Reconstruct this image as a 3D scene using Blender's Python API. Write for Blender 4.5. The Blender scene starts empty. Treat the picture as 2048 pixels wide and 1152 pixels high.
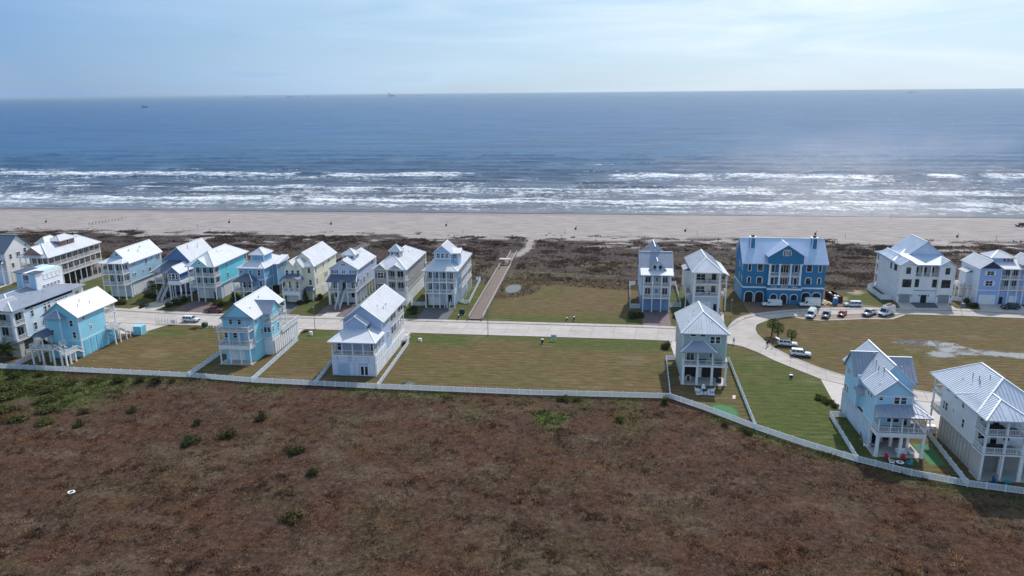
import bpy, bmesh, math, random
import numpy as np
from math import sin, cos, pi, radians as RAD, hypot, atan2, floor
from mathutils import Vector, Matrix

random.seed(7)
RNG = np.random.default_rng(11)
SC = bpy.context.scene
COL = SC.collection

# ------------------------------------------------------------------ camera
CAM_H, PITCH, YAW, ROLL = 63.0, math.atan(390 / 1470.0), RAD(6.7), RAD(0.5)
fw = Vector((-sin(YAW) * cos(PITCH), cos(YAW) * cos(PITCH), -sin(PITCH)))
rt = Vector((cos(YAW), sin(YAW), 0))
up = rt.cross(fw)
r2 = rt * cos(ROLL) - up * sin(ROLL)
u2 = up * cos(ROLL) + rt * sin(ROLL)
cd = bpy.data.cameras.new('camera')
cam = bpy.data.objects.new('camera', cd)
COL.objects.link(cam)
cam.matrix_world = Matrix(((r2.x, u2.x, -fw.x, 0), (r2.y, u2.y, -fw.y, 0), (r2.z, u2.z, -fw.z, CAM_H), (0, 0, 0, 1)))
cd.sensor_width = 36.0
cd.lens = 36.0 * 1470 / 2048
cd.clip_start, cd.clip_end = 1.0, 200000.0
SC.camera = cam

# ------------------------------------------------------------------ sky and sun
SUN_AZ, SUN_EL = RAD(21), RAD(45)           # azimuth measured from +Y (sea) towards +X
sun_dir = Vector((sin(SUN_AZ) * cos(SUN_EL), cos(SUN_AZ) * cos(SUN_EL), sin(SUN_EL)))
W = bpy.data.worlds.new('World')
SC.world = W
W.use_nodes = True
wn, wl = W.node_tree.nodes, W.node_tree.links
wn.clear()
w_out = wn.new('ShaderNodeOutputWorld')
w_bg = wn.new('ShaderNodeBackground')
w_bg.inputs[1].default_value = 0.15
sky = wn.new('ShaderNodeTexSky')
sky.sky_type = 'NISHITA'
sky.sun_disc = False
sky.sun_elevation, sky.sun_rotation = SUN_EL, SUN_AZ
sky.altitude, sky.air_density, sky.dust_density, sky.ozone_density = 0, 1.0, 0.3, 3.0
w_tc = wn.new('ShaderNodeTexCoord')
w_map = wn.new('ShaderNodeMapping')
w_map.inputs['Scale'].default_value = (1.0, 1.0, 9.0)
w_n = wn.new('ShaderNodeTexNoise')
w_n.inputs['Scale'].default_value = 2.6
w_n.inputs['Detail'].default_value = 7
w_n.inputs['Roughness'].default_value = 0.55
w_n.inputs['Distortion'].default_value = 0.6
w_r = wn.new('ShaderNodeValToRGB')
w_r.color_ramp.elements[0].position, w_r.color_ramp.elements[1].position = 0.40, 0.74
w_r.color_ramp.elements[0].color = (0.86, 0.86, 0.86, 1)
w_r.color_ramp.elements[1].color = (1, 1, 1, 1)
w_m = wn.new('ShaderNodeMixRGB')
w_dot = wn.new('ShaderNodeVectorMath')
w_dot.operation = 'DOT_PRODUCT'
w_dot.inputs[1].default_value = sun_dir
w_v = wn.new('ShaderNodeValToRGB')                     # veil of thin cloud: whiter towards the sun
e_ = w_v.color_ramp.elements
e_[0].position, e_[0].color = 0.69, (0.092, 0.185, 0.34, 1)
e_[1].position, e_[1].color = 0.95, (0.56, 0.59, 0.61, 1)
e_.new(0.83).color = (0.25, 0.345, 0.445, 1)
e_.new(0.42).color = (0.20, 0.29, 0.40, 1)
w_s = wn.new('ShaderNodeMixRGB')
w_s.blend_type = 'MULTIPLY'
w_s.inputs[0].default_value = 1.0
w_s.inputs[2].default_value = (9.0, 9.0, 9.0, 1)
wl.new(w_tc.outputs['Generated'], w_dot.inputs[0])
w_h = wn.new('ShaderNodeMath')
w_h.operation = 'MULTIPLY_ADD'
w_h.inputs[1].default_value = w_h.inputs[2].default_value = 0.5
wl.new(w_dot.outputs['Value'], w_h.inputs[0])
wl.new(w_h.outputs[0], w_v.inputs[0])
wl.new(w_v.outputs[0], w_s.inputs[1])
w_b = wn.new('ShaderNodeMixRGB')
w_b.blend_type = 'MULTIPLY'
w_b.inputs[0].default_value = 1.0
w_br = wn.new('ShaderNodeValToRGB')
w_br.color_ramp.elements[0].position, w_br.color_ramp.elements[1].position = 0.40, 0.62
w_br.color_ramp.elements[0].color, w_br.color_ramp.elements[1].color = (0.76, 0.83, 0.90, 1), (1.18, 1.13, 1.09, 1)
wl.new(w_n.outputs[0], w_br.inputs[0])
wl.new(w_s.outputs[0], w_b.inputs[1])
wl.new(w_br.outputs[0], w_b.inputs[2])
wl.new(w_b.outputs[0], w_m.inputs[2])
wl.new(w_tc.outputs['Generated'], w_map.inputs[0])
wl.new(w_map.outputs[0], w_n.inputs['Vector'])
wl.new(w_n.outputs[0], w_r.inputs[0])
wl.new(w_r.outputs[0], w_m.inputs[0])
wl.new(sky.outputs[0], w_m.inputs[1])
wl.new(w_m.outputs[0], w_bg.inputs[0])
wl.new(w_bg.outputs[0], w_out.inputs[0])

sl = bpy.data.lights.new('sun', 'SUN')
sl.energy, sl.angle, sl.color = 3.1, RAD(1.2), (1.0, 0.965, 0.925)
so = bpy.data.objects.new('sun', sl)
COL.objects.link(so)
so.rotation_euler = sun_dir.to_track_quat('Z', 'Y').to_euler()
so.location = (60, 200, 120)

vs = SC.view_settings
vs.view_transform, vs.look, vs.exposure, vs.gamma = 'Standard', 'None', 0.48, 1.0
vs.use_curve_mapping = False
SC.cycles.max_bounces = 6
SC.cycles.transparent_max_bounces = 12


# ------------------------------------------------------------------ helpers
def L(r, g, b):
    f = lambda c: (c / 255 / 12.92) if c <= 10 else (((c / 255) + 0.055) / 1.055) ** 2.4
    return (f(r), f(g), f(b), 1.0)


def _h(ix, iy, s):
    h = (ix.astype(np.int64) * 374761393 + iy.astype(np.int64) * 668265263 + s * 982451653) & 0x7fffffff
    h = ((h ^ (h >> 13)) * 1274126177) & 0x7fffffff
    return ((h ^ (h >> 16)) & 0xffff) / 65535.0


def vnoise(x, y, s=0):
    x = np.asarray(x, float); y = np.asarray(y, float)
    ix, iy = np.floor(x), np.floor(y)
    fx, fy = x - ix, y - iy
    fx = fx * fx * (3 - 2 * fx); fy = fy * fy * (3 - 2 * fy)
    a, b = _h(ix, iy, s), _h(ix + 1, iy, s)
    c, d = _h(ix, iy + 1, s), _h(ix + 1, iy + 1, s)
    return (a + (b - a) * fx) * (1 - fy) + (c + (d - c) * fx) * fy


def fbm(x, y, s=0, o=4, g=0.5):
    t = 0; a = 1.0; n = 0
    x = np.asarray(x, float); y = np.asarray(y, float)
    for i in range(o):
        t = t + a * vnoise(x * 2 ** i + 17.3 * i, y * 2 ** i - 9.1 * i, s + i); n += a; a *= g
    return t / n


def sstep(a, b, x):
    t = np.clip((np.asarray(x, float) - a) / (b - a), 0, 1)
    return t * t * (3 - 2 * t)


def props(o, label=None, cat=None, group=None, kind=None):
    if label: o['label'] = label
    if cat: o['category'] = cat
    if group: o['group'] = group
    if kind: o['kind'] = kind
    return o


def link(name, data, parent=None, loc=(0, 0, 0), rz=0.0):
    o = bpy.data.objects.new(name, data)
    COL.objects.link(o)
    o.location = loc
    if rz: o.rotation_euler = (0, 0, rz)
    if parent: o.parent = parent
    return o


def empty(name, loc, rz=0.0, label=None, cat=None, group=None):
    o = link(name, None, None, loc, rz)
    o.empty_display_size = 0.3
    return props(o, label, cat, group)


class MB:
    def __init__(s):
        s.v = []; s.f = []; s.m = []; s.mi = 0

    def add(s, vs, fs):
        b = len(s.v); s.v += [tuple(p) for p in vs]
        for f in fs:
            s.f.append([b + i for i in f]); s.m.append(s.mi)
        return s

    def box(s, x0, y0, z0, x1, y1, z1):
        return s.add([(x0, y0, z0), (x1, y0, z0), (x1, y1, z0), (x0, y1, z0), (x0, y0, z1), (x1, y0, z1), (x1, y1, z1), (x0, y1, z1)],
                     [(0, 3, 2, 1), (4, 5, 6, 7), (0, 1, 5, 4), (1, 2, 6, 5), (2, 3, 7, 6), (3, 0, 4, 7)])

    def taper(s, b, t, z0, z1):
        (x0, y0, x1, y1), (u0, w0, u1, w1) = b, t
        return s.add([(x0, y0, z0), (x1, y0, z0), (x1, y1, z0), (x0, y1, z0), (u0, w0, z1), (u1, w0, z1), (u1, w1, z1), (u0, w1, z1)],
                     [(0, 3, 2, 1), (4, 5, 6, 7), (0, 1, 5, 4), (1, 2, 6, 5), (2, 3, 7, 6), (3, 0, 4, 7)])

    def beam(s, p, q, w, h):
        p, q = Vector(p), Vector(q); d = (q - p)
        if d.length < 1e-5: return s
        d.normalize()
        e = d.cross(Vector((0, 0, 1)))
        e = Vector((1, 0, 0)) if e.length < 1e-4 else e.normalized()
        n = e.cross(d)
        c = [(e * a * w / 2 + n * b * h / 2) for a, b in ((-1, -1), (1, -1), (1, 1), (-1, 1))]
        return s.add([p + k for k in c] + [q + k for k in c], [(3, 2, 1, 0), (4, 5, 6, 7), (0, 1, 5, 4), (1, 2, 6, 5), (2, 3, 7, 6), (3, 0, 4, 7)])

    def cyl(s, c, z0, z1, r0, r1=None, n=10, axis='z'):
        r1 = r0 if r1 is None else r1
        vs = []
        for z, r in ((z0, r0), (z1, r1)):
            for i in range(n):
                a = 2 * pi * i / n
                if axis == 'z': vs.append((c[0] + r * cos(a), c[1] + r * sin(a), z))
                elif axis == 'y': vs.append((c[0] + r * cos(a), z, c[1] + r * sin(a)))
                else: vs.append((z, c[0] + r * cos(a), c[1] + r * sin(a)))
        fs = [(i, (i + 1) % n, n + (i + 1) % n, n + i) for i in range(n)] + [tuple(range(n - 1, -1, -1)), tuple(range(n, 2 * n))]
        return s.add(vs, fs)

    def prism(s, pts, axis, a0, a1):
        """polygon pts (2D) extruded along axis ('x','y','z') from a0 to a1"""
        n = len(pts)
        def P(p, a): return (a, p[0], p[1]) if axis == 'x' else (p[0], a, p[1]) if axis == 'y' else (p[0], p[1], a)
        return s.add([P(p, a0) for p in pts] + [P(p, a1) for p in pts],
                     [tuple(range(n - 1, -1, -1)), tuple(range(n, 2 * n))] + [(i, (i + 1) % n, n + (i + 1) % n, n + i) for i in range(n)])

    def mesh(s, name, mats, smooth=False):
        me = bpy.data.meshes.new(name)
        me.from_pydata(s.v, [], s.f)
        for m in (mats if isinstance(mats, (list, tuple)) else [mats]): me.materials.append(m)
        if any(s.m): me.polygons.foreach_set('material_index', s.m)
        bm = bmesh.new(); bm.from_mesh(me); bmesh.ops.recalc_face_normals(bm, faces=bm.faces); bm.to_mesh(me); bm.free()
        if smooth: me.polygons.foreach_set('use_smooth', [True] * len(me.polygons))
        me.update()
        return me

    def build(s, name, mats, parent=None, loc=(0, 0, 0), rz=0.0, smooth=False):
        return link(name, s.mesh(name, mats, smooth), parent, loc, rz)


def npmesh(name, V, F, mats, attrs=None, smooth=False):
    """fast mesh: V (n,3), F (m,k) all same k"""
    me = bpy.data.meshes.new(name)
    V = np.asarray(V, np.float32); F = np.asarray(F, np.int32)
    me.vertices.add(len(V)); me.vertices.foreach_set('co', V.ravel())
    k = F.shape[1]
    me.loops.add(F.size); me.loops.foreach_set('vertex_index', F.ravel())
    me.polygons.add(len(F))
    me.polygons.foreach_set('loop_start', np.arange(0, F.size, k, dtype=np.int32))
    me.polygons.foreach_set('loop_total', np.full(len(F), k, np.int32))
    if smooth: me.polygons.foreach_set('use_smooth', np.ones(len(F), bool))
    for a, d in (attrs or {}).items():
        at = me.attributes.new(a, 'FLOAT', 'POINT'); at.data.foreach_set('value', np.asarray(d, np.float32).ravel())
    for m in (mats if isinstance(mats, (list, tuple)) else [mats]): me.materials.append(m)
    me.update(calc_edges=True)
    return me


def gridmesh(name, X, Y, Z, mat, attrs=None):
    ny, nx = X.shape
    i = np.arange(nx * ny).reshape(ny, nx)
    F = np.stack([i[:-1, :-1], i[:-1, 1:], i[1:, 1:], i[1:, :-1]], -1).reshape(-1, 4)
    V = np.stack([X, Y, Z], -1).reshape(-1, 3)
    return npmesh(name, V, F, mat, {k: v.ravel() for k, v in (attrs or {}).items()}, True)


# ------------------------------------------------------------------ node materials
class NM:
    def __init__(s, name, rough=0.6, spec=0.3):
        s.m = bpy.data.materials.new(name); s.m.use_nodes = True
        s.t = s.m.node_tree; s.n = s.t.nodes; s.b = s.n['Principled BSDF']
        s.b.inputs['Roughness'].default_value = rough
        s.b.inputs['Specular IOR Level'].default_value = spec

    def new(s, t): return s.n.new('ShaderNode' + t)
    def ln(s, a, b): s.t.links.new(a, b)
    def pos(s): return s.new('NewGeometry').outputs['Position']
    def obj(s): return s.new('TexCoord').outputs['Object']

    def mapv(s, v, sc):
        m = s.new('Mapping'); m.inputs['Scale'].default_value = sc; s.ln(v, m.inputs[0]); return m.outputs[0]

    def noise(s, v, scale, det=3, rough=0.5, dist=0.0):
        n = s.new('TexNoise'); n.inputs['Scale'].default_value = scale; n.inputs['Detail'].default_value = det
        n.inputs['Roughness'].default_value = rough; n.inputs['Distortion'].default_value = dist
        s.ln(v, n.inputs['Vector']); return n.outputs[0]

    def ramp(s, f, stops, const=False):
        r = s.new('ValToRGB'); e = r.color_ramp.elements
        if const: r.color_ramp.interpolation = 'CONSTANT'
        while len(e) < len(stops): e.new(0.5)
        for k, (p, c) in zip(e, stops):
            k.position = p; k.color = c if len(c) == 4 else (*c, 1)
        s.ln(f, r.inputs[0]); return r.outputs[0]

    def mix(s, f, a, b, mode='MIX'):
        x = s.new('MixRGB'); x.blend_type = mode
        for i, q in ((0, f), (1, a), (2, b)):
            if hasattr(q, 'links'): s.ln(q, x.inputs[i])
            else: x.inputs[i].default_value = q
        return x.outputs[0]

    def math(s, op, a, b=0.0, clamp=False):
        x = s.new('Math'); x.operation = op; x.use_clamp = clamp
        for i, q in ((0, a), (1, b)):
            if hasattr(q, 'links'): s.ln(q, x.inputs[i])
            else: x.inputs[i].default_value = q
        return x.outputs[0]

    def attr(s, n):
        a = s.new('Attribute'); a.attribute_name = n; return a.outputs['Fac']

    def bump(s, h, strength=0.3, dist=0.05):
        b = s.new('Bump'); b.inputs['Strength'].default_value = strength; b.inputs['Distance'].default_value = dist
        s.ln(h, b.inputs['Height']); s.ln(b.outputs[0], s.b.inputs['Normal']); return b

    def color(s, c):
        if hasattr(c, 'links'): s.ln(c, s.b.inputs['Base Color'])
        else: s.b.inputs['Base Color'].default_value = c
        return s


MATS = {}


def translucent(k, c, w=0.45):
    d = k.new('BsdfDiffuse'); t = k.new('BsdfTranslucent'); x = k.new('MixShader'); x.inputs[0].default_value = w
    k.ln(c, d.inputs[0]); k.ln(c, t.inputs[0]); k.ln(d.outputs[0], x.inputs[1]); k.ln(t.outputs[0], x.inputs[2]); k.ln(x.outputs[0], k.n['Material Output'].inputs[0])


def plain(name, c, rough=0.6, amp=0.12, scale=0.7, spec=0.3, metal=0.0):
    """painted / plain surface with uneven weathering"""
    if name in MATS: return MATS[name]
    k = NM(name, rough, spec)
    p = k.pos()
    n1 = k.noise(p, scale, 4, 0.6)
    lo = tuple(x * (1 - amp) for x in c[:3]) + (1,)
    hi = tuple(min(1, x * (1 + amp)) for x in c[:3]) + (1,)
    col = k.ramp(n1, [(0.3, lo), (0.7, hi)])
    st = k.noise(k.mapv(p, (2.5, 2.5, 0.35)), 1.0, 4, 0.65)
    col = k.mix(k.ramp(st, [(0.45, (0, 0, 0)), (0.85, (0.22, 0.22, 0.22))]), col, tuple(x * 0.72 for x in c[:3]) + (1,))
    k.color(col)
    k.b.inputs['Metallic'].default_value = metal
    k.ln(k.ramp(n1, [(0.2, (rough * 0.8,) * 3), (0.8, (min(1, rough * 1.2),) * 3)]), k.b.inputs['Roughness'])
    MATS[name] = k.m
    return k.m


def siding(name, c):
    """lap siding: paint with weathering, fine board courses as relief"""
    if name in MATS: return MATS[name]
    k = NM(name, 0.55, 0.3)
    p = k.pos()
    n1 = k.noise(p, 0.35, 4, 0.6)
    col = k.ramp(n1, [(0.3, tuple(x * 0.93 for x in c[:3])), (0.7, tuple(min(1, x * 1.05) for x in c[:3]))])
    st = k.noise(k.mapv(p, (3, 3, 0.3)), 1.0, 4, 0.65)
    col = k.mix(k.ramp(st, [(0.5, (0, 0, 0)), (0.9, (0.2, 0.2, 0.2))]), col, tuple(x * 0.75 for x in c[:3]) + (1,))
    k.color(col)
    w = k.new('TexWave'); w.wave_type = 'BANDS'; w.bands_direction = 'Z'; w.wave_profile = 'SAW'
    w.inputs['Scale'].default_value = 0.314 / 0.22
    k.ln(p, w.inputs['Vector'])
    k.bump(w.outputs[1], 0.35, 0.02)
    MATS[name] = k.m
    return k.m


M_white = plain('white_paint', (0.83, 0.83, 0.83, 1), 0.45, 0.06)
kv = NM('white_vinyl', 0.4, 0.3)
translucent(kv, kv.ramp(kv.noise(kv.pos(), 0.8, 3), [(0.3, (0.83, 0.86, 0.90)), (0.7, (0.87, 0.90, 0.94))]), 0.36)
M_vinyl = kv.m
M_deck = plain('deck_boards', L(150, 142, 138), 0.75, 0.2, 1.5)
M_conc = plain('driveway_concrete', L(178, 170, 164), 0.85, 0.12, 0.6)
M_paver = plain('brick_pavers', L(108, 92, 92), 0.85, 0.2, 1.2)
M_asph = plain('driveway_asphalt', L(92, 92, 96), 0.9, 0.15, 0.8)
M_black = plain('black_paint', L(30, 31, 33), 0.4, 0.1)
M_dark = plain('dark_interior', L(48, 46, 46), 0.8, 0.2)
M_wood = plain('weathered_wood', L(120, 104, 96), 0.85, 0.25, 1.2)
M_tyre = plain('tyre_rubber', L(32, 32, 33), 0.85, 0.1)
M_rim = plain('wheel_alloy', L(150, 152, 156), 0.35, 0.1, metal=0.6)
M_lamp = plain('lamp_lens', L(225, 228, 232), 0.15, 0.05)
M_red = plain('red_lens', L(150, 20, 22), 0.2, 0.05)
M_steel = plain('galvanised_steel', L(140, 146, 152), 0.45, 0.12, metal=0.3)


def roofmat(name, c, rough=0.45):
    if name in MATS: return MATS[name]
    k = NM(name, rough, 0.3)
    p = k.pos()
    n = k.noise(p, 0.4, 5, 0.6)
    col = k.ramp(n, [(0.3, tuple(x * 0.9 for x in c[:3])), (0.7, tuple(min(1, x * 1.05) for x in c[:3]))])
    n2 = k.noise(p, 2.2, 3, 0.6)
    col = k.mix(k.ramp(n2, [(0.55, (0, 0, 0)), (0.8, (0.15, 0.15, 0.15))]), col, tuple(x * 0.7 for x in c[:3]) + (1,))
    k.color(col)
    k.ln(k.ramp(n, [(0.3, (rough * 0.8,) * 3), (0.7, (rough * 1.25,) * 3)]), k.b.inputs['Roughness'])
    MATS[name] = k.m
    return k.m


M_roof = roofmat('pale_metal_roof', L(205, 207, 212))
M_roofg = roofmat('grey_metal_roof', L(150, 156, 170))
M_roofd = roofmat('slate_metal_roof', L(96, 106, 124))

kg = NM('window_glass', 0.06, 0.6)
gp = kg.noise(kg.pos(), 0.9, 2)
kg.color(kg.ramp(gp, [(0.35, (0.012, 0.016, 0.022)), (0.62, (0.05, 0.06, 0.07)), (0.75, (0.16, 0.165, 0.16))]))
M_glass = kg.m
kc = NM('car_glass', 0.05, 0.6); kc.color((0.012, 0.015, 0.02, 1)); M_cglass = kc.m


# ------------------------------------------------------------------ ground colours and sheets
FENCE = [(-260, 153.5), (-139.1, 150.6), (-93.0, 149.4), (-77, 147.8), (-47.2, 146.9), (-13.5, 146.7), (16.2, 147.6), (31.2, 134.0), (46.2, 122.6), (61.2, 115.8), (69.1, 114.2), (90, 112.5), (260, 108)]
FXS, FYS = np.array([p[0] for p in FENCE]), np.array([p[1] for p in FENCE])
fenceY = lambda x: np.interp(x, FXS, FYS)

# brown field in the foreground: rough ground under the tufts
def field_z(x, y):
    return 0.35 * (fbm(x / 9, y / 9, 3, 3) - 0.62) + 0.30 * (fbm(x / 2.2, y / 2.2, 5, 2) - 0.6)


def field_masks(x, y):
    edge = fenceY(x) - y
    green = np.maximum(sstep(0, 1, (fbm(x / 14, y / 14, 21, 3) - 0.36) * 6) * sstep(-104, -120, x - (y - 120) * 0.4),
                       sstep(0.50, 0.62, fbm(x / 9, y / 7, 23, 3)) * np.exp(-((x + 8) / 15) ** 2 - ((y - 137) / 8) ** 2) * 1.1)
    green = np.maximum(green, sstep(0.52, 0.7, fbm(x / 10, y / 10, 29, 3)) * 0.12)
    green = np.maximum(green, sstep(7, 0, edge) * sstep(0.4, 0.6, fbm(x / 8, y / 4, 31, 3)) * 0.8)
    rust = 0.72 * sstep(0.42, 0.70, fbm(x / 7, y / 4.5, 41, 5, .62))
    pale = 0.6 * sstep(0.52, 0.76, fbm(x / 8 + 3, y / 4, 43, 5, .62))
    return green, rust, pale


kf = NM('field_soil', 0.95, 0.1)
p = kf.pos()
n = kf.noise(p, 1.1, 5, 0.65)
c0 = kf.ramp(n, [(0.3, L(44, 33, 28)), (0.55, L(74, 56, 46)), (0.75, L(100, 79, 64))])
c0 = kf.mix(kf.attr('rust'), c0, kf.ramp(n, [(0.3, L(56, 38, 31)), (0.7, L(94, 66, 52))]))
c0 = kf.mix(kf.attr('pale'), c0, kf.ramp(n, [(0.3, L(66, 56, 47)), (0.7, L(112, 96, 80))]))
c0 = kf.mix(kf.attr('green'), c0, kf.ramp(n, [(0.3, L(48, 56, 30)), (0.7, L(92, 100, 52))]))
kf.color(c0)
kf.bump(kf.noise(p, 3.0, 4, 0.7), 0.8, 0.25)
M_soil = kf.m

gx, gy = np.meshgrid(np.arange(-200, 141, 1.0), np.arange(40, 156, 1.0))
g_, r_, pl_ = field_masks(gx, gy)
gz = field_z(gx, gy) - 0.02
gz = np.where(gy > fenceY(gx) - 1.5, -0.08, gz)
props(link('field', gridmesh('field', gx, gy, gz, M_soil, {'green': g_, 'rust': r_, 'pale': pl_})), kind='structure')
mb = MB(); mb.add([(-3000, -1500, -0.7), (3000, -1500, -0.7), (3000, 396, -0.7), (-3000, 396, -0.7)], [(0, 1, 2, 3)])
props(mb.build('ground', M_soil), kind='structure')

# tufts of dry grass over the field
def tufts(name, X, Y, Z, size, tall, nb, mat, attrs, spread=0.5, lean=0.6):
    n = len(X)
    a = RNG.uniform(0, 2 * pi, (n, nb)); rr = RNG.uniform(0, 1, (n, nb)) ** 0.5 * spread * size[:, None]
    bx = X[:, None] + rr * np.cos(a); by = Y[:, None] + rr * np.sin(a)
    th = RNG.uniform(0, 2 * pi, (n, nb)); wd = size[:, None] * RNG.uniform(0.10, 0.24, (n, nb))
    hh = tall[:, None] * RNG.uniform(0.55, 1.15, (n, nb))
    la = a + RNG.normal(0, 0.7, (n, nb)); ll = hh * lean * RNG.uniform(0.2, 1.1, (n, nb))
    zz = np.broadcast_to(Z[:, None], bx.shape) - 0.04
    v0 = np.stack([bx + np.cos(th) * wd, by + np.sin(th) * wd, zz], -1)
    v1 = np.stack([bx - np.cos(th) * wd, by - np.sin(th) * wd, zz], -1)
    v2 = np.stack([bx + np.cos(la) * ll, by + np.sin(la) * ll, zz + hh], -1)
    V = np.stack([v0, v1, v2], 2).reshape(-1, 3)
    F = np.arange(len(V)).reshape(-1, 3)
    at = {k: np.repeat(d, nb * 3) for k, d in attrs.items()}
    cl = np.repeat(np.clip((vnoise(X / 1.3, Y / 1.3, 301) - .5) * 1.5 + .5, 0, 1), nb)
    at['tint'] = np.repeat(np.clip(.5 * RNG.uniform(0, 1, n * nb) + .5 * cl, 0, 1), 3)
    return npmesh(name, V, F, mat, at)


kt = NM('dry_grass', 0.85, 0.15)
t_ = kt.attr('tint')
c0 = kt.ramp(t_, [(0.12, L(64, 48, 41)), (0.5, L(118, 92, 77)), (0.75, L(158, 128, 106)), (0.92, L(194, 166, 134))])
c0 = kt.mix(kt.attr('rust'), c0, kt.ramp(t_, [(0.12, L(84, 53, 39)), (0.55, L(144, 97, 72)), (0.9, L(186, 136, 98))]))
c0 = kt.mix(kt.attr('pale'), c0, kt.ramp(t_, [(0.0, L(88, 74, 64)), (1.0, L(178, 156, 132))]))
c0 = kt.mix(kt.attr('green'), c0, kt.ramp(t_, [(0.0, L(50, 60, 32)), (1.0, L(106, 114, 60))]))
translucent(kt, c0, 0.3)
M_tuft = kt.m

N = 150000
ty = RNG.uniform(66, 150, N); tx = -24 + RNG.uniform(-1, 1, N) * (ty * 0.78 + 12) - (ty - 70) * 0.12
ok = ty < fenceY(tx) - 0.6
tx, ty = tx[ok], ty[ok]
clump = fbm(tx / 2.6, ty / 2.6, 61, 3)
ok = clump + RNG.uniform(-0.22, 0.22, len(tx)) > 0.40
tx, ty, clump = tx[ok], ty[ok], clump[ok]
tg, tr, tp = field_masks(tx, ty)
big = sstep(0.45, 0.7, fbm(tx / 6, ty / 6, 67, 3))
clump = sstep(0.34, 0.70, fbm(tx / 1.9, ty / 1.9, 61, 3))
tall = 0.12 + 0.50 * clump * RNG.uniform(0.4, 1.2, len(tx)) * (0.45 + 0.55 * big) + 0.2 * tg
size = 0.26 + 0.16 * big + 0.14 * RNG.uniform(0, 1, len(tx))
me = tufts('dry_grass', tx, ty, field_z(tx, ty), size, tall, 5, M_tuft, {'green': np.clip(tg + RNG.normal(0, .12, len(tx)), 0, 1), 'rust': np.clip(tr + RNG.normal(0, .2, len(tx)), 0, 1), 'pale': np.clip(tp + RNG.normal(0, .15, len(tx)), 0, 1)})
props(link('dry_grass', me), 'rusty brown dry grass tufts covering the open field in the foreground', 'grass', kind='stuff')

# mown lots between the back fence and the dunes
kl = NM('mown_grass', 0.95, 0.1)
p = kl.pos()
ns = kl.noise(kl.mapv(p, (0.3, 1.1, 1)), 1.0, 5, 0.65)
nf = kl.noise(p, 2.4, 4, 0.7)
mw = kl.new('TexWave'); mw.wave_type = 'BANDS'; mw.bands_direction = 'Y'; mw.inputs['Scale'].default_value = 0.17; mw.inputs['Distortion'].default_value = 2.2; mw.inputs['Detail'].default_value = 3; mw.inputs['Detail Scale'].default_value = 0.25
kl.ln(p, mw.inputs['Vector'])
nn = kl.math('ADD', kl.math('MULTIPLY', ns, 0.55), kl.math('ADD', kl.math('MULTIPLY', nf, 0.37), kl.math('MULTIPLY', mw.outputs[1], 0.045)))
dry = kl.ramp(nn, [(0.34, L(72, 59, 40)), (0.5, L(96, 81, 55)), (0.66, L(122, 106, 76))])
grn = kl.ramp(nn, [(0.34, L(54, 62, 30)), (0.5, L(74, 82, 42)), (0.66, L(98, 102, 58))])
c0 = kl.mix(kl.attr('green'), dry, grn)
c0 = kl.mix(kl.attr('bare'), c0, kl.ramp(nf, [(0.35, L(128, 110, 92)), (0.65, L(176, 160, 138))]))
c0 = kl.mix(kl.attr('wild'), c0, kl.ramp(nf, [(0.3, L(50, 44, 36)), (0.7, L(104, 90, 70))]))
kl.color(c0)
kl.bump(kl.noise(p, 4.0, 3, 0.7), 0.6, 0.08)
M_lawn = kl.m
xs = np.arange(-270, 231, 1.25); ts = np.linspace(0, 1, 110)
lx, lt = np.meshgrid(xs, ts)
ly = fenceY(lx) + (246 - fenceY(lx)) * lt
gr = 0.10 + 1.5 * (fbm(lx / 16, ly / 8, 71, 5, .6) - 0.47)
gr = np.maximum(gr, np.exp(-((ly - 181.5) / 5.0) ** 2) * sstep(0.28, 0.5, fbm(lx / 13, ly / 6, 73, 3)) * 1.2 * sstep(200, 187, ly))
gr = np.maximum(gr, np.exp(-((ly - 201.5) / 4.0) ** 2) * 0.9 * sstep(196, 198, ly))
gr = np.maximum(gr, sstep(28, 34, lx) * sstep(62, 48, lx) * sstep(185, 172, ly) * (0.45 + 0.9 * fbm(lx / 7, ly / 9, 77, 3)))
gr = gr * (1 - 0.65 * sstep(44, 48, lx) * sstep(160, 166, ly) * sstep(216, 212, ly))
gr = np.maximum(gr, sstep(70, 80, lx) * sstep(92, 86, lx) * sstep(222, 228, ly) * 0.9)
gr = np.maximum(gr, sstep(22, 24, lx) * sstep(32, 30, lx) * sstep(200, 204, ly) * 0.9)
gr = np.maximum(gr, sstep(203, 207, ly) * sstep(-26, -36, lx) * (0.5 + 0.6 * fbm(lx / 6, ly / 6, 79, 3)))
br = sstep(0.58, 0.72, fbm(lx / 6, ly / 6, 83, 3)) * sstep(68, 72, lx) * sstep(92, 84, lx) * sstep(221, 226, ly) * 0.9
br = np.maximum(br, sstep(0.66, 0.76, fbm(lx / 10, ly / 4, 85, 4)) * 0.12)
_mx = [-300, -46, -39.2, -39.1, -32.2, -32.1, -25, -21, -18.5, -18, -12, -2, 10, 27, 28, 45, 70, 88, 90, 250]
_my = [244, 244, 246, 240, 240, 221, 224.5, 227.5, 234, 239.2, 240.3, 238, 235.8, 235, 240, 240, 240, 243, 248, 248]
wild = sstep(-.6, .6, ly - np.interp(lx, _mx, _my))
props(link('lawn', gridmesh('lawn', lx, ly, np.full_like(lx, 0.02), M_lawn, {'green': np.clip(gr, 0, 1) * (1 - wild), 'bare': br * (1 - wild), 'wild': wild})), kind='structure')

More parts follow.
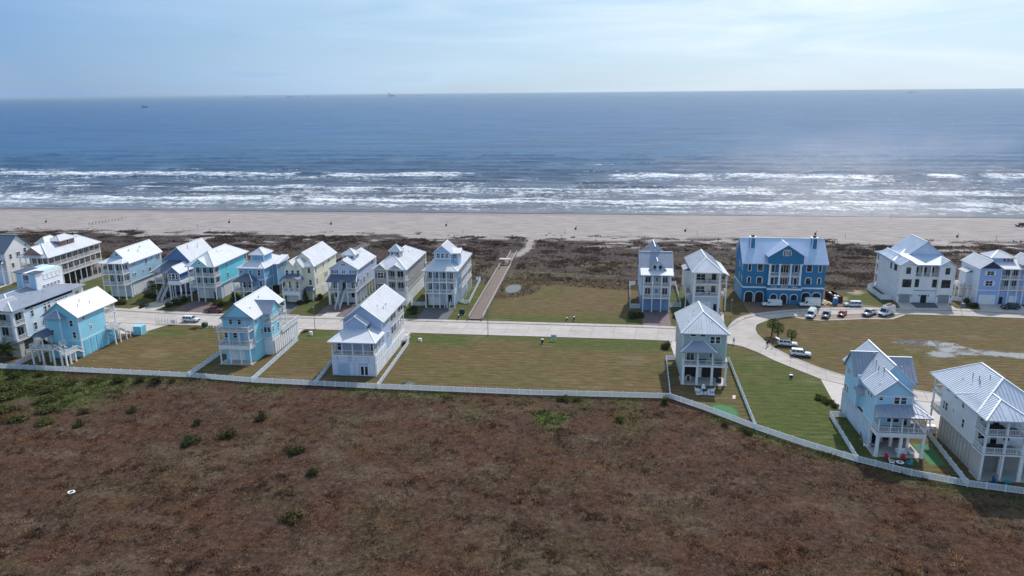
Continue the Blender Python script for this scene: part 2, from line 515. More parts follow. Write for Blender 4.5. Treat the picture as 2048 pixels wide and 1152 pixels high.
# dunes and beach
def dune_masks(x, y):
    b = fbm(x / 16, y / 7, 91, 4)
    front = 318 + 9 * (fbm(x / 30, y * 0, 93, 3) - 0.5) + 5 * (b - 0.5)
    solid = sstep(front + 3, front - 3, y)
    patchy = sstep(0.52, 0.60, fbm(x / 9, y / 5, 95, 4)) * sstep(334, 322, y)
    holes = sstep(0.62, 0.70, fbm(x / 12, y / 3.5, 97, 4)) * sstep(296, 308, y)
    scrub = np.clip(np.maximum(solid * (1 - holes), patchy), 0, 1)
    pc = -33 + 0.16 * (y - 284) + 1.8 * np.sin((y - 284) / 9)          # sandy path from the boardwalk
    path = sstep(2.6, 1.2, np.abs(x - pc)) * sstep(282, 286, y)
    scrub = scrub * (1 - path)
    return scrub


def dune_z(x, y):
    hump = sstep(243, 262, y) * sstep(345, 318, y)
    z = hump * (1.5 * (fbm(x / 20, y / 9, 101, 4) - 0.42)) + 0.02
    z = z + 0.05 * (fbm(x / 5, y / 5, 103, 3) - 0.5)
    flat = sstep(-40, -36, x) * sstep(26, 24, x) * sstep(262, 252, y)
    return z * (1 - 0.7 * flat) - 0.75 * sstep(372, 404, y)


kd = NM('dune_and_beach_sand', 0.92, 0.15)
p = kd.pos()
nb = kd.noise(p, 0.55, 6, 0.68)
nc = kd.noise(kd.mapv(p, (0.10, 0.6, 1)), 1.0, 5, 0.65)
sand = kd.ramp(nc, [(0.32, L(122, 115, 113)), (0.5, L(146, 138, 135)), (0.68, L(166, 157, 153))])
wet = kd.ramp(nc, [(0.3, L(104, 94, 94)), (0.7, L(128, 116, 114))])
sand = kd.mix(kd.attr('wet'), sand, wet)
trk = kd.new('TexWave'); trk.wave_type = 'BANDS'; trk.bands_direction = 'Y'; trk.inputs['Scale'].default_value = 0.11
trk.inputs['Distortion'].default_value = 9.0; trk.inputs['Detail'].default_value = 3; trk.inputs['Detail Scale'].default_value = 0.3
kd.ln(kd.mapv(p, (0.16, 1, 1)), trk.inputs['Vector'])
sand = kd.mix(kd.math('MULTIPLY', kd.ramp(trk.outputs[1], [(0.0, (0.5, 0.5, 0.5)), (0.08, (0, 0, 0))]), kd.attr('track')), sand, L(140, 128, 122))
scr = kd.ramp(nb, [(0.3, L(40, 33, 34)), (0.5, L(66, 55, 53)), (0.7, L(92, 79, 71))])
olv = kd.ramp(nb, [(0.3, L(54, 50, 34)), (0.7, L(112, 104, 68))])
scr = kd.mix(kd.attr('olive'), scr, olv)
kd.color(kd.mix(kd.attr('scrub'), sand, scr))
kd.ln(kd.ramp(kd.attr('wet'), [(0.0, (0.92,) * 3), (1.0, (0.45,) * 3)]), kd.b.inputs['Roughness'])
kd.bump(nb, 0.8, 0.35)
M_sand = kd.m
dx, dy = np.meshgrid(np.arange(-470, 361, 1.3), np.arange(240, 409, 1.1))
sc = dune_masks(dx, dy)
olive = 0.5 * sstep(0.45, 0.62, fbm(dx / 18, dy / 8, 107, 4)) * sstep(300, 270, dy)
wetm = sstep(378, 398, dy + 5 * (fbm(dx / 40, dy / 10, 109, 3) - 0.5))
track = sstep(334, 342, dy) * sstep(380, 372, dy) * sstep(0.45, 0.65, fbm(dx / 40, dy / 12, 111, 3))
props(link('beach', gridmesh('beach', dx, dy, dune_z(dx, dy), M_sand, {'scrub': sc, 'olive': olive, 'wet': wetm, 'track': track})), kind='structure')

ks = NM('dune_scrub_leaves', 0.9, 0.1)
t_ = ks.attr('tint')
c0 = ks.mix(ks.attr('olive'), ks.ramp(t_, [(0, L(60, 50, 50)), (0.6, L(90, 76, 70)), (1, L(120, 104, 94))]), ks.ramp(t_, [(0, L(76, 70, 54)), (1, L(128, 120, 88))]))
translucent(ks, c0, 0.35)
N = 95000
sx = RNG.uniform(-330, 235, N); sy = 246 + (334 - 246) * RNG.uniform(0, 1, N)
m = dune_masks(sx, sy) * (0.35 + 0.65 * sstep(0.38, 0.6, fbm(sx / 7, sy / 5, 115, 3)))
ok = (RNG.uniform(0, 1, N) < m) & ~((sx > -39) & (sx < -29.5) & (sy < 292)) & ~((sx > -30) & (sx < 28) & (sy < 243))
sx, sy = sx[ok], sy[ok]
bigs = sstep(0.42, 0.68, fbm(sx / 9, sy / 5, 117, 3))
ol = np.clip(0.45 * sstep(0.45, 0.62, fbm(sx / 18, sy / 8, 107, 4)) * sstep(300, 270, sy) + RNG.normal(0, .15, len(sx)), 0, 1)
me = tufts('dune_scrub', sx, sy, dune_z(sx, sy), 0.5 + 0.6 * bigs, 0.22 + 0.55 * bigs, 5, ks.m, {'olive': ol}, 0.6, 0.7)
props(link('dune_scrub', me), 'dark brown low scrub covering the dunes behind the houses', 'scrub', kind='stuff')

# ------------------------------------------------------------------ sea
kw = NM('sea_water', 0.16, 0.5)
p = kw.pos()
sepy = kw.new('SeparateXYZ'); kw.ln(p, sepy.inputs[0])
near = kw.ramp(kw.math('MULTIPLY', kw.math('SUBTRACT', sepy.outputs[1], 400), 1 / 900.0, True), [(0.0, L(106, 108, 116)), (0.2, L(52, 78, 104)), (0.5, L(12, 76, 118)), (1.0, L(4, 76, 124))])
wave_shade = kw.noise(kw.mapv(p, (0.016, 0.09, 1)), 1.0, 5, 0.65)
near = kw.mix(kw.ramp(wave_shade, [(0.48, (0, 0, 0)), (0.66, (0.7, 0.7, 0.7))]), near, L(36, 54, 82))  # shade of the wave faces painted into the water colour as dark streaks
streak = kw.noise(kw.mapv(p, (0.007, 0.026, 1)), 1.0, 9, 0.80)
near = kw.mix(1.0, near, kw.ramp(streak, [(0.36, (0.72, 0.77, 0.82)), (0.5, (1, 1, 1)), (0.64, (1.35, 1.26, 1.18))]), 'MULTIPLY')
fo = kw.attr('foam')
fn = kw.noise(kw.mapv(p, (0.30, 0.26, 1)), 1.0, 6, 0.72)
fn2 = kw.noise(kw.mapv(p, (0.05, 0.12, 1)), 1.0, 4, 0.6)
fr = kw.math('ADD', kw.math('MULTIPLY', kw.math('SUBTRACT', fn, 0.5), 1.9), kw.math('MULTIPLY', kw.math('SUBTRACT', fn2, 0.5), 1.2))
fm = kw.ramp(kw.math('ADD', fo, fr), [(0.30, (0, 0, 0)), (0.92, (1, 1, 1))])
fm = kw.math('MULTIPLY', fm, kw.ramp(fo, [(0.03, (0, 0, 0)), (0.22, (1, 1, 1))]))
h1 = kw.noise(kw.mapv(p, (0.045, 0.13, 1)), 1.0, 4, 0.6)
h2 = kw.noise(kw.mapv(p, (0.5, 0.9, 1)), 1.0, 3, 0.6)
hh = kw.math('ADD', h1, kw.math('MULTIPLY', h2, 0.24))
bmp = kw.bump(hh, 1.0, 1.7)
fre = kw.new('Fresnel'); fre.inputs['IOR'].default_value = 1.33; kw.ln(bmp.outputs[0], fre.inputs['Normal'])
ff = kw.math('MULTIPLY', fre.outputs[0], kw.ramp(streak, [(0.36, (0.48,) * 3), (0.64, (0.64,) * 3)]))
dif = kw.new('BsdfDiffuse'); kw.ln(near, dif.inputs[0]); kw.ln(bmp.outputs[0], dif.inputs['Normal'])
glo = kw.new('BsdfGlossy'); glo.inputs['Roughness'].default_value = 0.07; glo.inputs[0].default_value = (1, 1, 1, 1); kw.ln(bmp.outputs[0], glo.inputs['Normal'])
foa = kw.new('BsdfDiffuse'); foa.inputs[0].default_value = (0.78, 0.80, 0.82, 1)
mx1 = kw.new('MixShader'); kw.ln(ff, mx1.inputs[0]); kw.ln(dif.outputs[0], mx1.inputs[1]); kw.ln(glo.outputs[0], mx1.inputs[2])
mx2 = kw.new('MixShader'); kw.ln(fm, mx2.inputs[0]); kw.ln(mx1.outputs[0], mx2.inputs[1]); kw.ln(foa.outputs[0], mx2.inputs[2])
kw.ln(mx2.outputs[0], kw.n['Material Output'].inputs[0])
M_sea = kw.m
wx, wy = np.meshgrid(np.arange(-640, 501, 2.2), np.concatenate([np.arange(396, 640, 1.0), np.arange(640, 900, 2.6)]))
s_ = wy - 400
warp = 16 * (fbm(wx / 90, wy / 120, 121, 3) - 0.5) + 5 * (fbm(wx / 22, wy / 30, 123, 3) - 0.5)
ph = (s_ + warp) / (17 + 0.03 * s_)
cr = ph - np.floor(ph)
crest = np.exp(-((cr - 0.5) / 0.13) ** 2)
amp = 1.45 * sstep(0, 60, s_) * sstep(495, 330, s_) * sstep(0.30, 0.66, fbm(wx / 34, wy / 9, 127, 3))
chop = 0.35 * (fbm(wx / 9, wy / 4.5, 129, 4) - 0.5) * sstep(0, 40, s_) * sstep(495, 400, s_)
wz = -0.45 + amp * crest + chop
foam = np.zeros_like(wx)
for (y0, wd, inten, thr, sd) in ((8, 3.5, .6, .28, 1), (26, 9, .75, .36, 2), (47, 13, 1.0, .33, 3), (66, 10, .7, .40, 4), (122, 10, .6, .46, 11), (160, 12, .55, .5, 12), (86, 13, .80, .42, 5), (104, 20, 1.0, .34, 6), (138, 12, .55, .52, 7), (196, 24, 1.0, .37, 8), (232, 12, .5, .58, 9), (292, 12, .5, .64, 10)):
    wob = 14 * (fbm(wx / 70, wy * 0 + sd, 140 + sd, 3) - 0.5) * (0.4 + y0 / 150)
    d = s_ - (y0 + wob)
    b = np.where(d > 0, np.exp(-(d / (wd * 0.25)) ** 2), np.exp(-(np.abs(d) / (wd * 1.7)) ** 1.4))
    al = 0.12 + 0.88 * sstep(thr - 0.16, thr + 0.16, fbm(wx / 45 + sd * 7, wy * 0 + sd * 3, 160 + sd, 4))
    foam = np.maximum(foam, .63 * inten * b * al)
foam = np.maximum(foam, 0.27 * sstep(170, 20, s_) * sstep(2, 12, s_) * sstep(0.42, 0.62, fbm(wx / 24, wy / 7, 181, 4)))
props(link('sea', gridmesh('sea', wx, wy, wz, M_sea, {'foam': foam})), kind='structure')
mb = MB()
mb.add([(-52000, 890, -0.475), (52000, 890, -0.475), (52000, 52000, -0.475), (-52000, 52000, -0.475)], [(0, 1, 2, 3)])
mb.add([(-52000, 396, -0.46), (-639, 396, -0.46), (-639, 899, -0.46), (-52000, 899, -0.46)], [(0, 1, 2, 3)])
mb.add([(500, 396, -0.46), (52000, 396, -0.46), (52000, 899, -0.46), (500, 899, -0.46)], [(0, 1, 2, 3)])
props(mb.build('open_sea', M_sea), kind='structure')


# ------------------------------------------------------------------ air
hz = MB().box(-54000, -1600, -2.0, 54000, 54000, 64.5).build('haze', bpy.data.materials.new('sea_haze'))
hz['kind'] = 'stuff'
hm = hz.data.materials[0]; hm.use_nodes = True; hm.node_tree.nodes.clear()
ho = hm.node_tree.nodes.new('ShaderNodeOutputMaterial'); hv = hm.node_tree.nodes.new('ShaderNodeVolumePrincipled')
hv.inputs['Color'].default_value = (0.46, 0.58, 0.72, 1); hv.inputs['Density'].default_value = 4.2e-5; hv.inputs['Anisotropy'].default_value = 0.2
hm.node_tree.links.new(hv.outputs[0], ho.inputs['Volume'])


# ------------------------------------------------------------------ paved surfaces
kr = NM('road_concrete', 0.9, 0.15)
p = kr.pos()
n1 = kr.noise(p, 0.25, 5, 0.6); n2 = kr.noise(p, 3.0, 4, 0.7)
c0 = kr.ramp(n1, [(0.3, L(160, 152, 148)), (0.7, L(184, 175, 169))])
c0 = kr.mix(kr.ramp(n2, [(0.55, (0, 0, 0)), (0.8, (0.3, 0.3, 0.3))]), c0, L(140, 131, 126))
oi = kr.new('ObjectInfo')
c0 = kr.mix(0.28, c0, kr.ramp(oi.outputs['Random'], [(0, L(156, 148, 143)), (1, L(188, 179, 173))]))
stn = kr.noise(kr.mapv(p, (0.05, 0.9, 1)), 1.0, 5, 0.7)
c0 = kr.mix(kr.ramp(stn, [(0.52, (0, 0, 0)), (0.75, (0.4, 0.4, 0.4))]), c0, L(120, 111, 106))
crk = kr.new('TexVoronoi'); crk.feature = 'DISTANCE_TO_EDGE'; crk.inputs['Scale'].default_value = 0.16; kr.ln(p, crk.inputs['Vector'])
c0 = kr.mix(kr.ramp(crk.outputs[0], [(0.0, (0.22, 0.22, 0.22)), (0.012, (0, 0, 0))]), c0, L(110, 100, 94))
kr.color(c0)
M_road = kr.m
M_kerb = plain('kerb_concrete', L(178, 170, 165), 0.85, 0.1)
M_gutter = plain('gutter_concrete', L(128, 118, 114), 0.9, 0.15)
M_joint = plain('road_joint', L(120, 110, 104), 0.95, 0.1)


def sheet(name, pts, z, mat, parent=None, th=None):
    """flat polygon; th gives it a thickness below z"""
    bm = bmesh.new()
    vs = [bm.verts.new((x, y, z)) for x, y in pts]
    f = bm.faces.new(vs)
    if f.normal.z < 0: f.normal_flip()
    f.normal_update()
    if f.normal.z < 0: f.normal_flip()
    if th:
        r = bmesh.ops.extrude_face_region(bm, geom=[f])
        for g in r['geom']:
            if isinstance(g, bmesh.types.BMVert): g.co.z = z
        for v in vs: v.co.z = z - th
        bmesh.ops.recalc_face_normals(bm, faces=bm.faces)
    bmesh.ops.triangulate(bm, faces=[q for q in bm.faces if len(q.verts) > 4])
    me = bpy.data.meshes.new(name); bm.to_mesh(me); bm.free()
    me.materials.append(mat)
    return link(name, me, parent)


def lerp_line(pts, s):
    d = [0]
    for a, b in zip(pts, pts[1:]): d.append(d[-1] + hypot(b[0] - a[0], b[1] - a[1]))
    return [tuple(np.interp(np.array(s) * d[-1], d, [q[i] for q in pts])[j] for i in (0, 1)) for j in range(len(s))]


def slabs(parent, A, B, n, lanes, z, joint=0.05, name='slab'):
    """concrete slabs laid between edge lines A and B, n along the road, lanes across"""
    s = np.linspace(0, 1, n + 1)
    a, b = lerp_line(A, s), lerp_line(B, s)
    for i in range(n):
        for j in range(lanes):
            q = []
            for k, t in ((i, j), (i + 1, j), (i + 1, j + 1), (i, j + 1)):
                w = t / lanes
                q.append(Vector((a[k][0] * (1 - w) + b[k][0] * w, a[k][1] * (1 - w) + b[k][1] * w)))
            c = sum(q, Vector((0, 0))) / 4
            q = [c + (v - c) * (1 - joint / max(0.5, (v - c).length)) for v in q]
            o = sheet(name, [(v.x, v.y) for v in q], z, M_road, parent, 0.05)


def kerb(name, A, w, parent, mat=M_kerb, z=0.14):
    m = MB()
    for p, q in zip(A, A[1:]):
        m.beam((p[0], p[1], z - 0.12), (q[0], q[1], z - 0.12), w, 0.24)
    return m.build(name, mat, parent)


NEAR = [(-270, 189), (-160, 188.2), (-125, 187.3), (-105, 187.2), (-42, 186.1), (12, 186.0), (33.8, 184.9)]
CURB = [(-270, 203), (-160, 200.6), (-146, 199.2), (-125, 197.2), (-105, 196.6), (-44, 196.5), (13, 196.3), (35, 195.2)]
SIDE = [(-270, 205), (-160, 202.8), (-146, 201.6), (-125, 199.4), (-105, 198.5), (-44, 198.4), (13, 198.3), (35, 197.2)]
road = props(sheet('road', NEAR + CURB[::-1], 0.035, M_joint), kind='structure')
slabs(road, NEAR, CURB, 52, 2, 0.06)
kerb('kerb', NEAR, 0.3, road)
kerb('kerb', CURB, 0.25, road, M_gutter, 0.13)
fp = props(sheet('pavement', CURB + SIDE[::-1], 0.10, M_joint), kind='structure')
slabs(fp, [(x, y + .15) for x, y in CURB], SIDE, 70, 1, 0.15)
# the loop beyond the junction
ILL = [(33.8, 184.9), (37.3, 183.3), (40.6, 178.7), (43.3, 173.2), (50.9, 162.0), (60, 155.6), (67.4, 151.4), (72, 150.2), (120, 144)]
ILU = [(43.4, 196.5), (43.2, 193.0), (44.2, 186.2), (45.5, 181.5), (48.0, 176.1), (52.7, 168.8), (56.8, 164.4), (69.5, 156.9), (74, 155.4), (122, 149)]
loop = props(sheet('road', ILL + ILU[::-1], 0.036, M_joint), kind='structure')
slabs(loop, ILL, ILU, 20, 2, 0.062)
kerb('kerb', ILL, 0.3, loop); kerb('kerb', ILU, 0.3, loop)
NU = [(35, 195.2), (39.2, 202.5), (42.4, 207.2), (45.3, 209.7), (50.7, 212.7), (56.5, 215.2), (66, 217.8), (77, 219.6), (88, 219.6), (105, 220.8), (124, 218.6), (240, 208)]
NL = [(43.4, 196.5), (43.6, 199.2), (44.9, 202.0), (47.6, 205.1), (51.6, 208.5), (56.2, 210.6), (67.7, 213.2), (77.1, 215.0), (89.1, 215.6), (105, 215.4), (121, 214.4), (236, 203)]
NS = [(36.0, 197.2), (38.5, 204.0), (41.6, 209.1), (44.9, 211.7), (48.4, 213.6), (57.0, 217.3), (67.4, 220.1), (78, 221.9), (88.3, 221.8), (105.4, 223.0), (124, 220.8), (240, 210.4)]
nroad = props(sheet('road', NL + NU[::-1], 0.037, M_joint), kind='structure')
slabs(nroad, NL, NU, 34, 1, 0.063)
kerb('kerb', NL, 0.3, nroad); kerb('kerb', NU, 0.25, nroad, M_gutter, 0.13)
nf_ = props(sheet('pavement', NU + NS[::-1], 0.101, M_joint), kind='structure')
slabs(nf_, NU, NS, 44, 1, 0.15)
jn = props(sheet('road', [(33.8, 184.9), (44.0, 186.5), (43.2, 193), (43.4, 196.7), (35, 195.3)], 0.066, M_road), kind='structure')
# gravel parking strip with a concrete edge inside the loop
M_grav = plain('parking_gravel', L(140, 122, 108), 0.95, 0.3, 1.6)
props(sheet('parking_strip', [(56.4, 210.6), (59.4, 208.5), (63.5, 207.7), (69.2, 208.7), (75.5, 210.2), (83.8, 210.8), (89.1, 215.5), (77, 214.9), (67.7, 213.0)], 0.045, M_grav), kind='structure')
bk = MB()
for p_, q_ in zip([(56.4, 210.3), (59.4, 208.2), (63.5, 207.4), (69.2, 208.4), (75.5, 209.9), (83.8, 210.4)], [(59.4, 208.2), (63.5, 207.4), (69.2, 208.4), (75.5, 209.9), (83.8, 210.4), (89.1, 215.2)]):
    bk.beam((*p_, 0.04), (*q_, 0.04), 0.5, 0.14)
props(bk.build('pavement_edge', M_kerb), kind='structure')

# driveways
def drive(pts, mat, z=0.055):
    return props(sheet('driveway', pts, z, mat), kind='structure')


drive([(-141.8, 200.8), (-133.2, 199.9), (-131.0, 219), (-135, 219)], M_conc)
drive([(-127.2, 199.5), (-112.6, 198.7), (-118.4, 211.2), (-127.2, 211.2)], M_paver)
drive([(-97.2, 198.6), (-90.4, 198.5), (-91.0, 211.2), (-96.8, 211.2)], M_asph)
drive([(-82, 198.5), (-73.2, 198.5), (-73.0, 212), (-81.9, 212)], M_paver)
props(sheet('driveway', [(-80, 198.6), (-75.6, 198.6), (-75.6, 203.2), (-79.6, 203.2)], 0.07, M_conc), kind='structure')
drive([(-51.2, 198.5), (-42.2, 198.5), (-42.2, 211), (-51.2, 211)], M_asph)
drive([(13.4, 198.3), (21.2, 198.3), (21.8, 213.6), (13.9, 213.6)], M_paver)
drive([(28.6, 197.6), (35.4, 197.3), (37.6, 213), (28.8, 213)], M_conc)
drive([(90.4, 222.0), (95.2, 222.4), (95.6, 229.8), (92.0, 229.8)], M_conc)
drive([(101.6, 222.8), (106.6, 222.9), (106.6, 229.8), (102.8, 229.8)], M_conc)
drive([(95.2, 222.3), (101.6, 222.7), (102.8, 228.4), (95.6, 228.4)], M_asph, 0.058)
drive([(113.2, 221.9), (127, 220.5), (127, 229), (114.4, 229)], M_conc)
drive([(45.0, 211.7), (48.4, 213.7), (57, 217.4), (70, 220.6), (70, 225.2), (45.0, 225.2)], plain('packed_earth', L(112, 92, 78), 0.95, 0.25, 1.2))
drive([(49.6, 145.4), (56.5, 145.4), (56.5, 157.8), (50.9, 161.8)], M_conc)
drive([(64.6, 138), (70.6, 138), (71.5, 150.2), (66.2, 151.8)], M_conc)
drive([(-60, 180), (-50.4, 180), (-49.6, 186.0), (-60, 186.2)], M_conc)
drive([(-88, 181.5), (-80, 181.5), (-79.8, 186.4), (-88, 186.6)], M_conc)
drive([(-135, 177), (-124, 179), (-120.5, 187.2), (-135, 187.4)], M_conc)
drive([(19.8, 171), (28.6, 171), (30, 185.0), (19.4, 185.5)], M_conc)
drive([(-217, 203.6), (-201, 203.0), (-202.6, 227), (-215, 227)], M_conc)

# ------------------------------------------------------------------ houses
CACHE = {}


def cached(key, fn):
    if key not in CACHE: CACHE[key] = fn()
    return CACHE[key]


ROT = {'F': 0.0, 'R': pi / 2, 'L': -pi / 2, 'B': pi}


def rib_lines(poly, step):
    P = [Vector(q) for q in poly]
    n = Vector((0, 0, 0))
    for i in range(len(P)): n += (P[i] - P[0]).cross(P[(i + 1) % len(P)] - P[0])
    n.normalize()
    if n.z < 0: n = -n
    e = Vector((0, 0, 1)).cross(n)
    if e.length < 1e-4: return n, []
    e.normalize(); d = n.cross(e); o = P[0]
    Q = [((q - o).dot(e), (q - o).dot(d)) for q in P]
    lo, hi = min(q[0] for q in Q), max(q[0] for q in Q)
    k = max(1, int(round((hi - lo) / step)))
    out = []
    for i in range(1, k):
        s = lo + (hi - lo) * i / k; ts = []
        for (a, b), (c, f) in zip(Q, Q[1:] + Q[:1]):
            if (a - s) * (c - s) < 0: ts.append(b + (f - b) * (s - a) / (c - a))
        if len(ts) >= 2 and max(ts) - min(ts) > 0.3:
            out.append((o + e * s + d * min(ts), o + e * s + d * max(ts)))
    return n, out


class House:
    def __init__(s, name, x, y, label, wall, trim=None, roof=None, cat='house'):
        s.o = Vector((x, y, 0))
        s.e = empty(name, (x, y, 0), 0, label, cat)
        s.wm, s.tm, s.rm = wall, trim or M_white, roof or M_roof

    def p(s, x, y, z=0.0): return (x - s.o.x, y - s.o.y, z)

    def bx(s, name, x0, y0, z0, x1, y1, z1, mat=None, parent=None):
        m = MB(); m.box(x0 - s.o.x, y0 - s.o.y, z0, x1 - s.o.x, y1 - s.o.y, z1)
        return m.build(name, mat or s.wm, parent or s.e)

    def wall(s, x0, y0, z0, x1, y1, z1, mat=None, trim=True, bands=()):
        w = s.bx('wall', x0, y0, z0, x1, y1, z1, mat)
        X0, Y0, X1, Y1 = x0 - s.o.x, y0 - s.o.y, x1 - s.o.x, y1 - s.o.y
        t, d = 0.16, 0.025
        if trim:
            hh = round(z1 - z0 - .02, 3)
            me = cached(('cb', hh, s.tm.name), lambda: MB().box(-.0925, -.0925, 0, .0925, .0925, hh).mesh('corner_board', s.tm))
            for cx, sx in ((X0, 1), (X1, -1)):
                for cy, sy in ((Y0, 1), (Y1, -1)):
                    link('corner_board', me, w, (cx + sx * (t - d) / 2, cy + sy * (t - d) / 2, z0 + .01))
        for z in bands:
            MB().box(X0 - d * 1.6, Y0 - d * 1.6, z, X1 + d * 1.6, Y1 + d * 1.6, z + 0.22).build('band', s.tm, w)
        return w

    def roof(s, polys, caps=(), mat=None, th=0.2, step=0.6, name='roof'):
        m = MB()
        mat = mat or s.rm
        for poly in polys:
            P = [Vector(s.p(*q)) for q in poly]
            n, ribs = rib_lines(P, step)
            k = len(P)
            m.add(P + [q - Vector((0, 0, th)) for q in P], [tuple(range(k)), tuple(range(2 * k - 1, k - 1, -1))] + [(i, k + i, k + (i + 1) % k, (i + 1) % k) for i in range(k)])
            for a, b in ribs: m.beam(a + n * 0.03, b + n * 0.03, 0.055, 0.06)
        r = m.build(name, mat, s.e)
        for a, b in caps:
            a, b = Vector(s.p(*a)), Vector(s.p(*b)); MB().beam(a + Vector((0, 0, .04)), b + Vector((0, 0, .04)), 0.26, 0.09).build('ridge_cap', M_white, r)
        return r

    def gable(s, x0, y0, x1, y1, ze, zr, axis='y', ov=0.5, gov=0.45, mat=None, wall=None, ends='fb', rx=None):
        if axis == 'y':
            xm = (x0 + x1) / 2 if rx is None else rx
            kl_, kr_ = (zr - ze) / (xm - x0), (zr - ze) / (x1 - xm)
            a0, a1 = y0 - gov, y1 + gov
            zt = 0.22
            r = s.roof([[(x0 - ov, a0, ze - ov * kl_ + zt), (xm, a0, zr + zt), (xm, a1, zr + zt), (x0 - ov, a1, ze - ov * kl_ + zt)],
                        [(x1 + ov, a0, ze - ov * kr_ + zt), (x1 + ov, a1, ze - ov * kr_ + zt), (xm, a1, zr + zt), (xm, a0, zr + zt)]],
                       [((xm, a0, zr + zt), (xm, a1, zr + zt))], mat)
            for t, yy in (('f', y0), ('b', y1)):
                if t in ends:
                    m = MB(); q = 0.12 if t == 'f' else -0.12
                    m.prism([(x0 - s.o.x, ze - .01), (x1 - s.o.x, ze - .01), (xm - s.o.x, zr)], 'y', yy - s.o.y, yy + q - s.o.y)
                    m.build('gable_wall', wall or s.wm, s.e)
        else:
            ym = (y0 + y1) / 2 if rx is None else rx
            kf_, kb_ = (zr - ze) / (ym - y0), (zr - ze) / (y1 - ym)
            a0, a1 = x0 - gov, x1 + gov
            zt = 0.22
            r = s.roof([[(a0, y0 - ov, ze - ov * kf_ + zt), (a1, y0 - ov, ze - ov * kf_ + zt), (a1, ym, zr + zt), (a0, ym, zr + zt)],
                        [(a0, y1 + ov, ze - ov * kb_ + zt), (a0, ym, zr + zt), (a1, ym, zr + zt), (a1, y1 + ov, ze - ov * kb_ + zt)]],
                       [((a0, ym, zr + zt), (a1, ym, zr + zt))], mat)
            for t, xx in (('l', x0), ('r', x1)):
                if t in ends:
                    m = MB(); q = 0.12 if t == 'l' else -0.12
                    m.prism([(y0 - s.o.y, ze - .01), (y1 - s.o.y, ze - .01), (ym - s.o.y, zr)], 'x', xx - s.o.x, xx + q - s.o.x)
                    m.build('gable_wall', wall or s.wm, s.e)
        return r

    def hip(s, x0, y0, x1, y1, ze, zr, axis='y', a=None, b=None, ov=0.55, mat=None, rx=None):
        """hip roof, ridge along axis from a to b"""
        X0, Y0, X1, Y1 = x0 - ov, y0 - ov, x1 + ov, y1 + ov
        ze = ze + 0.08; zr = zr + 0.22
        if axis == 'y':
            xm = (x0 + x1) / 2 if rx is None else rx
            hw = (x1 - x0) / 2
            a = y0 + hw if a is None else a; b = y1 - hw if b is None else b
            A, B = (xm, a, zr), (xm, b, zr)
            pol = [[(X0, Y0, ze), (X1, Y0, ze), A], [(X1, Y0, ze), (X1, Y1, ze), B, A], [(X1, Y1, ze), (X0, Y1, ze), B], [(X0, Y1, ze), (X0, Y0, ze), A, B]]
            caps = [((X0, Y0, ze), A), ((X1, Y0, ze), A), (A, B), ((X1, Y1, ze), B), ((X0, Y1, ze), B)]
        else:
            ym = (y0 + y1) / 2 if rx is None else rx
            hw = (y1 - y0) / 2
            a = x0 + hw if a is None else a; b = x1 - hw if b is None else b
            A, B = (a, ym, zr), (b, ym, zr)
            pol = [[(X0, Y0, ze), (X1, Y0, ze), B, A], [(X1, Y0, ze), (X1, Y1, ze), B], [(X1, Y1, ze), (X0, Y1, ze), A, B], [(X0, Y1, ze), (X0, Y0, ze), A]]
            caps = [((X0, Y0, ze), A), ((X0, Y1, ze), A), (A, B), ((X1, Y0, ze), B), ((X1, Y1, ze), B)]
        if abs(a - b) < 0.05:
            pol = [[q for i, q in enumerate(P) if i == 0 or q != P[i - 1]] for P in pol]; caps = [c for c in caps if c[0] != c[1]]
        return s.roof(pol, caps, mat)

    def skirt(s, x0, y0, x1, yb, zl, zh, il=0.0, ir=0.0, mat=None, ov=0.4):
        """porch roof against a wall at yb: falls to the front, hipped at the sides by il / ir"""
        X0, X1, Y0 = x0 - ov, x1 + ov, y0 - ov
        A, B = (X0 + il, yb, zh), (X1 - ir, yb, zh)
        pol = [[(X0, Y0, zl), (X1, Y0, zl), B, A]]
        if il: pol.append([(X0, Y0, zl), A, (X0, yb, zl)])
        if ir: pol.append([(X1, Y0, zl), (X1, yb, zl), B])
        return s.roof(pol, [((X0, Y0, zl), A)] * bool(il) + [((X1, Y0, zl), B)] * bool(ir), mat)

    def win(s, f, plane, u, z, w=0.95, h=1.5, cols=1, rows=2, fm=None, pm=None, name='window'):
        def mk():
            m = MB(); t = 0.13
            m.box(-w / 2 - t, -0.07, -t, -w / 2, 0.01, h + t); m.box(w / 2, -0.07, -t, w / 2 + t, 0.01, h + t)
            m.box(-w / 2, -0.07, h, w / 2, 0.01, h + t); m.box(-w / 2, -0.09, -t, w / 2, 0.01, 0)
            for i in range(1, cols): m.box(-w / 2 + w * i / cols - .045, -0.055, 0, -w / 2 + w * i / cols + .045, 0.01, h)
            for i in range(1, rows):
                for c in range(cols): m.box(-w / 2 + w * c / cols + .045 * (c > 0), -0.05, h * i / rows - .035, -w / 2 + w * (c + 1) / cols - .045 * (c < cols - 1), 0.01, h * i / rows + .035)
            q = MB(); q.box(-w / 2, -0.025, 0, w / 2, 0.012, h)
            return m.mesh('window', fm or M_white), q.mesh('pane', pm or M_glass)
        a, b = cached(('w', w, h, cols, rows, (fm or M_white).name, (pm or M_glass).name), mk)
        loc = s.p(u, plane, z) if f in 'FB' else s.p(plane, u, z)
        o = link(name, a, s.e, loc, ROT[f])
        link('pane', b, o)
        return o

    def wins(s, f, plane, lst, **k):
        for q in lst: s.win(f, plane, *q, **k)

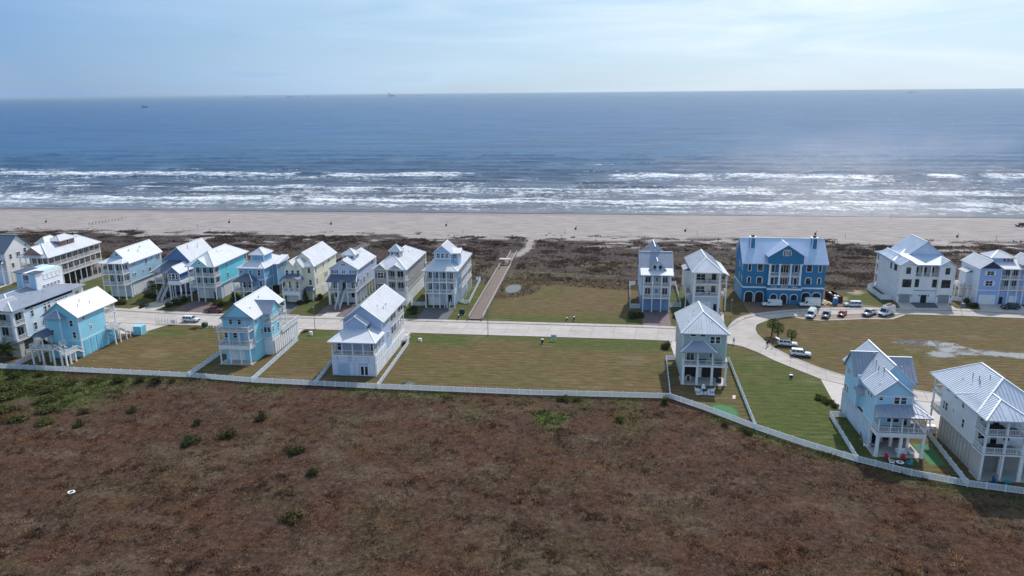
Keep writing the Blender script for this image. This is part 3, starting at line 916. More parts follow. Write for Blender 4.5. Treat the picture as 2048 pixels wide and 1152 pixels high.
    def panel(s, name, f, plane, u0, u1, z0, z1, mat, d=0.06):
        """flat leaf standing d proud of a wall plane"""
        w = u1 - u0
        m = cached(('p', round(w, 3), round(z1 - z0, 3), d, mat.name), lambda: MB().box(-w / 2, -d, 0, w / 2, 0.01, z1 - z0).mesh(name, mat))
        u = (u0 + u1) / 2
        return link(name, m, s.e, s.p(u, plane, z0) if f in 'FB' else s.p(plane, u, z0), ROT[f])

    def door(s, f, plane, u, z=0.0, w=1.0, h=2.1, mat=None):
        o = s.panel('door', f, plane, u - w / 2, u + w / 2, z, z + h, mat or M_white)
        m = cached('knob', lambda: MB().cyl((w * 0 + 0.36, 1.0), -0.12, -0.06, 0.04, n=8, axis='y').mesh('handle', M_black))
        link('handle', m, o)
        return o

    def garage(s, f, plane, u0, u1, h=2.6, z=0.0, mat=None):
        w = u1 - u0
        def mk():
            m = MB()
            for i in range(4):
                m.box(-w / 2, -0.05, h * i / 4 + .02, w / 2, 0.01, h * (i + 1) / 4 - .02)
            m.box(-w / 2, -0.02, 0, w / 2, 0.012, h)
            return m.mesh('garage_door', mat or M_white)
        me = cached(('g', round(w, 2), h, (mat or M_white).name), mk)
        u = (u0 + u1) / 2
        return link('garage_door', me, s.e, s.p(u, plane, z) if f in 'FB' else s.p(plane, u, z), ROT[f])

    def slats(s, f, plane, u0, u1, z0, z1, mat=None, w=0.95, gap=0.22):
        n = max(1, int(round((u1 - u0) / (w + gap))))
        st = (u1 - u0) / n
        for i in range(n):
            s.panel('panel', f, plane, u0 + st * i + gap / 2, u0 + st * (i + 1) - gap / 2, z0, z1, mat or M_white, 0.07)

    def post(s, x, y, z0, z1, r=0.14, mat=None):
        me = cached(('c', round(z1 - z0, 2), r, (mat or M_white).name), lambda: MB().box(-r, -r, 0, r, r, z1 - z0).box(-r - .04, -r - .04, 0.02, r + .04, r + .04, .26).box(-r - .04, -r - .04, z1 - z0 - .24, r + .04, r + .04, z1 - z0 - .02).mesh('post', mat or M_white))
        return link('post', me, s.e, s.p(x, y, z0))

    def rail(s, pts, z, h=1.0, mat=None, step=0.24):
        m = MB()
        for a, b in zip(pts, pts[1:]):
            za = a[2] if len(a) > 2 else z; zb = b[2] if len(b) > 2 else z
            A, B = Vector(s.p(a[0], a[1], za)), Vector(s.p(b[0], b[1], zb))
            for t, w_ in ((h, .10), (0.14, .07)): m.beam(A + Vector((0, 0, t)), B + Vector((0, 0, t)), w_, .08)
            n = max(1, int((B - A).length / step))
            for i in range(n + 1):
                q = A.lerp(B, i / n); big = i % max(1, int(1.9 / step)) == 0
                r = .05 if big else .025
                m.box(q.x - r, q.y - r, q.z + (0 if big else .18), q.x + r, q.y + r, q.z + h - (.041 if not big else -.05))
        return m.build('railing', mat or M_white, s.e)

    def deck(s, x0, y0, x1, y1, z, th=0.32, mat=None):
        d = s.bx('deck', x0, y0, z - 0.06, x1, y1, z, mat or M_deck)
        m = MB(); m.box(x0 - s.o.x - .03, y0 - s.o.y - .03, z - th, x1 - s.o.x + .03, y1 - s.o.y + .03, z - 0.062)
        m.build('fascia', s.tm, d)
        return d

    def porch(s, x0, y0, x1, y1, levels, ztop, xs, sides='FR', zb=0.0, pr=0.13, rails=True, th=0.35, ysides=None):
        for z in levels:
            s.deck(x0, y0, x1, y1, z, th)
            if rails:
                i = 0.12; pts = []
                if 'L' in sides: pts.append((x0 + i, y1))
                pts.append((x0 + i, y0 + i)); pts.append((x1 - i, y0 + i))
                if 'R' in sides: pts.append((x1 - i, y1))
                s.rail(pts, z)
        for x in xs: s.post(x, y0 + 0.2, zb, ztop, pr)
        for x, y in (ysides or []): s.post(x, y, zb, ztop, pr)

    def stairs(s, a, b, w=1.2, rails=True):
        """flight from a (top) to b (bottom), 3D world points"""
        A, B = Vector(s.p(*a)), Vector(s.p(*b))
        d = B - A; n = max(2, int(abs(d.z) / 0.19)); run = Vector((d.x, d.y, 0)); ln_ = run.length; run.normalize()
        sd = Vector((-run.y, run.x, 0))
        m = MB()
        for i in range(n):
            q = A + d * ((i + 0.5) / n); q.z = A.z + d.z * (i + 1) / n
            m.beam(q - sd * w / 2, q + sd * w / 2, ln_ / n * 1.05, 0.06)
        st = m.build('stairs', M_deck, s.e)
        m = MB()
        for t in (-1, 1):
            m.beam(A + sd * (w / 2 * t) - Vector((0, 0, .12)), B + sd * (w / 2 * t) + Vector((0, 0, .05)), .07, .3)
            if rails:
                m.beam(A + sd * (w / 2 * t) + Vector((0, 0, 1)), B + sd * (w / 2 * t) + Vector((0, 0, 1)), .09, .08)
                for i in range(0, n + 1, 2):
                    q = A + d * (i / n) + sd * (w / 2 * t); m.box(q.x - .03, q.y - .03, q.z, q.x + .03, q.y + .03, q.z + 1)
        m.build('stringer', M_white, st)
        return st

    def vent(s, x, y, z, h=0.7):
        me = cached(('vent', h), lambda: MB().cyl((0, 0), -0.5, h, 0.08, n=8).cyl((0, 0), h, h + .12, .13, n=8).mesh('vent_pipe', M_steel))
        return link('vent_pipe', me, s.e, s.p(x, y, z))

    def chimney(s, *a): pass


S_turq = siding('turquoise_siding', L(150, 216, 236))
S_aqua = siding('bright_aqua_siding', L(112, 214, 232))
S_lblue = siding('light_blue_siding', L(170, 204, 226))
S_sky = siding('sky_blue_siding', L(180, 222, 242))
S_dblue = siding('deep_blue_siding', L(96, 126, 172))
S_mblue = siding('mid_blue_siding', L(124, 170, 206))
S_yel = siding('pale_yellow_siding', L(238, 232, 208))
S_lav = siding('lavender_siding', L(188, 200, 224))
S_lav2 = siding('grey_blue_siding', L(182, 198, 226))
S_tan = siding('taupe_siding', L(172, 163, 160))
S_cream = siding('cream_siding', L(230, 226, 218))
S_royal = siding('royal_blue_stucco', L(48, 122, 166))
S_white = siding('white_siding', L(238, 236, 238))
S_peri = siding('periwinkle_siding', L(162, 186, 230))
S_sage = siding('sage_siding', L(174, 188, 184))
S_mint = siding('mint_white_siding', L(226, 230, 232))
S_brick = siding('red_brick', L(160, 122, 110))
S_stone = siding('limestone', L(196, 190, 184))
S_pale = siding('pale_grey_blue_siding', L(204, 216, 230))
M_navy = plain('navy_gable_paint', L(58, 66, 92), 0.6)
M_shut = plain('blue_shutter_paint', L(78, 100, 136), 0.5)
M_tan = plain('tan_lattice', L(176, 166, 150), 0.7)


# ---- leftmost house of the far row: pale, dark gable roof, cut by the frame
h = House('beach_house', -216, 226.5, 'pale grey house with a dark slate gable roof at the far left edge', S_pale, roof=M_roofd)
h.wall(-216, 226.5, 0, -203, 239, 11.2, bands=(4.4,))
h.gable(-216, 226.5, -203, 239, 11.2, 16.2, 'x', ends='lr', wall=S_white)
h.panel('wall', 'R', -203, 226.7, 238.8, 0.02, 11.18, S_white, 0.02)
h.wins('F', 226.5, [(-205.4, 8.6), (-208.4, 8.6), (-206, 5.2), (-209, 5.2)])
h.wins('R', -202.98, [(229, 8.6), (232.5, 8.8, 1.6, 1.4, 2), (235.8, 9.6, 1.2, 1.4), (229.4, 5.4), (236.5, 11.6, .8, .8)])
h.skirt(-208, 225, -203.4, 226.5, 7.7, 8.4, 0.8, 0.8)
for x in (-207.8, -203.6): h.post(x, 225.1, 0, 7.5)
h.slats('R', -202.98, 228, 238.6, .1, 4.2)

# ---- brick house with wrap-around galleries
h = House('beach_house', -189.5, 217, 'red brick house wrapped in two storeys of white galleries with a pale roof', S_brick)
h.wall(-187.6, 219.2, 5.1, -181.2, 240.5, 11.8, trim=False)
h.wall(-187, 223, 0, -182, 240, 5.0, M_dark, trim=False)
ysp = [(-179.3, 217.2 + i * 2.86) for i in range(1, 10)]
h.porch(-189.5, 217, -179, 243, (5.3, 8.8), 11.9, [-189.3, -187.3, -185.2, -183.2, -181.2, -179.3], 'FR', ysides=ysp, pr=.11)
h.hip(-189.5, 217, -179, 243, 11.9, 15.4, 'y', 221.5, 238.5)
h.gable(-187.4, 216.9, -181.4, 222, 13.0, 15.2, 'y', .3, .1, wall=S_brick, ends='f')
h.wall(-185.2, 226.5, 13.0, -181.4, 233.5, 15.7, S_brick, trim=False)
h.hip(-185.4, 226.2, -181.2, 233.8, 15.7, 17.0, 'y')
h.wins('R', -181.4, [(230, 14.0, 1.1, 1.4)])
h.hip(-187.5, 223.5, -184.5, 230, 15.2, 17.0, 'y')
for z in (5.4, 8.9):
    h.wins('R', -181.2, [(220.6 + 2.1 * i, z, 1.0, 2.2) for i in range(10)], cols=2, rows=1)
    h.wins('F', 219.2, [(-186.6, z, 1.0, 2.2), (-184.4, z, 1.2, 2.2), (-182.2, z, 1.0, 2.2)], cols=2, rows=1)

# ---- light blue house
h = House('beach_house', -156.5, 211, 'light blue house with long white gable roof and stacked front balconies', S_lblue)
h.wall(-156.5, 214.3, 4.7, -149, 232.3, 11.5, bands=(4.7,))
h.wall(-156.3, 214.6, 0, -149.4, 232, 4.68, S_pale, trim=False)
h.porch(-156.5, 211, -149, 214.3, (4.9, 8.5), 11.7, [-156.3, -154.0, -151.6, -149.2], 'LR')
h.gable(-156.5, 214.3, -149, 232.3, 11.5, 15.2, 'y', .5, .35)
h.skirt(-156.5, 211, -149, 214.28, 11.9, 13.0, 2.0, 2.0, M_roof)
for z in (5.0, 8.6):
    h.wins('F', 214.3, [(-155.4, z, 1.2, 2.2), (-153.3, z, 1.3, 2.2), (-151.4, z, 1.2, 2.2), (-149.9, z, .8, 2.2)], cols=2, rows=1)
h.wins('R', -149, [(216.4, 10, .6, 1.0), (217.4, 10, .6, 1.0), (221, 10.2, .6, .8), (223.5, 9.1, .8, 1.7), (226.5, 9.8, .6, 1.0), (229.7, 9, .8, 1.8), (230.8, 9, .8, 1.8), (216.1, 6.6, .7, .9), (217, 6.6, .7, .9), (221.5, 6.6, .6, .8), (225, 6.1, 1.1, 1.3)])
h.slats('R', -149.4, 215.4, 231.8, .25, 4.5)
h.garage('F', 214.6, -155, -151.8)
h.wins('F', 214.26, [(-152.7, 13.6, .7, .7)], rows=1)
for q in ((-151.5, 219, 14.0), (-150.6, 222.5, 13.3), (-151.5, 225, 14.0)): h.vent(*q)
h.post(-149.2, 214.2, 0, 4.6)

# ---- deep blue house with garage wing and outside stair
h = House('beach_house', -142, 212, 'deep blue house with steep gable, raised garage wing and outside stair', S_dblue)
h.wall(-140.4, 220, 0.5, -131.6, 235, 11.4, bands=(4.5,))
h.gable(-140.4, 220, -131.6, 235, 11.4, 15.4, 'y', .7, .5, rx=-135.2)
h.wall(-134.9, 212.2, 6.3, -130.9, 220, 8.9)
h.bx('fascia', -134.95, 212.15, 4.9, -130.85, 220, 6.28, M_white)
h.gable(-134.9, 212.2, -130.9, 220.4, 8.9, 10.7, 'y', .45, .4, ends='f')
h.skirt(-141, 213.5, -134.9, 219.98, 8.6, 11.2, 2.5, 0, M_roofd)
h.wins('F', 212.2, [(-132.9, 6.9, 1.0, 1.6), (-134.0, 6.9, .6, 1.6), (-131.8, 6.9, .6, 1.6)])
for x in (-134.7, -131.1):
    for y in (212.5, 215.2, 218.2): h.post(x, y, 0, 4.95, .17)
h.deck(-141, 214.5, -135, 220, 5.0); h.rail([(-140.9, 220), (-140.9, 214.6), (-138.2, 214.6)], 5.0)
for x in (-140.8, -138, -135.3): h.post(x, 214.7, 0, 8.4, .11)
h.stairs((-136.6, 214.5, 5.0), (-136.6, 208.6, 0.1), 1.5)
h.rail([(-130.8, 212.4), (-130.2, 216), (-130.2, 224)], 4.9)
h.wall(-146, 229, 4.5, -140.5, 235.5, 9.4)
h.gable(-146, 229, -140.5, 235.5, 9.4, 11.4, 'y', .4, .4)
h.wins('R', -131.6, [(222, 9, .8, 1.5), (226, 9.4, .8, 1.2), (229, 9.4, .6, .8), (222, 6, .8, 1.4)])
h.door('F', 220, -137.4, 5.0, 1.2, 2.2, M_black)
h.vent(-134, 224, 14.5, .9); h.vent(-133.4, 229, 14.0, .9)

# ---- bright aqua house
h = House('beach_house', -127.2, 211, 'bright aqua house with two balcony tiers above dark paver drive', S_aqua)
h.wall(-127.2, 214.6, 4.8, -118.5, 231.5, 11.3, bands=(4.8,))
h.wall(-126.8, 215, 0, -118.9, 231, 4.78, S_pale, trim=False)
h.porch(-127.2, 211, -118.4, 214.6, (5.0, 8.3), 11.4, [-127.0, -124.6, -122.4, -118.6], 'LR')
h.hip(-127.2, 211, -118.4, 233.6, 11.4, 15.0, 'y', 216.5, 228)
h.gable(-125.6, 211.0, -120.6, 216, 11.6, 13.7, 'y', .3, .3, ends='f')
h.wins('F', 210.98, [(-123.1, 12.2, .6, .6)], rows=1)
for z in (5.1, 8.4):
    h.wins('F', 214.6, [(-126, z, 1.2, 2.2), (-123.7, z, 1.3, 2.2), (-121.2, z, 1.5, 2.2), (-119.4, z, .8, 2.2)], cols=2, rows=1)
h.wins('R', -118.5, [(219.3, 9.2, .8, 1.4), (219.3, 6.0, .8, 1.6), (222.5, 10.2, .5, .5), (223.3, 10.2, .5, .5), (226.6, 10.2, .5, .5), (227.4, 10.2, .5, .5)])
h.slats('R', -118.9, 216.5, 230.5, .2, 4.6, w=.8)
h.garage('F', 215, -126.2, -123.2); h.door('F', 215, -120.9, 0, 1.1, 2.2, M_black)
h.post(-118.6, 233.2, 0, 11.3); h.deck(-127, 231.5, -118.5, 233.5, 8.3); h.rail([(-118.7, 231.6), (-118.7, 233.4)], 8.3)
for q in ((-121.6, 220, 14.0), (-121.2, 222, 13.6), (-120.6, 226, 13)): h.vent(*q, .5)

# ---- mid blue house with square lookout
h = House('beach_house', -111.5, 210, 'mid blue hip-roofed house with square lookout and screened corner porch', S_mblue)
h.wall(-111.4, 213, 3.8, -103, 229, 10.7, bands=(7.1, 3.8))
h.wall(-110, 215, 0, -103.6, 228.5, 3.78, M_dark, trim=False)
h.hip(-111.4, 213, -103, 229, 10.7, 13.2, 'y', 218.5, 224)
h.wall(-108.6, 216.6, 11.8, -104.4, 222.4, 14.2)
h.hip(-108.6, 216.6, -104.4, 222.4, 14.2, 15.8, 'y')
h.wall(-103, 219, 3.8, -101.4, 227.5, 10.6)
h.skirt(-103.2, 218.8, -101.2, 227.6, 10.9, 12.0, 0.4, 0.4)
h.deck(-112, 209.8, -105.8, 213, 4.2); h.rail([(-111.9, 213), (-111.9, 209.9), (-105.9, 209.9), (-105.9, 213)], 4.2)
h.skirt(-112, 209.8, -105.8, 212.98, 7.2, 8.9, 2.6, 2.6, M_roofd)
for x in (-111.8, -108.9, -106.0): h.post(x, 210, 0, 7.1, .13)
for x, y in ((-111.2, 213.2), (-107, 213.4), (-103.3, 213.3), (-103.3, 218), (-103.3, 224)): h.post(x, y, 0, 3.8, .17)
h.wins('F', 213, [(-110.5, 8.9, .7, 1.0), (-107.6, 8.6, .8, 1.3), (-104.7, 8.4, .9, 1.7), (-104.4, 5.0, .9, 1.6), (-110, 4.4, 1.1, 2.1), (-108, 4.4, 1.1, 2.1)])
h.wins('R', -101.4, [(221, 8.2, .8, 1.6), (225, 8.2, .8, 1.2)])
h.deck(-111, 229, -103, 231, 7.1); h.rail([(-103.1, 229), (-103.1, 230.9), (-111, 230.9)], 7.1)
h.post(-103.2, 230.8, 0, 10.4)
h.vent(-106.4, 219.5, 15.4, .4)

# ---- pale yellow house
h = House('beach_house', -96.8, 211, 'pale yellow house with arched front porch over a white garage door', S_yel)
h.wall(-96.6, 213.6, 2.8, -91.2, 222, 11.0, bands=(7.0,))
h.wall(-91.2, 216, 0, -88, 236, 11.2, bands=(3.4, 7.2))
h.wall(-96.6, 220, 0, -91.2, 236, 11.2, trim=False)
h.gable(-96.8, 218.5, -88, 236, 11.2, 14.6, 'y', .5, .45, ends='fb')
h.gable(-96.6, 213.6, -93.0, 220, 11.0, 12.9, 'y', .35, .4, ends='f')
h.gable(-94.2, 214.4, -91.0, 221, 11.0, 13.0, 'y', .3, .3, ends='f')
h.hip(-91.4, 215.8, -87.9, 220, 10.9, 12.4, 'y', ov=.3)
h.bx('porch_base', -96.8, 211, 2.7, -91.0, 213.6, 4.0, M_white)
h.porch(-96.8, 211, -91.0, 213.6, (4.1,), 7.2, [-96.6, -94.6, -92.8, -91.2], 'LR', zb=4.1)
for x in (-96.5, -91.3): h.post(x, 211.3, 0, 2.8, .25)
ar = []
for i in range(7):
    a = pi * i / 6; ar.append((-93.9 - 3.4 * cos(a), 7.1 + 1.5 * sin(a)))
h.roof([[(ar[i][0], 210.5, ar[i][1]), (ar[i + 1][0], 210.5, ar[i + 1][1]), (ar[i + 1][0], 213.6, ar[i + 1][1] + .5), (ar[i][0], 213.6, ar[i][1] + .5)] for i in range(6)], mat=M_roofd, step=.8)
h.wall(-96.4, 213.2, 0, -91.4, 220, 2.78, S_pale, trim=False)
h.garage('F', 213.2, -95.6, -92.0, 2.5)
h.wins('F', 213.6, [(-95.8, 8.6, .8, 1.5), (-94, 8.6, .8, 1.5), (-92.2, 8.6, .8, 1.5), (-95.4, 4.4, .9, 2.1), (-92.6, 4.4, .9, 2.1)])
h.wins('F', 216, [(-89.6, 8.8, .8, 1.5), (-89.4, 5.0, .8, 1.5)])
h.wins('R', -88, [(217.5, 8.8, .8, 1.5), (224, 9.0, .7, 1.4), (229, 9.4, .7, 1.2), (218, 5, .7, 1.5), (225, 5.4, .7, 1.4), (226.6, 5.4, .7, 1.4)])
h.skirt(-91.2, 214.6, -88.2, 215.98, 3.6, 4.4, .6, .6, M_roofd); h.post(-88.4, 214.7, 0, 3.5, .12); h.post(-91, 214.7, 0, 3.5, .12)
h.slats('R', -88, 222, 235.5, .2, 3.2, w=1.3)
for i, q in enumerate(((-90.6, 226, 13.0), (-90.2, 228.2, 12.7), (-91.4, 229.5, 13.7), (-90.4, 231.5, 12.9))): h.vent(*q, .4)

# ---- lavender house with entry stair and cupola
h = House('beach_house', -82, 211, 'lavender house with central entry stair, pediment and small glazed cupola', S_lav)
h.wall(-81.8, 213.4, 4.2, -73, 231.5, 11.0, bands=(4.2,))
h.wall(-81.4, 214.2, 0, -73.6, 224, 4.18, S_pale, trim=False)
h.gable(-81.8, 213.4, -73, 231.5, 11.0, 13.6, 'y', .5, .4)
h.wall(-79.2, 218.6, 12.0, -75.4, 223, 14.2); h.hip(-79.2, 218.6, -75.4, 223, 14.2, 15.7, 'y', ov=.4)
h.wins('F', 218.6, [(-78.3, 13.2, .8, .6), (-77.3, 13.2, .8, .6), (-76.3, 13.2, .8, .6)], rows=1)
h.wins('R', -75.4, [(219.8, 13.2, .8, .6), (221.6, 13.2, .8, .6)], rows=1)
h.porch(-82, 211, -78.6, 213.4, (4.4,), 7.6, [-81.8, -78.8], 'L'); h.porch(-76.2, 211, -73, 213.4, (4.4,), 7.6, [-76.0, -73.2], 'R')
h.deck(-78.6, 211.8, -76.2, 213.4, 4.4)
h.skirt(-82, 211, -78.6, 213.38, 7.5, 9.2, 0.6, 0, M_roofd); h.skirt(-76.2, 211, -73, 213.38, 7.5, 9.2, 0, 0.6, M_roofd)
h.skirt(-78.1, 212.2, -76.7, 213.38, 8.2, 9.1, 0, 0, M_roofd)
h.stairs((-77.4, 211.8, 4.4), (-77.4, 205.6, 0.1), 1.5)
for x in (-79, -75.9): h.post(x, 211.4, 0, 4.3, .2)
for x in (-81.6, -73.3): h.post(x, 211.4, 0, 4.3, .24)
h.door('F', 213.4, -77.4, 4.4, 1.3, 2.3, M_black)
h.wins('F', 213.4, [(-80.3, 9.5, .8, 1.0), (-77.4, 9.5, 1.1, 1.0), (-74.5, 9.5, .8, 1.0), (-80.4, 4.7, 1.1, 2.0), (-74.6, 4.7, 1.1, 2.0)], cols=2)
for x in (-81.1, -79.5, -75.3, -73.7): h.panel('shutter', 'F', 213.4, x - .22, x + .22, 9.5, 10.5, M_shut)
h.win('F', 213.36, -77.4, 12.0, 1.2, .5, 2, 1)
h.panel('door', 'F', 214.2, -80.9, -79.2, 1.7, 3.9, M_dark); h.panel('door', 'F', 214.2, -75.6, -73.9, 1.7, 3.9, M_dark)
h.wins('R', -73, [(216, 5.6, .8, 1.5), (219.4, 5.3, 1.0, 1.8), (223.2, 6.4, 1.0, 1.2), (228.6, 9, 1.4, 1.4)])
for i in range(6): h.post(-73.3, 216 + 2.9 * i, 0, 4.2, .16)
h.deck(-81.5, 231.5, -73, 233.4, 7.4); h.rail([(-73.1, 231.5), (-73.1, 233.3)], 7.4)
h.post(-73.2, 233.2, 0, 10.8)

# ---- taupe house with cupola
h = House('beach_house', -67, 211, 'taupe house with blue shutters and little square cupola on the roof', S_tan)
h.wall(-67, 211, 4.6, -63, 236, 11.6, bands=(4.6,)); h.wall(-63, 213.2, 4.6, -57.3, 236, 11.6, bands=(4.6,))
h.wall(-66.6, 212, 0, -57.6, 235.5, 4.58, S_white, trim=False)
h.hip(-67, 211, -57.2, 236.2, 11.6, 14.8, 'y', 216.5, 231)
h.gable(-62.2, 211, -58.4, 215, 11.7, 12.9, 'y', .2, .3, ends='f'); h.gable(-66.8, 210.8, -63.2, 215.5, 11.6, 13.1, 'y', .3, .3, ends='f')
h.wall(-63.6, 217.4, 13.8, -60.4, 220.6, 15.9); h.hip(-63.6, 217.4, -60.4, 220.6, 15.9, 17.6, 'y', ov=.4)
h.wins('F', 217.4, [(-62.9, 14.9, .7, .7), (-61.1, 14.9, .7, .7)], rows=1); h.wins('R', -60.4, [(218.4, 14.9, .6, .7), (219.6, 14.9, .6, .7)], rows=1)
h.porch(-63, 211, -57.2, 213.2, (4.8, 8.3), 11.6, [-62.8, -60.2, -57.4], 'R')
h.wins('F', 211, [(-65.0, 8.9, 1.8, 1.7), (-65.0, 5.4, 1.8, 1.7)], cols=2)
for x in (-66.35, -63.65):
    for z in (8.9, 5.4): h.panel('shutter', 'F', 211, x - .25, x + .25, z, z + 1.7, M_shut)
for z in (4.9, 8.4): h.wins('F', 213.2, [(-61.8, z, 1.1, 2.1), (-59.4, z, 1.8, 2.2)], cols=2, rows=1)
h.wins('R', -57.3, [(217, 9.6, .7, 1.4), (220, 9.6, .7, 1.4), (227, 9.8, .6, 1.2), (214.6, 6.0, .7, 1.5), (219.4, 6.2, .7, 1.4), (230, 9.4, .8, 1.4)])
h.slats('R', -57.6, 213, 235, .2, 4.4, w=1.5)
h.garage('F', 212, -66, -62.6); h.post(-57.5, 211.3, 0, 4.6, .18); h.post(-66.8, 211.3, 0, 4.6, .18)
h.deck(-62, 236, -57, 238, 8.0); h.rail([(-57.1, 236), (-57.1, 237.9)], 8.0); h.post(-57.2, 237.8, 0, 11.3)
for q in ((-61, 224, 14.2), (-60, 226.6, 13.6), (-59.6, 230, 13.2)): h.vent(*q, .4)

# ---- light blue house with lookout tower beside the boardwalk
h = House('beach_house', -51.3, 210.3, 'light blue house with rooftop lookout tower beside the boardwalk', siding('powder_blue_siding', L(160, 194, 228)))
h.wall(-51.2, 213, 4.8, -42.2, 235, 11.6, bands=(4.8, 8.2)); h.wall(-51, 213.4, 0, -42.6, 234, 4.78, S_pale, trim=False)
h.porch(-51.3, 210.3, -42.1, 213, (4.8, 8.3), 11.6, [-51.1, -48.8, -46.8, -44.6, -42.3], 'LR')
h.hip(-51.3, 210.3, -41.4, 235.4, 11.6, 14.4, 'y', 216, 230)
h.wall(-48.9, 214.2, 12.6, -43.8, 220, 16.3, bands=(14.4,)); h.gable(-48.9, 214.2, -43.8, 222.5, 16.3, 18.4, 'y', .5, .5)
h.wall(-43.9, 215.6, 12.4, -41.6, 219.6, 15.9); h.skirt(-43.8, 215.4, -41.4, 219.8, 16.1, 16.8, .3, .5)
h.wins('F', 214.2, [(-47.6, 14.8, .9, 1.3), (-46.3, 14.8, .9, 1.3), (-45.0, 14.8, .9, 1.3)]); h.wins('F', 215.6, [(-42.8, 14.4, 1.2, 1.2)], cols=2)
for z in (4.9, 8.4): h.wins('F', 213, [(-50.0, z, 1.0, 2.2), (-47.8, z, .8, 2.2), (-45.6, z, 1.1, 2.2), (-43.4, z, 1.1, 2.2)], cols=2, rows=1)
h.porch(-42.2, 217, -41.1, 235, (4.8, 8.2), 11.5, [], 'R', ysides=[(-41.25, 217.2 + 2.5 * i) for i in range(8)], pr=.1)
for z in (5.0, 8.4): h.wins('R', -42.2, [(218.4 + 2.5 * i, z, 1.0, 2.0) for i in range(7)], cols=2, rows=1)
h.wins('R', -42.2, [(215, 9.2, .8, 1.2), (215, 6, .8, 1.2)])
h.garage('F', 213.4, -50.4, -47.6); h.door('F', 213.4, -44.2, 1.2, 1.1, 2.2, M_black); h.stairs((-44.6, 212.6, 1.3), (-44.6, 209.8, .1), 1.5)
h.slats('R', -42.6, 222, 234, .2, 4.5, S_pale, 1.6)

# ---- pale house with dormer, beside the empty lot
h = House('beach_house', 13.8, 211.5, 'pale blue house with roof dormer and two-car garage beside the mown lot', siding('pale_periwinkle_siding', L(190, 208, 234)))
h.wall(13.4, 214, 4.4, 22.2, 230, 11.2, bands=(4.4,)); h.wall(13.6, 213.4, 0, 22.0, 229, 4.38, siding('slate_blue_siding', L(118, 144, 178)), trim=False)
h.porch(13.8, 211.5, 21.8, 214, (4.5, 8.0), 11.2, [14.0, 16.6, 19.2, 21.6], 'LR')
h.skirt(13.4, 211.3, 22.2, 214.6, 11.4, 12.7, 0, 0, M_roof, .3)
h.gable(13.2, 213.4, 22.4, 228, 10.7, 16.2, 'x', .5, .5, ends='lr', rx=220.5, mat=M_roofg)
h.gable(15.0, 213.6, 21.0, 220, 11.7, 14.8, 'y', .4, .4, ends='f', mat=M_roofg)
h.gable(13.6, 220.5, 21.8, 231, 13.5, 17.7, 'y', .1, .2, ends='fb', mat=M_roofg)
h.rail([(16.5, 213.55), (16.5, 212.9), (19.5, 212.9), (19.5, 213.55)], 11.9, .9)
h.door('F', 213.58, 17.2, 12.0, .8, 1.7, M_dark); h.door('F', 213.58, 18.8, 12.0, .8, 1.7, M_dark)
for z in (4.7, 8.2): h.wins('F', 214, [(15.4, z, 1.5, 2.1), (20.4, z, 1.5, 2.1), (18, z + .6, .7, 1.2)], cols=2, rows=1)
h.garage('F', 213.4, 14.2, 16.4, 2.9, mat=plain('blue_garage_paint', L(120, 150, 186), .5)); h.garage('F', 213.4, 17.0, 21.4, 2.9, mat=MATS['blue_garage_paint'])
h.wins('L', 13.4, [(218, 8.6), (222, 8.6), (218, 5.2), (225, 5.2)])

# ---- cream house with balconies
h = House('beach_house', 28.4, 212.5, 'cream house with deep double balconies and a hipped pale roof', S_cream)
h.wall(28.4, 215.2, 4.9, 36.2, 232, 12.0, bands=(4.9,)); h.wall(28.6, 214.2, 0, 36, 231, 4.88, S_pale, trim=False)
h.wall(36.2, 217, 0, 37.2, 230, 11.2, trim=False)
h.porch(28.4, 212.5, 36.2, 215.2, (5.1, 8.8), 12.1, [28.7, 35.9], 'LR', pr=.26)
h.hip(28.3, 212.4, 36.3, 232, 12.1, 15.4, 'y', 217.0, 229)
h.roof([[(36.3, 214.2, 12.2), (38.9, 214.2, 10.9), (38.9, 231, 10.9), (33.2, 231, 14.0), (33.2, 219.0, 14.0)]], [((36.3, 214.2, 12.2), (33.2, 219.0, 14.0))])
h.porch(36.4, 214.6, 38.4, 218, (5.1, 8.6), 11.0, [38.2], 'R', pr=.16)
for z in (5.3, 9.0): h.wins('F', 215.2, [(30.8, z, 2.4, 2.0)], cols=2); h.wins('F', 215.2, [(34.6, z, 1.3, 2.2)], rows=1)
for z in (5.2, 8.9):
    for i in range(2):
        x = 31.4 + 1.6 * i - h.o.x; MB().box(x, 1.2, z - .1, x + .7, 1.8, z + .35).box(x, 1.75, z + .35, x + .7, 1.9, z + .8).build('porch_seat', M_dark, h.e)
h.garage('F', 214.2, 30.0, 34.0, 2.8); h.door('F', 214.2, 35.2, 0, .9, 2.2, M_dark)
h.wall(26.6, 221, 5, 28.4, 226, 10.6); h.roof([[(26.2, 220.6, 10.9), (28.8, 220.6, 12.0), (28.8, 226.4, 12.0), (26.2, 226.4, 10.9)]])
h.deck(26.6, 215.5, 28.4, 221, 5.0); h.rail([(26.7, 215.6), (26.7, 221)], 5); h.post(26.8, 215.8, 0, 5)
h.wins('L', 28.4, [(217.5, 9.6, .8, 1.3), (219, 6, .8, 1.3)])
for q in ((30.6, 219, 14.1), (31, 221, 14.3), (30.2, 223, 13.8), (31.2, 225.5, 14.5), (34.6, 221, 13.6)): h.vent(*q, .35)

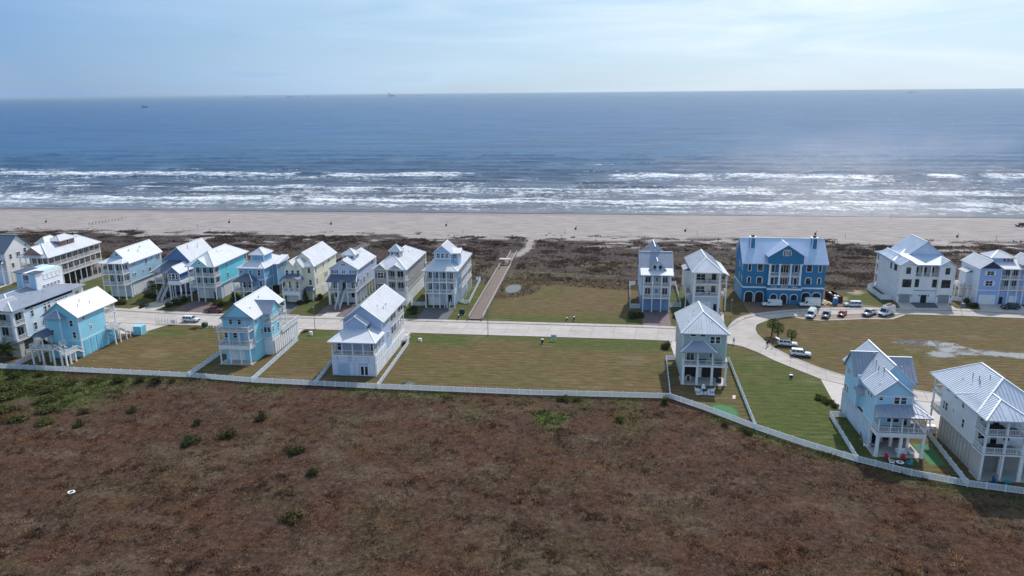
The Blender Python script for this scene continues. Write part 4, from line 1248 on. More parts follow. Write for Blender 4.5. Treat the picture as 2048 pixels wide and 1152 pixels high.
# ---- large royal blue house
h = House('large_house', 45, 224.6, 'large royal blue house with white columns, arched garages and twin chimneys', S_royal, roof=roofmat('bluish_metal_roof', L(188, 204, 226)))
h.wall(45, 225.4, 0, 69, 239, 12.6, trim=False)
h.wall(52, 223.8, 0, 62, 225.5, 4.5, trim=False)
h.bx('band', 44.93, 225.33, 4.5, 69.07, 239.07, 4.95, M_white); h.bx('band', 51.9, 223.7, 4.4, 62.1, 225.3, 4.9, M_white)
h.gable(45, 225.4, 69, 239, 12.6, 18.6, 'x', .6, .7, ends='lr')
h.wall(52, 223.9, 12.5, 62, 226.5, 14.9, trim=False)
h.gable(52, 223.9, 62, 233.5, 14.9, 18.2, 'y', .6, .5, ends='f')
h.deck(52, 223.8, 62, 225.4, 4.95)
for x in (52.5, 55.4, 58.6, 61.5):
    me = cached('column', lambda: MB().box(-.42, -.42, 0, .42, .42, .9).cyl((0, 0), .9, 1.3, .52, .34, 12).cyl((0, 0), 1.3, 7.0, .34, .28, 12).box(-.4, -.4, 7.0, .4, .4, 7.5).mesh('column', M_white))
    link('column', me, h.e, h.p(x, 224.5, 5.0))
    h.bx('pedestal', x - .46, 224.0, 4.96, x + .46, 224.99, 5.9, S_royal)
h.deck(52.6, 224.5, 61.4, 225.4, 8.6); h.rail([(52.7, 224.6), (61.3, 224.6)], 8.6); h.rail([(52.9, 224.2), (61.1, 224.2)], 5.0)


def arch(hh, plane, u, z, w, ht, rise, name, pm, t=.2):
    def mk():
        o = [(-w / 2 - t, 0), (w / 2 + t, 0)]; i_ = [(-w / 2, 0), (w / 2, 0)]
        for k in range(9):
            a = pi * k / 8
            o.append(((w / 2 + t) * cos(a), ht + (rise + t) * sin(a))); i_.append((w / 2 * cos(a), ht + rise * sin(a)))
        m = MB(); q = MB()
        ring_o = [o[1]] + o[2:] + [o[0]]; ring_i = [i_[1]] + i_[2:] + [i_[0]]
        for a in range(len(ring_o) - 1):
            vs = [(*p_[:1], y, p_[1]) for y in (-.09, .01) for p_ in (ring_o[a], ring_o[a + 1], ring_i[a + 1], ring_i[a])]
            m.add(vs, [(0, 1, 2, 3), (7, 6, 5, 4), (0, 4, 5, 1), (2, 6, 7, 3)])
        q.prism([i_[0]] + [i_[1]] + i_[2:], 'y', -.02, .012)
        return m.mesh('arch_trim', M_white), q.mesh('pane', pm)
    a, b = cached(('arch', w, ht, rise, pm.name), mk)
    o = link(name, a, hh.e, hh.p(u, plane, z)); link('pane', b, o)


for x in (47.0, 50.1, 63.9, 67.0): arch(h, 225.4, x, 0.02, 2.4, 2.4, .9, 'arch', M_dark)  # flat dark panes paint the shade inside the open arches
for x in (54.0, 57, 60.0): arch(h, 223.8, x, 0.02, 1.9, 2.2, .85, 'arch', M_dark)
for x, w in ((46.7, .8), (49.8, 1.5), (64.2, 1.5), (67.4, .8)): arch(h, 225.4, x, 6.0, w, 1.6, .35, 'window', M_glass); h.win('F', 225.4, x, 9.9, w, 2.1, 1, 1)
for x in (53.6, 60.4): h.win('F', 225.4, x, 9.6, .9, 2.2, 1, 1); arch(h, 225.4, x, 5.6, .9, 2.0, .3, 'window', M_glass)
h.win('F', 225.4, 57, 9.0, 2.2, 2.8, 3, 1, name='door'); h.win('F', 225.4, 57, 5.2, 2.0, 2.6, 3, 1, name='door')
arch(h, 223.9, 57, 15.1, 2.0, 1.3, .3, 'window', M_glass)
h.win('F', 223.88, 56.65, 15.1, .25, 1.3, 1, 1); h.win('F', 223.88, 57.35, 15.1, .25, 1.3, 1, 1)
for x in (47.9, 66.2):
    c = h.bx('chimney', x - .75, 229.2, 15.6, x + .75, 231.0, 19.3); h.bx('cap', x - .95 + 0, 229.0, 19.3, x + .95, 231.2, 19.6, M_white)
    for sx in (-.8, .6): h.bx('corner_board', x + sx, 229.1, 15.9, x + sx + .2, 229.25, 19.29, M_white)
    h.bx('flue', x - .45, 229.6, 19.6, x + .45, 230.6, 20.1, M_black)
h.wins('L', 45, [(228, 9.8, .7, 1.8), (232, 9.8, .7, 1.8), (228.5, 14, .7, 1.2), (228, 6.2, .7, 1.6), (232, 6.2, .7, 1.6)])
h.slats('L', 45, 226.5, 238, .3, 4.0, S_mblue, 1.2)
h.bx('fence', 58.8, 222.6, 0, 61.6, 223.0, 1.5, S_royal)

# ---- white house with central balcony
h = House('beach_house', 91.5, 228.5, 'white house with two garage wings and balcony under a tall gable', S_white, roof=roofmat('cool_metal_roof', L(186, 198, 216)))
h.wall(91.6, 228.5, 0, 96.2, 246, 11.7, bands=(3.7,)); h.wall(102.9, 228.5, 0, 107.4, 244, 11.7, bands=(3.7,))
h.wall(96.2, 229, 0, 102.9, 244, 8.3, trim=False, bands=(3.7,)); h.wall(96.2, 231.2, 8.3, 102.9, 243, 11.7, trim=False)
h.bx('band', 96.2, 228.96, 3.6, 102.9, 229.1, 3.85, M_white)
h.gable(91.6, 228.5, 96.2, 246, 11.7, 13.2, 'y', .4, .45); h.gable(102.9, 228.5, 107.4, 244, 11.7, 13.2, 'y', .4, .45)
h.roof([[(94, 228.4, 11.9), (105, 228.4, 11.9), (105.6, 235.4, 13.9), (93.4, 235.4, 13.9)]])
h.hip(91.6, 234, 107.4, 246, 11.9, 14.2, 'x', 97, 102)
h.gable(95.6, 235, 106.4, 247, 13.2, 17.6, 'y', .3, .3, ends='fb', wall=S_pale)
h.deck(96.2, 228.9, 102.9, 231.2, 8.3); h.rail([(96.2, 229.02), (102.9, 229.02)], 8.3)
for x in (98.4, 100.7): h.post(x, 229.15, 8.3, 11.7, .2)
h.wins('F', 231.2, [(97.3, 8.4, 1.2, 2.3), (99.5, 8.4, 1.6, 2.3), (101.8, 8.4, 1.2, 2.3)], cols=2, rows=1)
FB = dict(fm=M_black)
h.wins('F', 228.5, [(94.0, 9.2, 1.0, 1.7), (105.2, 9.2, 1.0, 1.7)], rows=1, **FB)
h.wins('F', 228.5, [(93.3, 5.0, 1.0, 2.2), (94.6, 5.0, 1.0, 2.2), (104.5, 5.0, 1.0, 2.2), (105.8, 5.0, 1.0, 2.2)], **FB); h.wins('F', 229, [(97.0, 5.0, 1.0, 2.2), (102.1, 5.0, 1.0, 2.2)], **FB)
h.panel('garage_opening', 'F', 228.5, 92.2, 95.4, .02, 2.7, plain('shaded_garage', L(150, 148, 148), .8), .03); h.panel('garage_opening', 'F', 228.5, 103.5, 106.6, .02, 2.7, MATS['shaded_garage'], .03)
h.door('F', 229, 99.5, 0, 1.7, 2.4, M_black)
for x in (91.9, 95.8, 103.2, 107.0, 98.2, 100.8):
    h.bx('wall_lamp', x - .1, (228.35 if not 96.2 < x < 102.9 else 228.85), 2.0, x + .1, (228.5 if not 96.2 < x < 102.9 else 229.0), 2.5, M_black)
h.wins('L', 91.6, [(231.5, 9.4, .8, 1.6), (232.6, 9.4, .8, 1.6), (235.6, 9.2, .7, 1.6)], **FB)
h.porch(91.6, 246, 96, 248.5, (4.6, 8.3), 11.6, [91.8], 'L'); h.rail([(91.7, 246.1), (91.7, 248.4)], 8.3); h.rail([(91.7, 246.1), (91.7, 248.4)], 4.6); h.post(91.8, 248.2, 0, 11.6)
h.roof([[(91, 245.8, 11.9), (96.6, 245.8, 12.9), (96.6, 249, 12.6), (91, 249, 11.6)]])
h.slats('L', 91.6, 232, 245, .2, 3.5, w=1.2)
for q in ((94.4, 236, 13.0), (95, 238.5, 12.8)): h.vent(*q, .5)

# ---- periwinkle house at the right edge
h = House('beach_house', 114.3, 228.5, 'periwinkle house with navy gable and double balconies at the right edge', S_peri)
h.wall(114.3, 228.5, 0, 120.5, 240, 11.1, bands=(4.3,)); h.wall(120.5, 231, 4.4, 131, 240, 11.1); h.wall(120.5, 229.4, 0, 131, 240, 4.38, trim=False)
h.panel('wall', 'L', 114.3, 228.7, 239.8, .05, 11.0, S_pale, .02)
h.gable(114.3, 228.5, 120.5, 240, 11.1, 13.3, 'y', .4, .35, ends='fb', wall=M_navy)
h.porch(120.5, 228.7, 127.5, 231, (4.7, 8.0), 10.9, [123.2, 125.6, 127.3], '')
h.roof([[(119.6, 228.2, 11.1), (132, 228.2, 11.1), (132, 235, 13.4), (119.6, 235, 13.4)], [(119.6, 241, 11.1), (119.6, 235, 13.4), (132, 235, 13.4), (132, 241, 11.1)]])
h.wall(119, 232.4, 11.6, 125.2, 238, 13.6); h.hip(119, 232.4, 125.2, 238, 13.6, 15.2, 'x')
h.wins('F', 232.4, [(122.6, 12.5, .9, .9), (123.7, 12.5, .9, .9), (124.7, 12.5, .9, .9)])
h.gable(126.4, 229, 131, 236, 12.4, 14.4, 'y', .4, .3)
h.wins('F', 228.5, [(117.3, 9.1, 1.9, 1.2), (117.3, 5.8, 1.9, 1.5)], cols=2)
for z in (9.1, 5.8):
    for x in (116.0, 118.6): h.panel('shutter', 'F', 228.5, x - .2, x + .2, z, z + (1.2 if z > 8 else 1.5), M_white)
for z in (4.8, 8.1): h.wins('F', 231, [(121.4, z, 1.1, 2.2), (123.4, z, 1.1, 2.2), (125.6, z, 1.2, 2.2)], cols=2, rows=1)
h.garage('F', 228.5, 115.0, 119.8, 3.0); h.garage('F', 229.4, 124, 126.2, 2.6); h.door('F', 229.4, 121.8, 0, 1.0, 2.2, M_dark)
h.wall(112.6, 233, 4.6, 114.3, 237, 8.8, S_pale); h.roof([[(112.2, 232.6, 8.9), (114.3, 232.6, 9.8), (114.3, 237.4, 9.8), (112.2, 237.4, 8.9)]])
h.deck(110.8, 232, 114.2, 240, 4.6); h.rail([(114.2, 232.1), (110.9, 232.1), (110.9, 240)], 4.6)
for y in (232.3, 234.8, 237.2, 239.7): h.post(111.0, y, 0, 4.4, .16); h.post(113.4, y, 0, 4.4, .16)


# ================= near row =================
# ---- big pale house at the left edge with a roof tower
h = House('large_house', -158, 157.5, 'big white house with tall roof tower at the left edge', siding('ice_white_siding', L(214, 228, 240)), roof=M_roofg)
h.wall(-158, 161.4, 4.3, -142, 179, 12.3, bands=(4.3,)); h.wall(-158, 158.2, 0, -142.3, 179, 4.28, S_stone, trim=False)
h.wall(-158, 157.5, 11.4, -142, 183, 12.3, M_white, trim=False)
h.porch(-158, 157.5, -142, 161.4, (4.6, 8.5), 11.4, [-142.4, -146.4, -150.4, -154.4], 'R', zb=4.6, pr=.32, ysides=[(-142.3, 161.2)])
h.porch(-158, 179, -142, 183, (4.6,), 11.4, [], 'R', ysides=[(-142.4, 182.6), (-142.4, 179.4)], pr=.4)
h.hip(-158, 157.5, -142, 183, 12.3, 14.2, 'y', 165, 176)
h.gable(-149.5, 157.2, -144.5, 164, 12.4, 13.9, 'y', .3, .3, ends='f', mat=M_roofg)
h.wall(-152.2, 172.2, 13.0, -150.4, 182, 18.3, S_lblue); h.wall(-148.6, 172.2, 13.0, -146.6, 182, 18.0, S_lblue)
h.wall(-150.5, 172.6, 13.0, -148.5, 182, 15.2, S_white); h.bx('lintel', -150.5, 172.4, 17.6, -148.5, 182, 18.15, M_white)
h.panel('wall', 'R', -146.6, 172.4, 181.8, 13.0, 17.95, S_white, .03)
h.roof([[(-152.6, 171.8, 18.6), (-150.3, 171.8, 18.3), (-150.3, 178, 18.3), (-152.6, 178, 18.6)], [(-148.7, 171.8, 18.3), (-146.2, 171.8, 18.2), (-146.2, 175, 18.2), (-148.7, 175, 18.3)]], mat=M_roofd)
h.rail([(-150.5, 172.4), (-148.5, 172.4)], 15.2, .9)
h.wins('R', -146.55, [(174.6 + 1.35 * i, 13.6, .8, .8) for i in range(5)], cols=2)
h.wins('R', -146.55, [(175.6 + 1.6 * i, 16.0, 1.2, 1.2) for i in range(4)], rows=1, pm=M_white)
h.wins('R', -142, [(163.6, 9.2, .9, 1.5), (168.2, 8.9, .8, 1.6), (169.6, 8.9, .8, 1.6), (164, 5.6, 1.0, 1.8), (166.8, 5.9, .7, 1.2)])
h.wins('R', -142, [(163.6, 11.0, .9, .35), (168.2, 10.8, .8, .35), (169.6, 10.8, .8, .35)], rows=1)
h.wins('R', -142, [(172.4 + .95 * i, 8.9, .7, 1.5) for i in range(5)]); h.wins('R', -142, [(172.4 + .95 * i, 10.7, .7, .35) for i in range(5)], rows=1)
for z in (4.7, 8.6): h.wins('F', 161.4, [(-144, z, 1.6, 2.3), (-148.4, z, 1.8, 2.3), (-152, z, 1.6, 2.3)], cols=2, rows=1)
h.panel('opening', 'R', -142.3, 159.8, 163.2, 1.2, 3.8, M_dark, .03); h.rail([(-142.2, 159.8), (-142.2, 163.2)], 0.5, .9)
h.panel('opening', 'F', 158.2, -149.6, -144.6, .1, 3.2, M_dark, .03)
for q in ((-147, 168, 13.3), (-146, 169, 13.1), (-145, 172, 12.9)): h.vent(*q, .4)

# ---- turquoise house with raised deck
h = House('beach_house', -136, 160, 'turquoise house with raised deck and gazebo, blue panels at ground level', S_turq)
h.wall(-136, 160, 0, -126.9, 170, 10.6, bands=(4.2,))
h.wall(-134.2, 158.6, 0, -130.6, 160, 10.3)
h.hip(-134.3, 158.4, -130.4, 161.6, 10.3, 11.7, 'x', ov=.4, mat=M_roofg)
h.gable(-136, 160, -126.9, 174.6, 10.6, 14.0, 'y', .5, .5, ends='f', mat=roofmat('warm_white_roof', L(226, 222, 220)))
m = MB(); m.prism([(-136 - h.o.x, 10.6), (-126.9 - h.o.x, 10.6), (-131.45 - h.o.x, 14)], 'y', 10.0, 10.1); m.build('gable_wall', S_turq, h.e)
h.porch(-136, 170, -126.9, 174.4, (4.4, 8.1), 10.5, [], 'R', ysides=[(-127.1, 174.1), (-131.4, 174.1), (-135.8, 174.1)]); h.rail([(-127, 174.3), (-136, 174.3)], 8.1); h.wall(-136, 170, 0, -127.3, 174, 4.0, siding('deep_turquoise_siding', L(104, 178, 210)), trim=False)
h.slats('R', -126.9, 160.6, 169.8, .2, 4.0, siding('panel_turquoise', L(126, 196, 222)), 1.6, .7)
h.wins('F', 160, [(-128.8, 8.0, .8, 1.5), (-128.4, 5.0, .8, 1.5)]); h.wins('F', 158.6, [(-133.0, 6.3, .7, 1.1)])
h.wins('R', -126.9, [(162, 9.2, .9, 1.1), (164.2, 6.2, .5, .9)])
h.deck(-135.9, 153.7, -129.8, 158.6, 4.2); h.rail([(-135.8, 158.6), (-135.8, 153.8), (-130, 153.8)], 4.2); h.rail([(-129.9, 156.4), (-129.9, 158.5)], 4.2)
for x, y in ((-135.5, 154), (-132.8, 154), (-130, 154), (-135.5, 156), (-132.6, 156), (-130.2, 156.6), (-127.7, 153.6), (-126.5, 153.6), (-126.5, 155), (-126.7, 157), (-127.9, 157.6)): h.post(x, y, 0, 4.0 if x < -129 else 2.9, .16)
h.stairs((-129.8, 155.2, 4.2), (-127.8, 155.2, 2.9), 1.6); h.deck(-127.9, 153.5, -126.4, 157.7, 2.9); h.rail([(-127.9, 153.6), (-126.5, 153.6), (-126.5, 157.6)], 2.9); h.stairs((-127.1, 157.7, 2.9), (-127.1, 160.0, 1.4), 1.2)
for x in (-135.4, -133.4):
    for y in (155.2, 158.2): h.post(x, y, 4.2, 6.7, .13)
h.gable(-135.7, 154.9, -133.1, 158.5, 6.7, 7.7, 'y', .4, .3, mat=M_roofd, ends='f', wall=S_mblue)
m = MB(); m.box(-134.6 + 136, 156 - 160, 4.2, -134.0 + 136, 157.6 - 160, 4.9).box(-134.6 + 136, 156 - 160, 4.9, -134.5 + 136, 157.6 - 160, 5.3); m.build('deck_sofa', M_dark, h.e)
h.deck(-126.9, 169.6, -124.6, 172, 4.3); h.rail([(-126.8, 169.7), (-124.7, 169.7), (-124.7, 172)], 4.3)
for x, y in ((-124.8, 169.8), (-124.8, 171.8), (-124.8, 174.3), (-124.8, 176)): h.post(x, y, 0, 4.1 if y < 173 else 2.6 - (y - 174) * .7, .13)
h.stairs((-125.7, 172, 4.3), (-125.7, 178.4, .2), 1.5)
h.wall(-125.0, 177.6, 0, -122.6, 179.8, 2.4, siding('panel_turquoise', L(126, 196, 222)))
for q in ((-128.6, 163, 12.4), (-128.4, 167, 12.2), (-129.6, 165, 13.1)): h.vent(*q, .35)

# ---- turquoise house with corner bay
h = House('beach_house', -90, 158.4, 'turquoise house with rear balconies, corner bay and grey cross gable', S_turq)
h.wall(-89.8, 161, 4.7, -81.8, 176, 11.1, bands=(4.7,)); h.wall(-89.6, 161, 0, -82.0, 166, 4.68, S_turq, trim=False); h.wall(-89.6, 166, 0, -79.8, 176, 4.5, S_white, trim=False)
h.wall(-81.8, 165.8, 4.5, -79.7, 170.9, 8.4, bands=(8.2, 4.5))
h.porch(-89.9, 158.4, -82, 161, (5.0,), 8.4, [-89.7, -87.2, -84.6, -82.2], 'LR', th=1.1)
h.deck(-90.1, 158.2, -81.9, 161, 8.6); h.rail([(-90, 161), (-90, 158.3), (-82, 158.3), (-82, 161)], 8.6)
h.gable(-89.8, 161, -81.8, 177.5, 11.1, 14.4, 'y', .55, .5, ends='f', rx=-86)
m = MB(); m.prism([(-89.8 + 90, 11.1), (-81.8 + 90, 11.1), (4, 14.4)], 'y', 17.4, 17.6); m.build('gable_wall', S_turq, h.e)
h.gable(-85, 165.6, -79.6, 171.1, 11.0, 13.4, 'x', .45, .3, ends='r', mat=M_roofg)
h.deck(-81.8, 165.8, -79.6, 171, 8.6); h.rail([(-81.8, 165.9), (-79.7, 165.9), (-79.7, 171), (-81.8, 171)], 8.6)
for y in (166, 170.8): h.post(-79.8, y, 8.6, 11.0, .1)
h.porch(-89.8, 176, -81.0, 178.2, (8.3,), 11.0, [], 'R', ysides=[(-81.2, 178), (-85.4, 178), (-89.6, 178)]); h.rail([(-81.1, 178.1), (-89.8, 178.1)], 8.3)
h.deck(-89.6, 176, -79.3, 182, 4.6); h.rail([(-79.4, 171.4), (-79.4, 181.9), (-89.6, 181.9)], 4.6); h.deck(-81.8, 171, -79.3, 176, 4.6)
h.wall(-89.4, 176, 0, -79.6, 181.6, 4.2, S_white, trim=False)
h.slats('R', -79.6, 166.4, 181.4, .15, 4.1, w=.95, gap=.35)
h.wins('F', 161, [(-87.6, 9.4, .8, 1.5), (-85.4, 9.4, .8, 1.5), (-89.0, 6.0, .9, 1.2), (-86.8, 6.0, .9, 1.2)]); h.door('F', 161, -84.0, 8.6, .9, 2.2, S_pale); h.door('F', 161, -84.2, 5.0, .9, 2.1, S_pale)
h.wins('R', -81.8, [(162.2, 9.6, .6, 1.4), (164.8, 9.6, .6, 1.3), (164.7, 5.8, .5, 1.4)]); h.wins('F', 165.8, [(-81.3, 6.0, .7, 1.3), (-80.4, 6.0, .7, 1.3)], rows=1); h.wins('R', -79.7, [(166.6, 6.0, .6, 1.4), (169.8, 6.0, .6, 1.4)]); h.wins('R', -81.8, [(168.4, 9.2, .8, 1.6)])
h.bx('slab', -90, 158.1, 0, -81.8, 161, .25, M_conc); h.garage('F', 161, -88.6, -86.4, 2.7, .25); h.panel('door', 'F', 161, -86.2, -84.9, .26, 2.9, M_white)
for q in ((-83.6, 163.6, 12.5), (-84.6, 170.5, 13.5)): h.vent(*q, .4)
h.skirt(-89.4, 160.5, -82.2, 161, 11.0, 11.25, 0, 0, M_roofg, .3)

# ---- grey blue house with stacked roofs
h = House('beach_house', -60.1, 154, 'grey blue house with stacked gables and louvred white ground storey', S_lav2)
h.wall(-60, 156.4, 5.1, -49.9, 163, 8.2, bands=(5.1,)); h.wall(-60.1, 154, 0, -49.8, 163, 5.08, S_lav2, bands=(3.2,))
h.wall(-59.4, 161, 8.2, -49.9, 168, 11.3); h.wall(-59.4, 168, 0, -51.4, 180, 11.3, trim=False); h.wall(-59.4, 163, 0, -49.9, 168, 8.2, trim=False); h.wall(-59, 168, 0, -49.9, 180, 4.3, S_white, trim=False, bands=(3.2,))
h.porch(-60.1, 154, -49.9, 156.4, (5.15,), 8.1, [-59.9, -57.6, -55.1, -52.6, -50.1], 'LR', zb=5.15)
X0, X1 = -60.7, -49.3
h.roof([[(X0, 153.4, 8.3), (X1, 153.4, 8.3), (-52.6, 158.6, 10.0), (-57.6, 158.6, 10.0)], [(X1, 153.4, 8.3), (X1, 161, 8.4), (-52.6, 161.0, 10.0), (-52.6, 158.6, 10.0)], [(X0, 153.4, 8.3), (-57.6, 158.6, 10.0), (-57.6, 161, 10.0), (X0, 161, 8.4)]], [((X1, 153.4, 8.3), (-52.6, 158.6, 10)), ((X0, 153.4, 8.3), (-57.6, 158.6, 10))])
h.wall(-58.1, 158.6, 8.8, -53.1, 161.2, 11.0, bands=()); h.gable(-58.1, 158.6, -53.1, 163.5, 11.0, 12.8, 'y', .4, .4, ends='f')
h.gable(-59.4, 161, -49.9, 180.2, 11.3, 14.8, 'y', .6, .6)
h.porch(-51.4, 168, -49.8, 180.2, (4.4, 7.7), 11.2, [], 'R', ysides=[(-50, 168.2 + 2.4 * i) for i in range(6)], pr=.11); h.rail([(-49.9, 168.1), (-49.9, 180.1)], 4.4); h.rail([(-49.9, 168.1), (-49.9, 180.1)], 7.7)
for z in (4.6, 7.9): h.wins('R', -51.4, [(169.6 + 2.4 * i, z, 1.3, 2.0) for i in range(4)], cols=2, rows=1)
h.wins('R', -49.9, [(164.3, 9.4, .7, 1.5), (165.6, 9.4, .7, 1.5), (158.2, 5.9, .7, 1.6), (161, 5.9, .7, 1.6), (165.4, 5.7, .6, 1.4)]); h.wins('R', -53.1, [(159.3, 9.6, .7, 1.2), (160.4, 9.6, .7, 1.2)])
h.wins('F', 156.4, [(-55.9, 7.1, 1.2, .6), (-53.6, 7.1, 1.2, .6)], cols=2, rows=1); h.wins('F', 156.4, [(-58.9, 5.4, 1.0, 2.1), (-51.0, 5.4, .9, 2.1)])
for u0, u1 in ((-59.9, -58.9), (-55.9, -55.0), (-54.8, -53.9), (-51.6, -50.1)):
    m = MB()
    for i in range(9): m.box(u0 - h.o.x, -.05, .25 + i * .32, u1 - h.o.x, .01, .45 + i * .32)
    m.build('louvre', M_white, h.e)
for u0, u1 in ((-59.9, -58.9), (-58.6, -56.2), (-55.4, -54.4), (-54.2, -51.6), (-51.4, -50.1)):
    m = MB()
    for i in range(4): m.box(u0 - h.o.x, -.05, 3.6 + i * .34, u1 - h.o.x, .01, 3.8 + i * .34)
    m.build('louvre', M_white, h.e)
h.garage('F', 154, -58.6, -56.3, 2.5, mat=plain('pale_garage_paint', L(176, 196, 222), .5)); h.win('F', 154, -53.0, .3, .7, 2.1, 1, 1, name='door'); h.win('F', 154, -52.05, .3, .7, 2.1, 1, 1, name='door')
h.slats('R', -49.8, 154.4, 163, .15, 3.1, w=1.3); h.slats('R', -49.8, 163.1, 180, .15, 3.1, w=1.3); h.slats('R', -49.8, 154.4, 162.8, 3.5, 4.9, w=1.3)
for q in ((-52.4, 166, 13.3), (-51.4, 170, 12.6), (-51.2, 167, 12.6)): h.vent(*q, .3)
h.deck(-50, 176.6, -48.4, 180, 1.2); h.rail([(-48.5, 176.7), (-48.5, 179.9)], 1.2)

# ---- sage house
h = House('beach_house', 19.5, 155.7, 'sage green house with hipped pale roof, rear porch and open ground floor', S_sage)
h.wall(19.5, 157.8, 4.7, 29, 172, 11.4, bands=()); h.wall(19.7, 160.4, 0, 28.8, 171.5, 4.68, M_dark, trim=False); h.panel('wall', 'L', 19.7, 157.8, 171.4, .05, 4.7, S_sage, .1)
h.hip(19.5, 157.8, 29, 172, 11.4, 14.8, 'y', 162.8, 171)
h.porch(19.4, 155.7, 29.1, 157.8, (4.8,), 4.6, [19.7, 22.7, 25.9, 28.8], 'LR', pr=.24, th=.5)
for x in (19.7, 22.7, 25.9): h.post(x, 155.9, 4.8, 7.7, .13)
X0, X1, Y0 = 18.9, 26.6, 155.2
h.roof([[(X0, Y0, 7.9), (X1, Y0, 7.9), (24.2, 157.8, 9.6), (21.6, 157.8, 9.6)], [(X0, Y0, 7.9), (21.6, 157.8, 9.6), (X0, 157.8, 7.9)], [(X1, Y0, 7.9), (X1, 157.8, 7.9), (24.2, 157.8, 9.6)]], [((X0, Y0, 7.9), (21.6, 157.8, 9.6)), ((X1, Y0, 7.9), (24.2, 157.8, 9.6))], M_roofg)
h.wins('F', 157.8, [(21.7, 10.7, 1.1, .45), (23.8, 10.7, 1.1, .45)], rows=1); h.wins('F', 157.8, [(25.9, 9.2, .9, 1.5), (27.1, 9.2, .9, 1.5)]); h.wins('F', 157.8, [(21.3, 5.1, 1.6, 2.1), (26, 5.8, 1.0, 1.2)], cols=2, rows=1)
h.bx('slab', 19.3, 155.5, 0, 29.2, 160.4, .15, M_conc); h.door('F', 160.4, 23.8, .15, 1.1, 2.3); h.bx('grill', 27.2, 157.2, .15, 28.3, 157.9, 1.2, M_black); h.bx('porch_sofa', 22.9, 156.9, 4.8, 24.8, 157.6, 5.5, M_dark); h.bx('porch_table', 26.6, 156.6, 4.8, 28.2, 157.4, 5.5, M_dark)
h.wins('L', 19.5, [(160, 9), (164, 9), (168, 6)])
for q in ((22.6, 166, 13.5), (22.2, 164, 13.2), (23, 162.6, 13.4), (21.0, 162, 12.4), (25.9, 160.2, 12.8), (26.4, 165, 13.2)): h.vent(*q, .5)

# ---- sky blue house
h = House('beach_house', 49.8, 125, 'sky blue house with rear porch roof and furniture under its open columns', S_sky, roof=roofmat('pearl_metal_roof', L(196, 202, 212)))
h.wall(50, 128, 4.6, 56.4, 133, 10.7, bands=(4.6,)); h.wall(50.6, 133, 4.6, 58.2, 146, 10.7, bands=(4.6,)); h.wall(49.7, 136.6, 4.6, 50.7, 143.4, 10.9)
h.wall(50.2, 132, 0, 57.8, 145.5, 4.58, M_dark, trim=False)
h.porch(49.8, 125, 58.0, 128, (4.8,), 4.5, [50.1, 54.0, 57.7], 'LR', pr=.24, th=.9, ysides=[(50.2, 129), (54, 129.4), (56.8, 129.2), (53, 131.2), (57.6, 131.5)])
h.deck(56.4, 128, 58.2, 132, 4.8); h.rail([(58.1, 128), (58.1, 132)], 4.8)
for x in (50.0, 52.0, 53.9, 55.9, 57.8): h.post(x, 125.2, 4.8, 7.7, .09)
h.roof([[(49.0, 124.5, 7.9), (58.6, 124.5, 7.9), (56.6, 128, 8.9), (51.6, 128, 8.9), (50, 128, 8.6)], [(58.6, 124.5, 7.9), (58.9, 132, 7.9), (56.4, 132.9, 8.9), (56.6, 128, 8.9)]], [((58.6, 124.5, 7.9), (56.6, 128, 8.9))], M_roofg, step=.75)
h.gable(50, 128, 56.4, 134, 10.7, 13.3, 'y', .4, .4, ends='f', rx=53.2); h.gable(50.4, 132.6, 58.3, 146, 10.7, 14.5, 'y', .5, .5, rx=54.4)
h.gable(49.4, 137.4, 54.4, 143, 10.9, 14.2, 'x', .4, .35, ends='l', mat=M_roofg); h.gable(54.4, 134.4, 59.0, 141.4, 10.9, 14.1, 'x', .4, .4, ends='r', mat=M_roofg)
h.wall(57.8, 135, 4.6, 58.9, 141, 10.8)
h.bx('belly_band', 49.98, 127.97, 10.2, 56.42, 128.2, 10.45, M_white)
h.wins('F', 128, [(53.6, 9.0, .85, 1.5), (54.75, 9.0, .85, 1.5)]); h.win('F', 128, 50.9, 9.6, .6, .8); h.panel('panel', 'F', 128, 55.4, 56.1, 9.2, 10.2, S_pale, .03)
h.wins('F', 128, [(52.8, 5.5, .9, 1.5), (53.9, 5.5, .9, 1.5), (55.4, 4.9, .8, 2.1)])
h.wins('L', 50, [(133.2 - 1.4 * i - .4, 9.2, .5, 1.5) for i in range(3)]); h.wins('L', 49.7, [(142.0, 9.3, .45, 1.0), (141.2, 9.3, .45, 1.0), (142.3, 5.3, .6, 1.5), (141.2, 5.3, .6, 1.5)])
h.roof([[(49.2, 133, 8.4), (50.7, 133, 9.0), (50.7, 137, 9.0), (49.2, 137, 8.4)]], mat=M_roofg)
h.slats('L', 50.1, 128.6, 145, .2, 4.4, S_pale, .7, .2); h.bx('slab', 49.6, 125, 0, 58, 132, .12, M_conc); h.panel('wall', 'L', 50.2, 128.6, 145.2, .1, 4.5, S_pale, .05)
for q in ((53, 139, 13.6, .9), (52.6, 136.5, 13.0, 1.1), (52.4, 134.5, 12.8, .9), (52.8, 133, 13.1, 1.0), (51.6, 131, 11.9, .25), (51.2, 130, 11.7, .25), (57, 136, 12.8, .25)): h.vent(*q)

